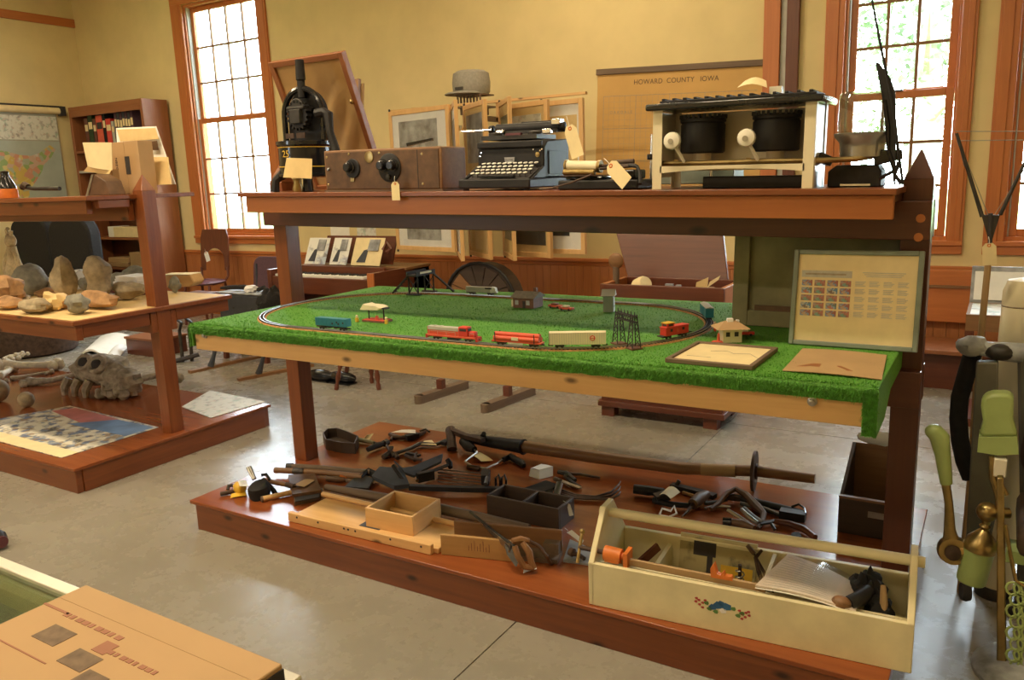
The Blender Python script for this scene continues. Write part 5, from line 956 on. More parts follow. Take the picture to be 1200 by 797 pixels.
tool('flat_black_plane', 'flat black bar with knobs behind the paper tag', 'bar', [('bar', 'black_iron', 'b', [(787, 569, .02), (812, 575, .02), (838, 582, .02)], .035, .02), ('knob', m_, 't', [(793, 568, .03), (796, 563, .05)], .01), ('wood_edge', 'kraft', 'b', [(800, 577, .01), (813, 581, .01)], .012, .012)])
tool('wooden_knob_awl', 'dark awl with fat turned brown handle', 'awl', [('handle', 'leather', 't', [(829, 579, .04), (820, 584, .035), (812, 591, .03)], [.018, .028, .024], 12), ('spike', r_, 't', [(812, 591, .03), (804, 601, .018), (799, 606, .012)], [.009, .006, .003])])
tool('grey_shears', 'grey steel shears in the pile behind the toolbox', 'shears', [('blade', 'steel', 't', [(826, 596, .015), (840, 593, .016), (856, 594, .014)], [.006, .009, .004]), ('handle', m_, 't', [(826, 590, .02), (836, 589, .02), (852, 586, .02)], [.009, .009, .007]), ('pivot', 'brass', 'd', [(838, 592, .025), (838, 589, .05)], .008, .006)])
tool('leather_strap', 'brown leather strap looped over the right pile of tools', 'strap', [('strap', 'leather', 't', [(833, 597, .02), (842, 590, .03), (852, 578, .05), (862, 573, .06), (874, 580, .05), (887, 594, .03), (895, 602, .02), (893, 612, .01), (888, 619, .006)], [.010, .011, .012, .013, .016, .02, .014, .01, .008], 8)])
tool('black_bolt_cutter', 'long black jointed cutter with ring handle at right of the pile', 'cutter', [('arm', 'black_iron', 't', [(862, 583, .03), (885, 588, .028), (915, 595, .026), (940, 602, .025)], [.012, .016, .015, .017], 10), ('arm', m_, 't', [(868, 590, .016), (895, 596, .016), (918, 605, .016)], [.01, .011, .01], 8), ('block', 'black_iron', 'b', [(914, 601, .025), (944, 606, .025)], .045, .035), ('ring', 'black_gloss', 't', [(928, 594, .045), (936, 591, .05), (943, 596, .045), (944, 602, .04)], .005, 7), ('link', r_, 'b', [(852, 582, .03), (868, 584, .03)], .03, .02)])
tool('steel_pincers', 'bright steel pincers lying across the leather strap', 'pincers', [('arm', 'steel', 't', [(853, 598, .03), (866, 606, .025), (877, 613, .02)], [.008, .009, .007]), ('arm', 'steel', 't', [(869, 597, .035), (878, 606, .03), (888, 613, .02)], [.008, .01, .008]), ('arm', 'photo_grey', 't', [(872, 595, .035), (883, 605, .028), (893, 611, .02)], [.007, .008, .006])])
tool('black_socket_tool', 'stubby black socket with brown shaft in front of the pincers', 'tool', [('socket', 'black_gloss', 't', [(847, 611, .02), (857, 612, .02)], [.017, .019], 12), ('shaft', 'leather', 't', [(857, 612, .02), (872, 614, .02), (884, 619, .018)], [.015, .018, .012], 10)])
tool('curved_knife', 'dark knife with curved red-brown wooden handle at the pile end', 'knife', [('blade', 'black_iron', 'b', [(890, 614, .014), (912, 610, .016)], .02, .008), ('handle', 'mahogany_x', 't', [(908, 611, .018), (925, 614, .02), (942, 620, .02), (955, 630, .015)], [.011, .014, .015, .013], 10), ('guard', m_, 't', [(904, 614, .02), (908, 621, .01)], .007)])
tool('black_screw_cap', 'small round black cap right of the knife', 'cap', [('cap', 'black_iron', 'd', [(933, 629, .012), (933, 624, .032)], .018, .02), ('rim', m_, 'd', [(933, 629, .006), (933, 624, .026)], .021, .006)])
# dark salt-box by the right post
A = PZ(985, 642, DZ); t = T('slant_box', 'dark open box with sloping sides and a metal label behind the right post', 'box', (-.485, 3.26, DZ), 0)
M().b6(0, .235, 0, .014, 0, .15).ob('front_board', 'dark_box_x', t, .002); M().b6(.0, .235, .30, .314, 0, .29).ob('back_board', 'brown_wood_x', t, .002)
for x in (0, .221): M().prism([(x, .014, 0), (x, .30, 0), (x, .30, .29), (x, .014, .15)], (.014, 0, 0)).ob('side_board', 'dark_box_y', t, .002)
M().b6(.014, .221, .014, .3, 0, .01).ob('bottom', 'dark_box_x', t); M().b6(.0, .235, -.004, .016, .148, .158).ob('front_lip', 'brown_wood_x', t); M().b6(.11, .19, -.003, 0, .085, .11).ob('metal_label', 'steel', t)
o = M().ell((0, 0, 0), (.10, .015, .03), 14, 6, .4, 6).ob('crumpled_paper', 'white'); o.location = (-.37, 3.566, DZ + .318); tag(o, 'crumpled white paper on the back edge of the dark slanted box', 'paper')
# ------------------------------------------------------------------ along the back wall
def thing_one(o, label, cat, g=None): return tag(o, label, cat, g)
# bookcase in the corner
xl, xr, yf, yb_ = -10.80, -9.22, 6.5, 6.86
t = T('bookcase', 'tall reddish-brown wooden bookcase in the left corner', 'bookcase', (xl, yf, 0)); W_ = xr - xl; ht = 2.74
M().b6(0, .05, 0, .36, 0, ht).ob('side_panel', 'shelf_wood_z', t, .003); M().b6(W_ - .05, W_, 0, .36, 0, ht).ob('side_panel', 'shelf_wood_z', t, .003); M().b6(.05, W_ - .05, 0, .36, ht - .06, ht).ob('top_board', 'shelf_wood_x', t, .003); M().b6(.05, W_ - .05, -.002, .02, ht - .13, ht - .06).ob('head_rail', 'shelf_wood_x', t); M().b6(.05, W_ - .05, .34, .36, 0, ht - .06).ob('back_panel', 'mahogany_z', t)
for z, mt_ in ((2.17, 'shelf_wood_x'), (1.91, 'toy_grey'), (1.42, 'shelf_wood_x'), (1.02, 'shelf_wood_x'), (.62, 'shelf_wood_x'), (.10, 'shelf_wood_x')): M().b6(.05, W_ - .05, .005, .34, z - .03, z).ob('shelf', mt_, t)
q = random.Random(11); bk = 0
BC = {}
def book(x, y, z, w, d, h, mat, label, g=None, lean=0):
    o = T('book', label, 'book', (x, y, z), 0, g); o.rotation_euler = (0, lean, 0)
    M().b6(0, w, 0, .004, 0, h).b6(0, .003, 0, d, 0, h).b6(w - .003, w, 0, d, 0, h).ob('cover', mat, o); M().b6(.003, w - .003, .004, d - .004, .003, h - .003).ob('pages', 'paper', o)
    if w > .05: M().b6(.1 * w, .9 * w, -.001, 0, h * .6, h * .8).ob('spine_label', 'ink' if mat in ('orange_paint', 'toy_orange') else 'tag_card', o)
    return o
names = [('mahogany_z', .08, .46, 'dark red-brown book first on the upper bookcase shelf'), ('dark_leaf', .10, .50, 'very dark green book second on the upper bookcase shelf'), ('mahogany_z', .07, .44, 'dark brown thin book left of the orange spine'), ('toy_orange', .14, .48, 'orange book with black mark on its spine on the upper shelf'), ('black_cloth', .06, .50, 'black book between the orange and the red-white spines'), ('toy_red', .11, .42, 'red-topped book beside the black one on the upper shelf'), ('toy_grey', .06, .38, 'grey-white spine right of the red-topped book')]
x = xl + .24
for mt_, w_, h_, lb in names:
    book(x, yf + .05, 2.172, w_, .22, h_ * .9, mt_, lb); x += w_ + .004
for i in range(7): book(x, yf + .06, 2.172, .052, .22, .45 - .01 * (i % 3), 'charcoal' if i % 2 else 'purple_cloth', ('first', 'second', 'third', 'fourth', 'fifth', 'sixth', 'last')[i] + ' dark volume of the matching set at the right of the upper shelf', 'matching dark volumes'); x += .056
for i, (x0, w_, d_, h_, mt_, z, lb) in enumerate(((.62, .7, .26, .13, 'tag_card', 1.022, 'long cream box on the bookcase shelf under the rack top'), (.5, .12, .24, .14, 'paper', 1.022, 'short white box left of the long cream box'), (.34, .5, .28, .06, 'kraft', .622, 'brown folder stack on the lower bookcase shelf'), (.42, .45, .26, .06, 'carton', .685, 'second brown folder on top of the lower stack'), (.9, .42, .26, .20, 'kraft', .622, 'tan cardboard box with pale end on the lower bookcase shelf'))):
    o = M().b6(0, w_, 0, d_, 0, h_).ob('storage_box', mt_, None, .004); o.location = (xl + x0, yf + .02, z + .001); tag(o, lb, 'box')
# map of the United States on the left wall
c0, c1 = PX(0, 127, XL + .03), PX(66, 133, XL + .03); zb = PX(70, 222, XL + .03).z
plain('map_sea', (.42, .47, .42), .6, 0, .08, 4)
t = T('wall_map', 'pull-down colour map of the United States on the left wall', 'map', (XL + .022, c1.y, zb - .3)); hh = c1.z - zb + .3
M().b6(0, .004, -1.5, 0, 0, hh).ob('map_sheet', 'map_sea', t)
M().prism([(.004, -1.5 + 1.5 * u, hh * v_) for u, v_ in ((0, .1), (.35, .06), (.45, .16), (.55, .10), (.62, .04), (.66, .12), (.66, .22), (.74, .33), (.80, .42), (.82, .48), (.90, .56), (.95, .64), (.90, .68), (.80, .60), (.72, .57), (.62, .58), (.5, .62), (0, .63))][::-1], (.0008, 0, 0)).ob('land', 'usa_map', t); M().b6(.0042, .005, -1.5, 0, hh * .72, hh * .725).b6(.0042, .005, -1.5, 0, hh * .97, hh * .975).b6(.0042, .006, -.012, 0, 0, hh).ob('map_border', 'ink_soft', t)
M().b6(.0041, .0046, -1.48, -.015, hh * .73, hh * .965).ob('inset_strip', 'photo_grey', t).data.materials[0] = MT['pale_print']
M().cyl((.02, -1.5, hh + .03), (.02, .03, hh + .03), .045).ob('roller', 'tag_card', t); M().b6(-.01, .07, .03, .10, hh - .03, hh + .09).ob('roller_bracket', 'ink', t); M().b6(-.02, .0, -1.5, .1, hh + .06, hh + .1).ob('head_batten', 'ink', t)
# chairs
def bent_chair(x, y, rz):
    t = T('school_chair', 'dark bentwood school chair with cut-out back, maroon seat and white tag', 'chair', (x, y, 0), rz)
    M().ell((0, 0, .50), (.24, .24, .035), 20, 8).ob('seat', 'maroon', t)
    out = [(-.20, .62)] + [(-.20 + .0, .62 + .1 * i) for i in range(1, 5)] + [(-.17, 1.12), (.17, 1.12), (.20, 1.02)] + [(.20, .92 - .1 * i) for i in range(0, 3)] + [(.20, .62), (.14, .62)] + [(.14 * math.cos(a), .74 + .15 * math.sin(a)) for a in [math.pi * i / 10 for i in range(11)]] + [(-.14, .62)]
    M().prism([(p_[0], .20 + .12 * (p_[1] - .6), p_[1]) for p_ in out], (0, .016, 0)).ob('backrest', 'mahogany_z', t)
    for s_ in (-1, 1):
        M().tube([(s_ * .19, .20, .66), (s_ * .19, .19, .55), (s_ * .18, .12, .49), (s_ * .18, -.1, .485)], .016, 7).ob('back_post', 'mahogany_z', t); M().tube([(s_ * .17, -.16, .48), (s_ * .19, -.2, 0)], .017, 7).ob('leg', 'mahogany_z', t); M().tube([(s_ * .17, .14, .48), (s_ * .19, .2, 0)], .017, 7).ob('leg', 'mahogany_z', t)
    return t
c = PY(235, 330, 6.42); bent_chair(c.x + .12, 6.40, .25)
a = PY(243, 300, 6.3); tagcard('price_tag', 'white paper tag hanging on the dark school chair back', 'tag', PY(241, 295, 6.40), (.03, 0, -.1), .075, .12, 'white')
c = PY(302, 340, 5.75); t = T('padded_chair', 'maroon padded stacking chair behind the left post', 'chair', (c.x, 5.75, 0), .1)
M().prism(rounded(.58, .56, .10)[::-1] if False else [(x, 0, z) for x, _, z in rounded(.58, .56, .10)], (0, .05, 0)).mv(Matrix.Translation((0, .25, .60)) @ Matrix.Rotation(R2(-8), 4, 'X')).ob('backrest', 'purple_cloth', t, .012)
M().b6(-.26, .26, -.26, .24, .36, .43).ob('seat', 'purple_cloth', t, .02)
for s_ in (-1, 1):
    M().tube([(s_ * .24, .27, .8), (s_ * .24, .24, .4), (s_ * .25, .28, 0)], .012, 7).ob('leg', 'charcoal', t); M().tube([(s_ * .24, -.2, .38), (s_ * .25, -.24, 0)], .012, 7).ob('leg', 'charcoal', t)
# grey case on a low stand with black bags, before the chair
t = T('grey_case', 'dark grey hard case standing before the maroon chair', 'case', (-6.33, 5.02, .30), 0)
M().b6(0, .58, 0, .26, 0, .335).ob('shell', 'charcoal', t, .02); M().b6(-.004, .584, -.004, .264, .335, .35).ob('lid_rim', 'photo_grey', t, .004); M().b6(.2, .215, -.006, 0, .2, .215).b6(.45, .465, -.006, 0, .2, .215).ob('latches', 'ink', t)
t = T('low_stand', 'low brown wooden stand under the grey case', 'stand', (-6.36, 5.0, 0))
M().b6(0, .64, 0, .30, .26, .299).ob('top', 'brown_wood_x', t); M().b6(-.02, .10, .0, .30, .2, .26).ob('side_block', 'shelf_wood_x', t)
for x in (.02, .58):
    for y in (.02, .24): M().b6(x, x + .04, y, y + .04, 0, .26).ob('leg', 'mahogany_z', t)
t = T('black_bag', 'crumpled black bag hung over the right end of the grey case', 'bag', (-5.78, 5.12, .40)); M().ell((.05, 0, .12), (.09, .16, .17), 16, 10, .4, 4).ob('bag', 'black_cloth', t); M().tube([(-.1, 0, .27), (-.02, 0, .30), (.08, 0, .24)], .02, 7).ob('strap', 'black_cloth', t)
t = T('black_rod', 'black folded umbrella lying along the top of the grey case', 'umbrella', (-6.3, 5.12, .665)); M().tube([(-.12, .02, .0), (.0, .02, .012), (.2, .03, .02), (.38, .05, .01)], [.012, .02, .024, .01], 8).ob('canopy', 'black_cloth', t); M().tube([(.38, .05, .01), (.43, .05, .0)], .008, 6).ob('handle', 'chrome', t)
o = M().ell((0, 0, 0), (.06, .05, .035), 12, 7, .7, 4).ob('crumpled_tissue', 'white'); o.location = (-5.95, 5.1, .682); tag(o, 'crumpled white tissue on top of the grey case', 'tissue')
# school desk: iron legs on wooden runners
t = T('school_desk', 'old school desk with curved iron legs on wooden runners behind the table corner', 'desk', (-6.1, 4.55, 0))
for a, b_ in (((222, 460), (215, 463)), ):
    pass
for i, (p0, p1) in enumerate((((222, 436), (276, 424)), ((279, 445), (335, 434)))):
    a, b_ = PZ(*p0, 0.012), PZ(*p1, 0.012); M().bar(a - V(t.location), b_ + (b_ - a) * .6 - V(t.location), .05, .024).ob('runner', 'brown_wood_x', t)
for (px_, py_) in ((247, 429), (303, 438)): a = PZ(px_, py_, .024) - V(t.location); M().tube([a, a + V((.03, .02, .09)), a + V((.08, .04, .24)), a + V((.06, .06, .30))], [.03, .018, .016, .02], 8).ob('leg', 'charcoal', t)
for dx in (0, .06):
    a = PZ(214, 424, 0) - V(t.location) + V((dx, dx, 0)); M().tube([a, a + V((-.02, .02, .12)), a + V((-.02, .02, .30)), a + V((.05, .0, .38)), a + V((-.04, .0, .42)), a + V((.02, .02, .50)), a + V((.02, .02, .62))], .016, 7).ob('iron_frame', 'dark_metal', t)
a = PZ(214, 424, 0) - V(t.location); M().tube([a + V((-.06, -.12, .01)), a + V((.03, -.02, .03)), a + V((.12, .1, .06))], .022, 7).ob('foot', 'ink', t)
M().b6(a.x - .05, a.x + .28, a.y - .1, a.y + .3, .62, .645).ob('desk_top', 'mahogany_x', t)
# piano
px0, px1, py0, py1 = -6.05, -4.74, 5.45, 6.25
t = T('parlour_piano', 'low brown parlour piano with open keyboard behind the table back', 'piano', ((px0 + px1) / 2, (py0 + py1) / 2, 0)); o = V(t.location)
def pp(nm, mt_, x0, x1, y0, y1, z0, z1, bev=.004): return M().b6(x0 - o.x, x1 - o.x, y0 - o.y, y1 - o.y, z0, z1).ob(nm, mt_, t, bev)
pp('key_bed', 'mahogany_x', px0, px1 - .06, py0, py0 + .30, .60, .755); pp('lower_panel', 'mahogany_x', px0 + .04, px1 - .1, py0 + .15, py0 + .18, .08, .60); pp('case_back', 'mahogany_x', px0, px1, py1 - .25, py1, .05, .80); pp('top_board', 'brown_wood_x', px0, px1 + .02, py0 + .42, py1, .80, .825)
pp('cheek', 'mahogany_y', px1 - .055, px1, py0 - .01, py1, .05, .82); pp('cheek_front', 'orange_wood_z', px1 - .07, px1 + .002, py0 - .03, py0 - .01, .56, .82); pp('cheek', 'mahogany_y', px0 - .05, px0, py0 - .01, py1, .05, .82); pp('fall_board', 'mahogany_x', px0, px1 - .06, py0 + .20, py0 + .235, .755, .845)
nk = 36; kw = (px1 - .16 - px0 - .02) / nk; me = None
for i in range(nk):
    k = link('white_key', me, 'paper', t) if me else M().b6(0, kw - .0015, 0, .14, 0, .02).ob('white_key', 'paper', t); me = k.data; k.location = (px0 + .02 + i * kw - o.x, py0 + .03 - o.y, .756)
me = None
for i in range(nk - 1):
    if i % 7 in (2, 6): continue
    k = link('black_key', me, 'ink', t) if me else M().b6(-.006, .006, 0, .085, 0, .012).ob('black_key', 'ink', t); me = k.data; k.location = (px0 + .02 + (i + 1) * kw - o.x, py0 + .085 - o.y, .7765)
M().bar((0, py0 + .50 - o.y, .84), (0, py0 + .60 - o.y, 1.10), .9, .015, (0, 0, 1)).ob('music_desk', 'mahogany_x', t)
M().tube([(.47, py0 + .35 - o.y, .99), (.5, py0 + .38 - o.y, 1.06), (.54, py0 + .38 - o.y, 1.0), (.50, py0 + .36 - o.y, .97)], .02, 6).ob('desk_bracket', 'mahogany_x', t)
for x in (-.25, .0): M().b6(x, x + .05, py0 + .0 - o.y, py0 + .12 - o.y, .05, .07).ob('pedal', 'ink', t)
for x in (px0, px1 - .055):
    k = M().b6(x - o.x, x + .055 - o.x, py0 - .1 - o.y, py0 + .06 - o.y, 0, .06).ob('foot', 'mahogany_y', t)
for lb, pa, pb_, mt_ in (('blue-tinted sheet music standing leftmost on the piano', (358, 312), (386, 279), 'sheet_music'), ('sheet music with a couple drawn on it, second on the piano', (387, 313), (411, 279), 'sheet_music'), ('cream sheet music with a small photograph on the piano', (412, 314), (450, 279), 'tag_card')):
    a, b_ = PY(pa[0], pa[1], 5.80), PY(pb_[0], pb_[1], 5.88); s_ = T('sheet_music', lb, 'sheet music', (a.x, 5.79, .842))
    M().sheet((0, 0, 0), (b_.x - a.x, 0, 0), (b_.x - a.x + .02, .09, b_.z - .842), (.02, .09, b_.z - .842), .003, .004).ob('cover', mt_, s_)
    w_ = b_.x - a.x; h_ = b_.z - .842
    M().prism([(w_ * .55, .035, h_ * .55), (w_ * .9, .035, h_ * .55), (w_ * .92, .08, h_ * .95), (w_ * .57, .08, h_ * .95)], (0, -.008, 0)).ob('cover_picture', 'photo_grey', s_); M().prism([(w_ * .2, .005, h_ * .12), (w_ * .5, .005, h_ * .12), (w_ * .55, .05, h_ * .6), (w_ * .4, .05, h_ * .55)], (0, -.008, 0)).ob('cover_drawing', 'charcoal', s_)
for px_, lb in ((391, 'white'), (422, 'pale green')):
    a = PY(px_ - 9, 283, 6.2); b_ = PY(px_ + 12, 270, 6.2); o2 = M().b6(0, b_.x - a.x, 0, .004, -.25, b_.z - a.z + .0).ob('wall_card', 'paper' if lb == 'white' else 'pale_print'); o2.location = (a.x, 6.28, a.z + .1); tag(o2, lb + ' card standing behind the piano sheet music', 'card')
t = T('piano_stool', 'dark piano stool with turned legs under the table', 'stool', (-4.33, 4.85, 0))
M().cyl((0, 0, .42), (0, 0, .46), .17, None, 24).ob('seat', 'mahogany_x', t)
for i, (px_, py_) in enumerate(((394, 457), (444, 457), (405, 448), (436, 449))):
    a = PZ(px_, py_, 0) - V(t.location); M().lathe([(.016, 0), (.02, .03), (.012, .06), (.022, .10), (.014, .16), (.024, .22), (.016, .42)], a, V((-a.x * .35, -a.y * .35, .42)), 10).ob('leg', 'mahogany_z', t)
t = T('black_shoes', 'pair of black shoes on the floor by the piano stool', 'shoes', PZ(385, 447, 0))
for i in (0, 1): M().ell((i * .22 - .08, .02 * i, .045), (.15, .055, .05), 14, 8).b6(i * .22 - .2, i * .22 + .05, -.05, .05, 0, .012).ob('shoe', 'black_gloss', t)
# floor skids
for i, (p0, p1) in enumerate((((491, 468), (528, 456)), ((569, 478), (606, 464)))):
    a, b_ = PZ(*p0, .03), PZ(*p1, .03); o2 = T('wooden_skid', ('dark rounded wooden skid on the floor left of the other', 'dark rounded wooden skid on the floor, the right one')[i] + ' under the train table', 'skid', a)
    d = (b_ - a).normalized(); M().bar((0, 0, 0), (b_ - a) * 1.5, .07, .06).cyl((0, 0, -.03), (0, 0, .03), .035, None, 12).ob('runner', 'old_wood_y', o2); M().bar((b_ - a) * .7 - V((0, 0, -.03)), (b_ - a) * .7 + V((0, 0, .10)), .05, .05).ob('post', 'mahogany_z', o2)
# dome-topped trunk
a = PY(563, 345, 5.65); t = T('dome_trunk', 'round-topped wooden trunk end seen above the table back', 'trunk', (a.x, 5.65, 0), .0)
pr_ = [(.34 * math.cos(math.pi * i / 14), 0, .60 + .31 * math.sin(math.pi * i / 14)) for i in range(15)]
M().prism(pr_ + [(-.34, 0, .02), (.34, 0, .02)], (0, .16, 0)).ob('body', 'dark_box_y', t, .004)
for i in range(7):
    a0, a1 = math.pi * i / 7 + .02, math.pi * (i + 1) / 7 - .02; M().prism([(.05 * math.cos(a0), -.012, .62 + .05 * math.sin(a0)), (.31 * math.cos(a0), -.012, .60 + .285 * math.sin(a0)), (.31 * math.cos(a1), -.012, .60 + .285 * math.sin(a1)), (.05 * math.cos(a1), -.012, .62 + .05 * math.sin(a1))][::-1], (0, .014, 0)).ob('end_slat', 'brown_wood_x' if i > 4 else 'dark_box_x', t)
M().tube([(.345 * math.cos(math.pi * i / 14), -.01, .60 + .315 * math.sin(math.pi * i / 14)) for i in range(15)], .014, 7).ob('rim', 'black_iron', t)
# chest with open lid
cx0, cx1, cy0, cy1 = -2.245, -1.42, 4.8, 5.22
t = T('open_chest', 'dark carved chest with its lid raised behind the outhouse end of the table', 'chest', (cx0, cy0, 0)); w_, d_ = cx1 - cx0, cy1 - cy0
M().b6(0, w_, 0, .03, .10, .90).ob('front_board', 'mahogany_x', t, .004); M().b6(0, w_, d_ - .03, d_, .10, .90).ob('back_board', 'mahogany_x', t, .004)
for x in (0, w_ - .03): M().b6(x, x + .03, .03, d_ - .03, .10, .90).ob('side_board', 'wainscot', t, .004)
M().b6(.03, w_ - .03, .03, d_ - .03, .60, .63).ob('tray', 'mahogany_x', t); M().b6(-.02, w_ + .02, -.02, d_ + .02, .07, .11).ob('plinth', 'mahogany_x', t, .004)
for x in (.0, w_ - .12):
    for y in (0, d_ - .08): M().b6(x, x + .09, y, y + .08, 0, .07).ob('foot', 'mahogany_x', t)
o_ = V(t.location); lp = [PY(736, 326, 5.24) - o_, PY(853, 330, 5.24) - o_, PY(846, 262, 5.36) - o_, PY(719, 262, 5.36) - o_]; M().prism(lp, (0, .03, 0)).ob('lid', 'mahogany_x', t, .004, None, 'raised dark lid')
for x in (.18, .58):
    for rr in (.055, .035): M().tube([(x + rr * math.cos(a), -.004, .74 + rr * math.sin(a)) for a in [i * math.pi / 9 for i in range(18)]], .007, 6, 1, True).ob('carved_ring', 'mahogany_x', t)
    M().ell((x, -.002, .74), (.016, .008, .016)).ob('rosette', 'mahogany_x', t)
def inchest(nm, lb, cat, px_, py_, y): c_ = PY(px_, py_, y); return T(nm, lb, cat, (c_.x, y, .631))
k = inchest('wooden_ladle', 'round wooden paddle standing up at the left end of the open chest', 'paddle', 722, 326, 5.0); M().cyl((0, 0, 0), (0, 0, .36), .022).ob('stem', 'old_wood_z', k); M().ell((0, 0, .40), (.055, .02, .055)).ob('blade', 'brown_wood_x', k)
k = inchest('cream_jug', 'cream jug with dark mouth tipped over in the open chest', 'jug', 744, 328, 4.92); M().lathe([(.04, 0), (.06, .05), (.055, .11), (.045, .13)], (0, 0, .22), (.7, -.4, .4), 18).ob('body', 'tag_card', k); M().lathe([(.04, 0), (.046, .004), (.046, .012)], (.063, -.036, .256), (.7, -.4, .4), 16).ob('mouth', 'leather', k); M().b6(-.06, .06, -.05, .05, 0, .19).ob('block', 'mahogany_x', k)
k = inchest('glass_bits', 'small pale glass pieces in the middle of the open chest', 'glass', 788, 334, 4.9); M().b6(-.05, .0, 0, .03, .0, .27).b6(.02, .05, 0, .03, 0, .265).ob('pieces', 'photo_grey', k)
k = inchest('paper_fan', 'two cream papers sticking out of the right end of the open chest', 'papers', 828, 336, 4.95)
for i, (q0, q1, q2, q3) in enumerate((((815, 337), (829, 337), (830, 325), (816, 331)), ((829, 337), (842, 328), (844, 323), (832, 330)))): ps = [PY(*qq, 4.95) - V(k.location) for qq in (q0, q1, q2, q3)]; M().prism(ps, (0, .004, 0)).ob('paper', 'manila' if i == 0 else 'tag_card', k); 
M().b6(-.04, .04, .01, .04, 0, .25).ob('folder', 'kraft', k)
# bench by the right wall stretch
t = T('wooden_pew', 'long red-brown wooden bench with high back under the right windows', 'bench', (-.9, 6.3, 0))
M().b6(-.6, 2.2, .50, .54, .42, .815).ob('backrest', 'orange_wood_x', t, .004); M().b6(-.6, 2.2, .485, .5, .68, .70).ob('back_bead', 'brown_wood_x', t); M().b6(-.6, 2.2, .0, .50, .27, .30).ob('seat', 'shelf_wood_x', t, .004)
for x in (-.6, .85, 2.16): M().b6(x, x + .04, .02, .52, 0, .27).ob('leg', 'mahogany_y', t)
M().b6(-.6, 2.2, .10, .14, .0, .27).ob('front_panel', 'mahogany_x', t)
c = PY(1170, 350, 5.6); t = T('display_case', 'low glass-topped case of papers standing behind the cream cylinder', 'case', (c.x - .16, 5.5, 0))
M().b6(0, .7, 0, .5, .0, .05).ob('base', 'mahogany_x', t)
for x in (0, .66):
    for y in (0, .46): M().b6(x, x + .04, y, y + .04, .05, .60).ob('leg', 'mahogany_z', t)
M().obox(0, .7, 0, .5, .60, .70, .02).ob('tray', 'brown_wood_x', t); M().b6(.02, .68, .02, .48, .68, .70).ob('papers', 'pale_print', t); M().prism([(0, .5, .70), (.7, .5, .70), (.7, .55, .93), (0, .55, .93)], (0, .02, 0)).ob('back_panel', 'photo_grey', t); M().prism([(.02, .49, .72), (.3, .49, .72), (.3, .535, .90), (.02, .535, .90)], (0, .004, 0)).ob('notice', 'white', t)
# black armchairs behind the left rack
c = PY(45, 300, 5.5); t = T('black_sofa', 'black high-backed sofa with two humped back cushions behind the stones', 'sofa', (-9.97, 5.27, 0))
for dx in (-.43, .43): M().prism([(x, 0, z) for x, _, z in rounded(.85, .88, .20)], (0, .16, 0)).mv(Matrix.Translation((dx, .25, .88))).ob('back_cushion', 'black_cloth', t, .03); M().b6(dx - .38, dx + .38, -.12, .25, .25, .45).ob('seat_cushion', 'black_cloth', t, .04)
for s_ in (-1, 1): M().b6(s_ * .88 - .07, s_ * .88 + .07, -.14, .3, .1, .62).ob('armrest', 'black_cloth', t, .04)
for x in (-.75, .75):
    for y in (-.1, .2): M().cyl((x, y, 0), (x, y, .25), .025).ob('leg', 'ink', t)
c = PZ(62, 412, 0); t = T('metal_tub', 'dark rusty metal tub on the floor behind the left rack', 'tub', (c.x - .20, c.y - .09, 0)); M().lathe([(.38, 0), (.42, .02), (.46, .40), (.48, .41), (.48, .43), (.44, .42), (.40, .05), (.0, .04)], seg=28).ob('body', 'rust_iron', t); M().tube([(-.48, 0, .36), (-.54, 0, .34), (-.48, 0, .30)], .015, 6).tube([(.48, 0, .36), (.54, 0, .34), (.48, 0, .30)], .015, 6).ob('ears', 'dark_metal', t)
A_ = [PZ(*p_, .004) for p_ in ((97, 415), (122, 420), (160, 398), (118, 396))]; o = M().sheet(*[p_ - A_[0] for p_ in A_], .02, .05).ob('newspaper', 'paper'); o.location = A_[0]; tag(o, 'large sheet of newspaper lying on the floor behind the left rack', 'newspaper')
A_ = [PZ(*p_, .03) for p_ in ((124, 420), (138, 421), (150, 407), (131, 410))]; o = M().sheet(*[p_ - A_[0] for p_ in A_], .01, .04).ob('folded_paper', 'white'); o.location = A_[0] ; tag(o, 'folded white sheet beside the newspaper on the floor', 'paper')
c = PZ(166, 417, 0); t = T('wooden_crate', 'small reddish wooden crate on the floor behind the rack post', 'crate', (c.x - .05, c.y, 0)); M().b6(-.18, .3, 0, .35, 0, .16).ob('body', 'mahogany_x', t, .004); M().b6(-.19, .31, -.01, .36, .16, .18).ob('lid', 'shelf_wood_x', t)
# ------------------------------------------------------------------ left rack: stones, bones, posters
ZM = .933
def stone(px, py, r, mat, lab, name='stone', ns=.35, seed=0, z=ZM, cat='stone', g='stones on the middle shelf', rz=0):
    """px, py: where its base centre touches the shelf"""
    p = PZ(px, py, z); sd = (seed * 7 + int(px)) % 50
    o = M().ell((0, 0, r[2] * .97), r, 18, 12, ns, 1.6, Matrix.Rotation(rz, 3, 'Z'), sd); zmin = min(v[2] for v in o.v); o.v = [(a, b, c - zmin) for a, b, c in o.v]
    o = o.ob(name, mat); o.location = p; return tag(o, lab, cat, g)
stone(37, 346, (.12, .11, .105), 'stone_grey', 'large round grey stone below the corn-husk figure', seed=1, ns=.2)
stone(79, 355, (.07, .07, .135), 'stone_tan', 'upright tan finger-shaped stone in the middle of the shelf', seed=2)
t = stone(119, 354, (.092, .085, .14), 'stone_tan', 'tall waisted tan stone beside the rack post', seed=3, ns=.25)
for v in t.data.vertices: k = 1 - .28 * math.exp(-((v.co.z - .13) / .045) ** 2); v.co.x *= k; v.co.y *= k
stone(10, 358, (.11, .10, .085), 'stone_rust', 'rust-coloured block of stone at the left edge of the view', seed=4, ns=.5)
stone(13, 362, (.11, .07, .035), 'stone_rust', 'flat orange-tan stone slab at the shelf front left', seed=5)
stone(42, 367, (.12, .07, .04), 'stone_tan', 'long pale stone with a tan end at the shelf front', seed=6)
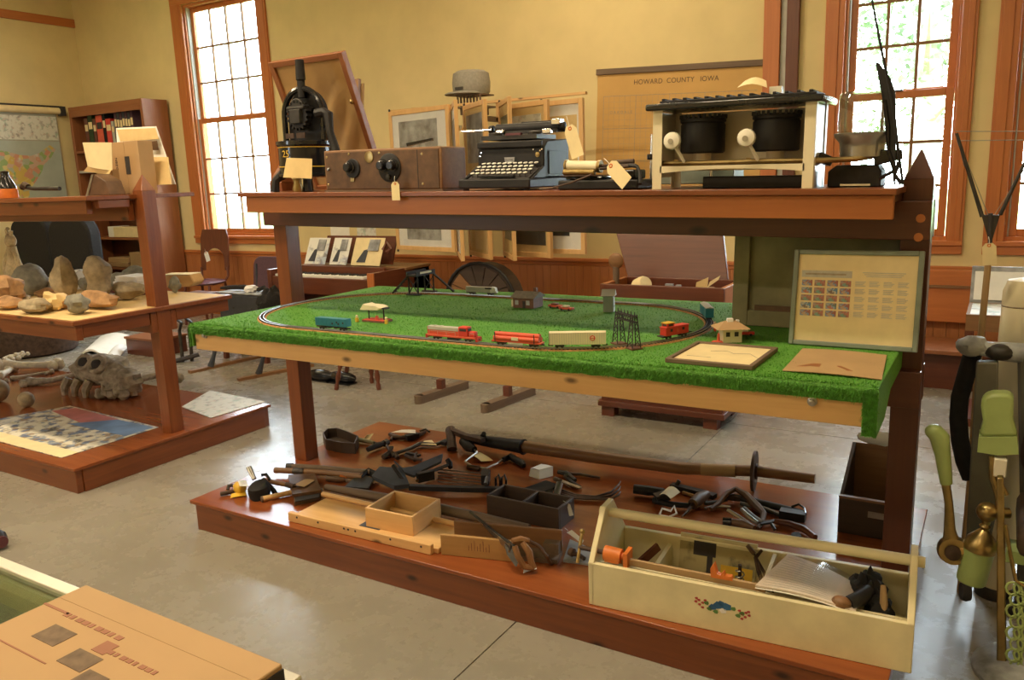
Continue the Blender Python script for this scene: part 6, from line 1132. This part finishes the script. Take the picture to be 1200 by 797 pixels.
stone(65, 363, (.08, .07, .05), 'yellow', 'pale yellow angular stone behind the long pale stone', seed=7, ns=.5).data.materials[0] = MT['manila']
stone(93, 368, (.085, .06, .05), 'stone_grey', 'grey and tan rounded stone at the shelf front edge', seed=8)
stone(116, 361, (.16, .07, .05), 'stone_rust', 'long rust-brown slab in front of the waisted stone', seed=9)
stone(58, 350, (.09, .07, .035), 'stone_rust', 'low brown stone between the round stone and the finger stone', seed=10)
stone(75, 362, (.07, .06, .04), 'stone_rust', 'small reddish stone under the finger stone', seed=11)
stone(152, 351, (.13, .08, .05), 'stone_tan', 'flat tan stone left of the rack post', seed=12)
stone(146, 341, (.10, .08, .065), 'stone_grey', 'small grey cobble behind the flat tan stone', seed=13)
stone(160, 339, (.11, .09, .075), 'stone_grey', 'dark rounded cobble half hidden by the rack post', seed=14)
stone(206, 343, (.04, .04, .05), 'stone_grey', 'dark greenish stone right of the rack post', seed=15)
stone(100, 340, (.045, .04, .045), 'stone_grey', 'little grey pebble behind the finger stone', seed=16)
stone(22, 356, (.10, .06, .03), 'stone_tan', 'thin tan flake on the paper left of centre', seed=17)
p = PZ(214, 335, ZM); t = T('wooden_block', 'golden wooden block with pale top at the right end of the shelf', 'block', p, .4); M().prism([(-.12, -.07, 0), (.10, -.07, 0), (.13, -.07, .03), (.11, -.07, .085), (-.12, -.07, .085)], (0, .15, 0)).ob('block', 'pine_x', t, .008); M().b6(-.12, .11, -.068, .078, .085, .088).ob('pale_top', 'tag_card', t)
# corn-husk figure
p = PZ(21, 338, ZM); t = T('corn_husk_doll', 'pale corn-husk doll standing behind the round grey stone', 'doll', p)
M().lathe([(.10, 0), (.085, .08), (.05, .19), (.03, .28), (.035, .31)], seg=14).ob('skirt', 'rope', t); M().ell((0, 0, .355), (.04, .04, .05), 10, 8, .2).ob('head', 'rope', t); M().tube([(-.02, 0, .39), (-.03, 0, .43), (-.01, 0, .44)], .015, 6).tube([(.02, 0, .39), (.03, 0, .425)], .014, 6).ob('topknot', 'rope', t)
M().tube([(.03, 0, .29), (.09, -.02, .24), (.11, -.03, .15), (.09, -.03, .08)], [.022, .018, .018, .014], 7).ob('arm', 'rope', t); M().tube([(-.03, 0, .29), (-.06, -.03, .20), (-.05, -.05, .12)], [.02, .018, .012], 7).ob('arm', 'rope', t)
for i, (p0, w_, h_, lb) in enumerate((((62, 342), .30, .09, 'white open carton behind the grey stone'), ((92, 338), .14, .13, 'upright white card box right of the finger stone'), ((8, 340), .22, .10, 'white carton with dark things at the shelf left'))):
    p = PZ(*p0, ZM); t = T('white_carton', lb, 'box', p, .1 * i); M().obox(-w_ / 2, w_ / 2, -.08, .08, 0, h_, .006).ob('walls', 'white', t); M().b6(-w_ / 2 + .02, w_ / 2 - .04, -.05, .05, .007, h_ * .7).ob('contents', 'old_wood_x', t)
    if i == 0: M().prism([(-.12, .08, .09), (.12, .08, .09), (.18, .10, .15), (.0, .12, .13)], (0, .004, 0)).ob('flap', 'white', t)
for i, (p0, lb) in enumerate((((50, 351), 'white paper under the brown stone'), ((112, 345), 'white paper sheet behind the waisted stone'))):
    p = PZ(*p0, ZM); o = M().sheet((-.16, -.08, 0), (.14, -.1, 0), (.17, .08, 0), (-.12, .09, 0), .002, .003).ob('paper_sheet', 'white'); o.location = p; tag(o, lb, 'paper')
for i in range(7):
    p = PZ(161, 338, ZM) ; q_ = random.Random(i)
    o = M().b6(-.11, .11, -.08, .08, 0, .017).ob('booklet', 'white' if i > 2 else ('maroon', 'paper', 'tag_card')[i], None, .001); o.location = (-4.95 + q_.uniform(-.01, .01), 3.28 + q_.uniform(-.01, .01), ZM + .0005 + i * .0178); o.rotation_euler = (0, 0, q_.uniform(-.1, .1)); tag(o, ('lowest', 'second lowest', 'third', 'fourth', 'fifth', 'second highest', 'topmost')[i] + ' booklet of the pile behind the rack post', 'booklet', 'booklets behind the post')
o = M().b6(-.16, .16, -.1, .1, 0, .025).ob('red_book', 'maroon'); o.location = (-5.22, 3.32, ZM + .0005); tag(o, 'red flat book left of the booklet pile', 'book')
# top shelf of the left rack
ZT = 1.5905
t = T('flat_iron_bottle', 'black flask-shaped iron with orange label at the left edge', 'iron', PY(8, 221, 2.8)); t.location.z = ZT
M().lathe([(.055, 0), (.06, .02), (.055, .08), (.03, .13), (.022, .15), (.026, .17), (.0, .175)], seg=20).ob('body', 'black_gloss', t); M().lathe([(.061, .002), (.062, .004), (.0605, .06), (.059, .061)], seg=20).ob('label', 'orange_paint', t); M().tube([(-.02, 0, .15), (-.07, 0, .165), (-.085, 0, .13), (-.05, 0, .1)], .008, 7).ob('handle', 'black_iron', t)
def ltool(name, lab, cat, parts):
    t = T(name, lab, cat, PY(*parts[0][2][0][:2], 2.75)); t.location.z = ZT
    for nm, mt_, pts, r in parts: M().tube([V((PY(p_[0], p_[1], 2.75).x, 2.75, max(ZT + (r if not isinstance(r, list) else max(r)) , PY(p_[0], p_[1], 2.75).z))) - V(t.location) for p_ in pts], r, 8).ob(nm, mt_, t)
ltool('iron_wrench', 'long dark iron wrench lying along the left rack top', 'wrench', [('handle', 'dark_metal', [(27, 219), (40, 221), (70, 221)], .012), ('head', 'rust_iron', [(26, 220), (29, 216), (33, 219)], .018)])
stone(77, 215, (.05, .04, .045), 'stone_rust', 'orange-brown fossil lump on the left rack top', z=ZT, g='stones on the left rack top', seed=21)
stone(95, 217, (.06, .05, .05), 'bone', 'pale shell-like fossil beside the slate wedge', z=ZT, g='stones on the left rack top', seed=22, ns=.5)
stone(84, 218, (.06, .05, .012), 'stone_tan', 'flat tan chip before the orange-brown fossil', z=ZT, g='stones on the left rack top', seed=23)
c = PY(112, 219, 2.8); t = T('slate_wedge', 'dark striped stone wedge with a bright edge on the left rack top', 'stone', (c.x, 2.8, ZT)); M().prism([(-.10, 0, 0), (.13, 0, 0), (.10, 0, .08), (.0, 0, .12), (-.02, 0, .115)], (0, .1, 0)).ob('wedge', 'leather', t, .004); M().prism([(-.105, -.004, 0), (-.08, -.004, 0), (-.0, -.004, .12), (-.02, -.004, .12)], (0, .1, 0)).ob('bright_edge', 'steel', t)
stone(128, 217, (.05, .04, .06), 'stone_grey', 'dark jagged stone behind the slate wedge', z=ZT, g='stones on the left rack top', seed=24, ns=.8)
c = PY(116, 200, 2.95); t = T('curled_papers', 'two curled cream paper sheets propped before the bookcase', 'papers', (c.x, 2.95, ZT))
q4 = [PY(*p_, 2.95) - V(t.location) for p_ in ((103, 195), (132, 200), (131, 167), (97, 167))]; M().sheet(*q4, .002, .02, 10).ob('sheet', 'tag_card', t); q4 = [PY(*p_, 2.94) - V(t.location) for p_ in ((98, 201), (128, 205), (131, 199), (103, 195))]; M().sheet(*q4, .002, -.015, 8).ob('sheet', 'manila', t); M().b6(-.06, .1, .02, .06, 0, .15).ob('support', 'kraft', t)
a, b_ = PY(134, 219, 3.08), PY(167, 217, 3.08); w_ = b_.x - a.x; h_ = PY(134, 167, 3.08).z - ZT
t = T('shipping_carton', 'upright tan carton lettered KEEP FROZEN beside the rack post', 'box', (a.x, 3.08, ZT), 0); M().b6(0, w_, 0, .10, 0, h_).ob('carton', 'carton', t, .002); M().b6(w_ * .52, w_ * .525, -.001, 0, 0, h_).ob('seam', 'kraft', t)
text('KEEP FROZEN', .028, 'ink', t, (w_ * .2, -.001, h_ * .42), (math.pi / 2, R2(-90), 0), 'lettering'); M().b6(w_ * .5, w_ * .66, -.001, 0, h_ * .38, h_ * .72).ob('black_label', 'ink', t)
def leanboard(name, lab, cat, pts, y, mt_, extra=()):
    a = PY(*pts[0], y); t = T(name, lab, cat, (a.x, y, ZT)); ps = []
    for i, p_ in enumerate(pts): v = PY(*p_, y + (.06 if i > 1 else 0)); ps.append(V((v.x, v.y, max(ZT, v.z))) - V(t.location))
    M().prism(ps, (0, .008, 0)).ob('board', mt_, t)
    for nm, m2, pp_ in extra: M().prism([V((PY(*p_, y + .02).x, y + .025, PY(*p_, y + .02).z)) - V(t.location) - V((0, .012, 0)) for p_ in pp_], (0, .002, 0)).ob(nm, m2, t)
leanboard('poster_board', 'white poster board with yellow map and small photo leaning on the left rack', 'poster', [(140, 218), (205, 216), (182, 148), (136, 150)], 3.26, 'paper', [('map_print', 'manila', [(142, 166), (187, 163), (183, 150), (138, 152)]), ('small_photo', 'leather', [(179, 176), (187, 176), (185, 165), (177, 166)])])
leanboard('yellow_folder', 'buff-yellow folder leaning right of the carton by the rack post', 'folder', [(176, 217), (200, 216), (196, 184), (174, 184)], 3.20, 'manila')
# deck of the left rack: posters, balls, bones
def flatsheet(name, lab, pts, mt_, z=.1515, cat='poster'):
    P4 = [PZ(*p_, z) for p_ in pts]; t = T(name, lab, cat, P4[0]); M().sheet(*[p_ - P4[0] for p_ in P4], .003).ob('sheet', mt_, t); return t, P4
t, P4 = flatsheet('colour_poster', 'colourful historic scene poster lying on the left rack deck', [(-60, 502), (72, 537), (186, 501), (82, 476)], 'poster_print')
L4 = lambda u, v: P4[0].lerp(P4[1], u).lerp(P4[3].lerp(P4[2], u), v) - P4[0]
plain('sky_blue', (.12, .22, .42), .5, 0, .35, 5); plain('sky_pink', (.50, .16, .16), .5, 0, .3, 5)
M().sheet(L4(.45, .62) + V((0, 0, .0035)), L4(.98, .66) + V((0, 0, .0035)), L4(.98, .97) + V((0, 0, .0035)), L4(.62, .95) + V((0, 0, .0035)), .0005).ob('blue_sky', 'sky_blue', t); M().sheet(L4(.05, .80) + V((0, 0, .0035)), L4(.5, .70) + V((0, 0, .0035)), L4(.62, .96) + V((0, 0, .0035)), L4(.1, .98) + V((0, 0, .0035)), .0005).ob('pink_sky', 'sky_pink', t); M().sheet(L4(0, .0) + V((0, 0, .0035)), L4(1, .0) + V((0, 0, .0035)), L4(1, .16) + V((0, 0, .0035)), L4(0, .16) + V((0, 0, .0035)), .0005).ob('margin', 'tag_card', t)
t, P4 = flatsheet('pale_map_sheet', 'pale printed map sheet at the right corner of the left rack deck', [(213, 477), (247, 490), (311, 471), (246, 458)], 'pale_print')
for px, py, r, mt_, lb in ((-2, 471, .085, 'stone_tan', 'large brown stone ball cut by the left picture edge'), (32, 477, .055, 'stone_tan', 'smaller tan stone ball on the left rack deck')): stone(px, py, (r, r, r), mt_, lb, 'stone_ball', .06, 3, .1505, 'ball', None)
t = T('cow_skull', 'large brown animal skull with dark eye sockets on the left rack deck', 'skull', PZ(118, 462, .1505), .1)
M().ell((-.02, .05, .17), (.26, .15, .12), 22, 14, .2, 2.2, None, 3).ell((.22, .02, .11), (.17, .12, .11), 20, 12, .4, 2.6, None, 5).ob('cranium', 'old_bone', t)
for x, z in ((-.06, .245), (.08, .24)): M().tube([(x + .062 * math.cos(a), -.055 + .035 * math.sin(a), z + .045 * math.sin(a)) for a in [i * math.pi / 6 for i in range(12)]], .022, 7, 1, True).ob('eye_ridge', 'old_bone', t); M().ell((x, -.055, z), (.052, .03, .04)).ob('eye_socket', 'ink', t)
for x in (-.23, -.12, .0): M().tube([(x, -.07, .12), (x - .02, -.10, .06), (x - .03, -.10, .0)], [.035, .03, .02], 8).ob('jaw_prong', 'old_bone', t)
for i in range(5): M().ell((.12 + i * .05, -.09 + .01 * i, .04 + .02 * (i % 2)), (.035, .04, .04), 10, 7, .4, 3, None, i).ob('tooth', 'old_bone', t)
def bone(lb, pts, r, mt_='bone', name='leg_bone'):
    P_ = [PZ(p_[0], p_[1], .1505 + p_[2]) for p_ in pts]; t = T(name, lb, 'bone', (P_[0].x, P_[0].y, .1505)); o = V(t.location)
    M().tube([p_ - o for p_ in P_], [r * 1.2, r * .75, r * .7, r * .9][:len(P_)], 10).ob('shaft', mt_, t)
    for e in (0, -1): M().ell(P_[e] - o + V((0, .02, 0)), (r * 1.4, r * 1.2, r * 1.3), 12, 8, .3).ell(P_[e] - o + V((0, -.03, -.005)), (r * 1.3, r * 1.1, r * 1.1), 12, 8, .3).ob('knuckle', mt_, t)
    return t
bone('largest pale leg bone lying across the left rack deck', [(6, 428, .05), (25, 428, .055), (48, 428, .055), (66, 427, .05)], .04)
bone('thin grey bone in front of the large pale leg bone', [(12, 444, .02), (35, 440, .02), (58, 436, .02)], .016, 'old_bone')
bone('short pale bone at the left picture edge', [(-4, 441, .03), (8, 436, .035), (14, 432, .03)], .03)
for i, (a, b_) in enumerate((((4, 421), (16, 416)), ((12, 420), (24, 414)), ((20, 420), (30, 415)))): bone(('left', 'middle', 'right')[i] + 'most of three rib bones behind the large leg bone', [(*a, .03), ((a[0] + b_[0]) / 2, (a[1] + b_[1]) / 2 - 1, .045), (*b_, .05)], .014, 'bone', 'rib_bone')
bone('long dark jaw bone left of the skull', [(32, 448, .03), (60, 446, .035), (84, 440, .04), (96, 434, .05)], .03, 'old_bone', 'jaw_bone')
bone('brown bone behind the skull near the post', [(140, 448, .05), (165, 444, .06), (182, 440, .05), (206, 443, .03)], .035, 'old_bone')
# ------------------------------------------------------------------ right edge: green and brass chair, pole, cylinder
ym = 2.9
def mp(px, py, y=ym): return PY(px, py, y)
t = T('barber_chair', 'antique chair with pale green enamel grips and brass fittings at the right edge', 'chair', (.12, 2.95, 0)); o = V(t.location)
Lc = lambda px, py, y=ym: mp(px, py, y) - o
M().tube([Lc(1094, 505), Lc(1101, 512), Lc(1105, 535), Lc(1109, 567)], [.028, .031, .024, .019], 12).ell(Lc(1095, 506), (.029, .029, .026)).ob('lever_grip', 'green_enamel', t, 0, None, 'pale green lever grip')
M().tube([Lc(1108, 565), Lc(1112, 590), Lc(1113, 620), Lc(1116, 645)], [.014, .013, .018, .032], 10, .6).lathe([(.048, -.018), (.05, 0), (.045, .018)], Lc(1117, 645), (.15, -1, .1), 18).ob('lever_arm', 'brass', t); M().lathe([(.026, 0), (.024, .012), (.012, .016)], Lc(1117, 645) - V((0, .02, 0)), (.15, -1, .1), 14).ob('lever_hub', 'rust_iron', t)
M().tube([Lc(1120, 648), Lc(1135, 645), Lc(1150, 640)], [.03, .02, .02], 9).ob('lever_axle', 'brass', t)
M().prism([Lc(1144, 425, 3.05), Lc(1170, 425, 3.05), Lc(1168, 600, 3.05), Lc(1150, 690, 3.05), Lc(1130, 665, 3.05), Lc(1137, 540, 3.05)], (0, .05, 0)).ob('side_plate', 'gun_grey', t, .006, None, 'tapered grey metal side plate')
M().tube([Lc(1133, 650, 3.05), Lc(1132, 680, 3.05), Lc(1131, 694, 3.05)], [.018, .014, .012], 8).ob('leg', 'ink', t); M().lathe([(.03, -.014), (.034, 0), (.03, .014)], Lc(1131, 697, 3.05) * 1 + V((0, 0, .012)), (1, .3, 0), 14).ob('castor', 'ink', t)
# armrest pad: waisted slab on a lip
pad = [Lc(*p_) for p_ in ((1149, 512), (1149, 505), (1152, 495), (1150, 482), (1149, 473), (1154, 465), (1164, 462), (1180, 462), (1188, 466), (1188, 480), (1187, 492), (1191, 505), (1192, 512))]
M().prism(pad, (0, .07, 0)).ob('armrest', 'green_enamel', t, .01, None, 'pale green waisted armrest pad')
M().tube([Lc(1146, 529), Lc(1152, 513)], .001, 4).prism([Lc(1145, 530), Lc(1147, 512), Lc(1192, 512), Lc(1194, 533), Lc(1170, 534)], (0, .09, 0)).ob('armrest_lip', 'green_enamel', t, .008)
M().b6(*(lambda c: (c.x - .018, c.x + .018, c.y - .01, c.y + .03, c.z - .03, c.z + .03))(Lc(1172, 548))).ob('bracket', 'white_enamel', t, .003); M().tube([Lc(1162, 535), Lc(1163, 560), Lc(1170, 580), Lc(1172, 600)], [.008, .01, .012, .01], 8).tube([Lc(1172, 545), Lc(1172, 565), Lc(1180, 580)], [.007, .008, .006], 8).ob('linkage', 'brass', t)
kx = Lc(1157, 600); M().ell(kx, (.033, .033, .033), 18, 12).lathe([(.014, 0), (.012, .012), (.018, .02), (.012, .032), (.02, .04), (.045, .07), (.05, .09), (.05, .105)], kx - V((0, 0, .03)), (-.12, 0, -1), 20).ob('brass_finial', 'brass', t)
M().cyl(kx + V((-.0135, 0, -.13)), kx + V((-.030, 0, -.255)), .047, .045, 20).ob('side_grip', 'green_enamel', t, .006, None, 'pale green cylinder grip'); M().cyl(kx + V((.02, 0, 0)), kx + V((.06, .02, 0)), .018).ob('finial_arm', 'brass', t)
M().prism([Lc(1168, 560, 2.75), Lc(1176, 560, 2.75), Lc(1178, 640, 2.75), Lc(1180, 800, 2.75), Lc(1168, 800, 2.75), Lc(1168, 640, 2.75)], (0, .03, 0)).ob('back_stile', 'brass', t, .004)
lt = M()
for r in range(9):
    for c_ in range(4):
        cc = Lc(1187 + c_ * 9 + (r % 2) * 4.5, 690 + r * 13, 2.74); lt.tube([cc + V((.018 * math.cos(a), 0, .022 * math.sin(a))) for a in [k * math.pi / 5 for k in range(10)]], .004, 6, 1, True)
lt.ob('lattice_back', 'green_enamel', t, 0, None, 'green openwork lattice'); M().tube([Lc(1178, 615, 2.74), Lc(1184, 650, 2.74), Lc(1190, 680, 2.74), Lc(1205, 690, 2.74)], .006, 7).ob('lattice_rod', 'brass', t)
xc = Lc(1192, 600, 2.95).x; M().b6(xc, xc + .44, -.22, .16, .40 - o.z, .50 - o.z).ob('seat_cushion', 'dark_box_x', t, .03); M().prism([(x + xc + .22, .16, z + .82 - o.z) for x, _, z in rounded(.44, .62, .10)], (0, .09, 0)).ob('back_cushion', 'dark_box_z', t, .02)
M().b6(*(lambda c: (c.x - .04, c.x + .2, c.y, c.y + .1, c.z - .02, c.z + .02))(Lc(1196, 655, 2.85))).ob('seat_rail', 'green_enamel', t)
b0 = PZ(1175, 800, 0) - o; M().lathe([(.17, 0), (.17, .012), (.15, .03), (.05, .05), (.045, .3)], b0 + V((.08, .08, 0)), (0, 0, 1), 28).ob('round_base', 'photo_grey', t)
t = T('rubber_hose', 'black curved rubber tube hanging behind the green lever grip', 'tube', PY(1136, 400, 3.4)); t.location.z = .5; o = V(t.location)
M().tube([PY(*p_, 3.16) - o for p_ in ((1142, 409), (1138, 420), (1132, 440), (1125, 465), (1123, 490), (1125, 515), (1130, 540), (1138, 560))], .03, 10).ob('tube', 'black_cloth', t)
# pole with V-shaped arms
t = T('folding_umbrella_frame', 'tall tan pole with V-shaped folding arms and a paper tag before the windows', 'pole', PZ(1130, 520, 0)); o = V(t.location); t.location = (PY(1140, 560, 3.25).x, 3.25, 0); o = V(t.location)
q_ = lambda px, py, y=3.25: PY(px, py, y) - o
M().tube([V((-.01, 0, 0)), q_(1138, 560), q_(1146, 430), q_(1157, 320), q_(1160, 290)], [.013, .013, .012, .011, .01], 9).ob('pole', 'kraft', t)
M().prism([q_(1150, 252), q_(1172, 252), q_(1162, 284), q_(1159, 284)], (0, .02, 0)).ob('spreader', 'dark_metal', t); M().cyl(q_(1161, 250), q_(1160, 290), .007).ob('socket', 'ink', t)
for p0, p1 in (((1151, 254), (1121, 156)), ((1172, 252), (1206, 180))): M().tube([q_(*p0), q_(*p1)], [.007, .005], 7).ob('arm', 'dark_metal', t)
wr = M()
for p0, p1 in (((1120, 154), (1205, 154)), ((1121, 165), (1205, 164)), ((1121, 158), (1158, 252)), ((1122, 166), (1152, 250)), ((1206, 190), (1165, 252)), ((1121, 156), (1130, 195))): wr.tube([q_(*p0), q_(*p1)], .0014, 5)
wr.ob('wires', 'steel', t)
tagcard('price_tag', 'pale green-grey tag hanging on the tall pole under its arms', 'tag', PY(1159, 285, 3.2), (.01, 0, -.1), .042, .075, 'tag_card')
# cream cylinder machine
t = T('cream_tank', 'cream-enamelled upright cylinder with domed cap at the right edge', 'tank', PY(1192, 405, 3.3)); t.location.z = 0; o = V(t.location); c = PY(1193, 405, 3.3) - o; zt = PY(1193, 326, 3.3).z; z1 = PY(1193, 358, 3.3).z
M().lathe([(.055, .0), (.06, c.z), (.058, z1 - .004), (.056, z1)], (0, 0, 0), (0, 0, 1), 26).ob('body', 'cream_enamel', t); M().lathe([(.058, z1 + .001), (.058, z1 + .05), (.045, z1 + .09), (.02, zt), (.0, zt + .004)], (0, 0, 0), (0, 0, 1), 26).ob('cap', 'cream_enamel', t); M().lathe([(.0585, z1 - .003), (.0595, z1), (.0585, z1 + .002)], (0, 0, 0), (0, 0, 1), 26).ob('seam', 'ink_soft', t); M().lathe([(.07, 0), (.07, .02), (.06, .04)], seg=26).ob('base', 'dark_metal', t)
t = T('metal_bracket', 'grey metal bracket with rounded end reaching across before the cream cylinder', 'bracket', PY(1140, 405, 3.1)); t.location.z = 0; o = V(t.location)
q_ = lambda px, py, y=3.1: PY(px, py, y) - o
M().ell(q_(1140, 405), (.05, .04, .035), 14, 9, .25, 2).tube([q_(1140, 404), q_(1155, 409), q_(1175, 412), q_(1200, 414)], [.03, .026, .032, .034], 10).ob('arm', 'photo_grey', t); M().tube([(.22, .1, 0), (.22, .1, .3), (.16, .0, q_(1175, 412).z)], .03).ob('column', 'gun_grey', t); M().ell(q_(1172, 412), (.05, .05, .03)).ob('joint', 'dark_metal', t); M().lathe([(.06, 0), (.06, .02), (.04, .04)], (.22, .1, 0)).ob('base', 'dark_metal', t)
# ------------------------------------------------------------------ foreground: glass case and carton
xr_, yf_ = -.747, .66
t = T('glass_showcase', 'pale metal-edged glass showcase in the lower left foreground', 'showcase', (-1.6, .25, 0)); o = V(t.location)
def fb(nm, mt_, x0, x1, y0, y1, z0, z1, bev=.002): return M().b6(x0 - o.x, x1 - o.x, y0 - o.y, y1 - o.y, z0, z1).ob(nm, mt_, t, bev)
XLc, Y0c = -2.6, -.15
fb('top_rim', 'aluminium', XLc, xr_, yf_ - .022, yf_, .94, .97); fb('top_rim', 'aluminium', XLc, xr_, Y0c, Y0c + .022, .94, .97); fb('top_rim', 'aluminium', xr_ - .022, xr_, Y0c + .022, yf_ - .022, .94, .97); fb('top_rim', 'aluminium', XLc, XLc + .022, Y0c + .022, yf_ - .022, .94, .97)
fb('inner_rail', 'tag_card', XLc + .022, xr_ - .022, yf_ - .05, yf_ - .022, .925, .955); fb('glass_top', 'case_glass', XLc + .022, xr_ - .022, Y0c + .022, yf_ - .022, .957, .963, 0)
fb('glass_front', 'case_glass', XLc + .03, xr_ - .03, yf_ - .012, yf_ - .006, .5, .94, 0); fb('shelf', 'photo_grey', XLc + .03, xr_ - .03, Y0c + .03, yf_ - .05, .70, .715)
for x in (XLc, xr_ - .022):
    for y in (Y0c, yf_ - .022): fb('post', 'aluminium', x, x + .022, y, y + .022, .5, .94)
fb('base', 'mahogany_x', XLc, xr_, Y0c, yf_, 0, .5)
# carton lying on the showcase
zt = 1.045; A = PZ(101, 685, zt); B = PZ(331, 778, zt); w_ = (B - A).length; an = math.atan2((B - A).y, (B - A).x)
t = T('flat_carton', 'flat brown shipping carton with faded print on the showcase in the foreground', 'box', (A.x, A.y, .9705), an); h_ = zt - .9705
M().b6(0, w_, -.36, 0, 0, h_).ob('carton', 'carton', t, .002); M().b6(w_ - .0004, w_ + .0016, -.36, 0, h_ * .55, h_ * .92).ob('flap_gap', 'ink', t); M().b6(.0, w_, -.0405, -.04, h_ - .0002, h_ + .0004).ob('flap_seam', 'kraft', t)
tz_ = h_ + .0006
for x0, x1, y0, y1, mt_ in ((.07, .12, -.115, -.083, 'carton_dark'), (.155, .205, -.13, -.10, 'carton_dark'), (.21, .25, -.155, -.12, 'carton_dark'), (.17, .195, -.095, -.073, 'carton_print'), (.0, .06, -.062, -.058, 'carton_print'), (.015, .05, -.18, -.15, 'carton_print')):
    M().b6(x0, x1, y0, y1, h_, tz_).ob('printed_panel', mt_, t)
for k in range(9): M().b6(.055 + k * .0145, .055 + k * .0145 + (.011, .008, .012)[k % 3], -.066, -.058, h_, tz_).ob('printed_letter', 'carton_print', t)
for k in range(8): M().b6(.195 + k * .0125, .195 + k * .0125 + (.009, .006, .010)[k % 3], -.090, -.083, h_, tz_).ob('printed_letter', 'carton_print', t)
for y in (-.14, -.20, -.26): M().b6(.0, .15, y - .001, y + .001, h_, tz_).ob('printed_line', 'carton_print', t)
t = T('dark_red_toy', 'dark object with a red end on the floor at the far left edge', 'toy', PZ(-4, 642, 0)); M().tube([(-.12, 0, .045), (.02, 0, .045), (.05, 0, .04)], [.045, .045, .03], 12).ob('body', 'black_iron', t); M().lathe([(.03, 0), (.028, .012)], (.05, 0, .04), (1, 0, 0), 12).ob('red_end', 'maroon', t)
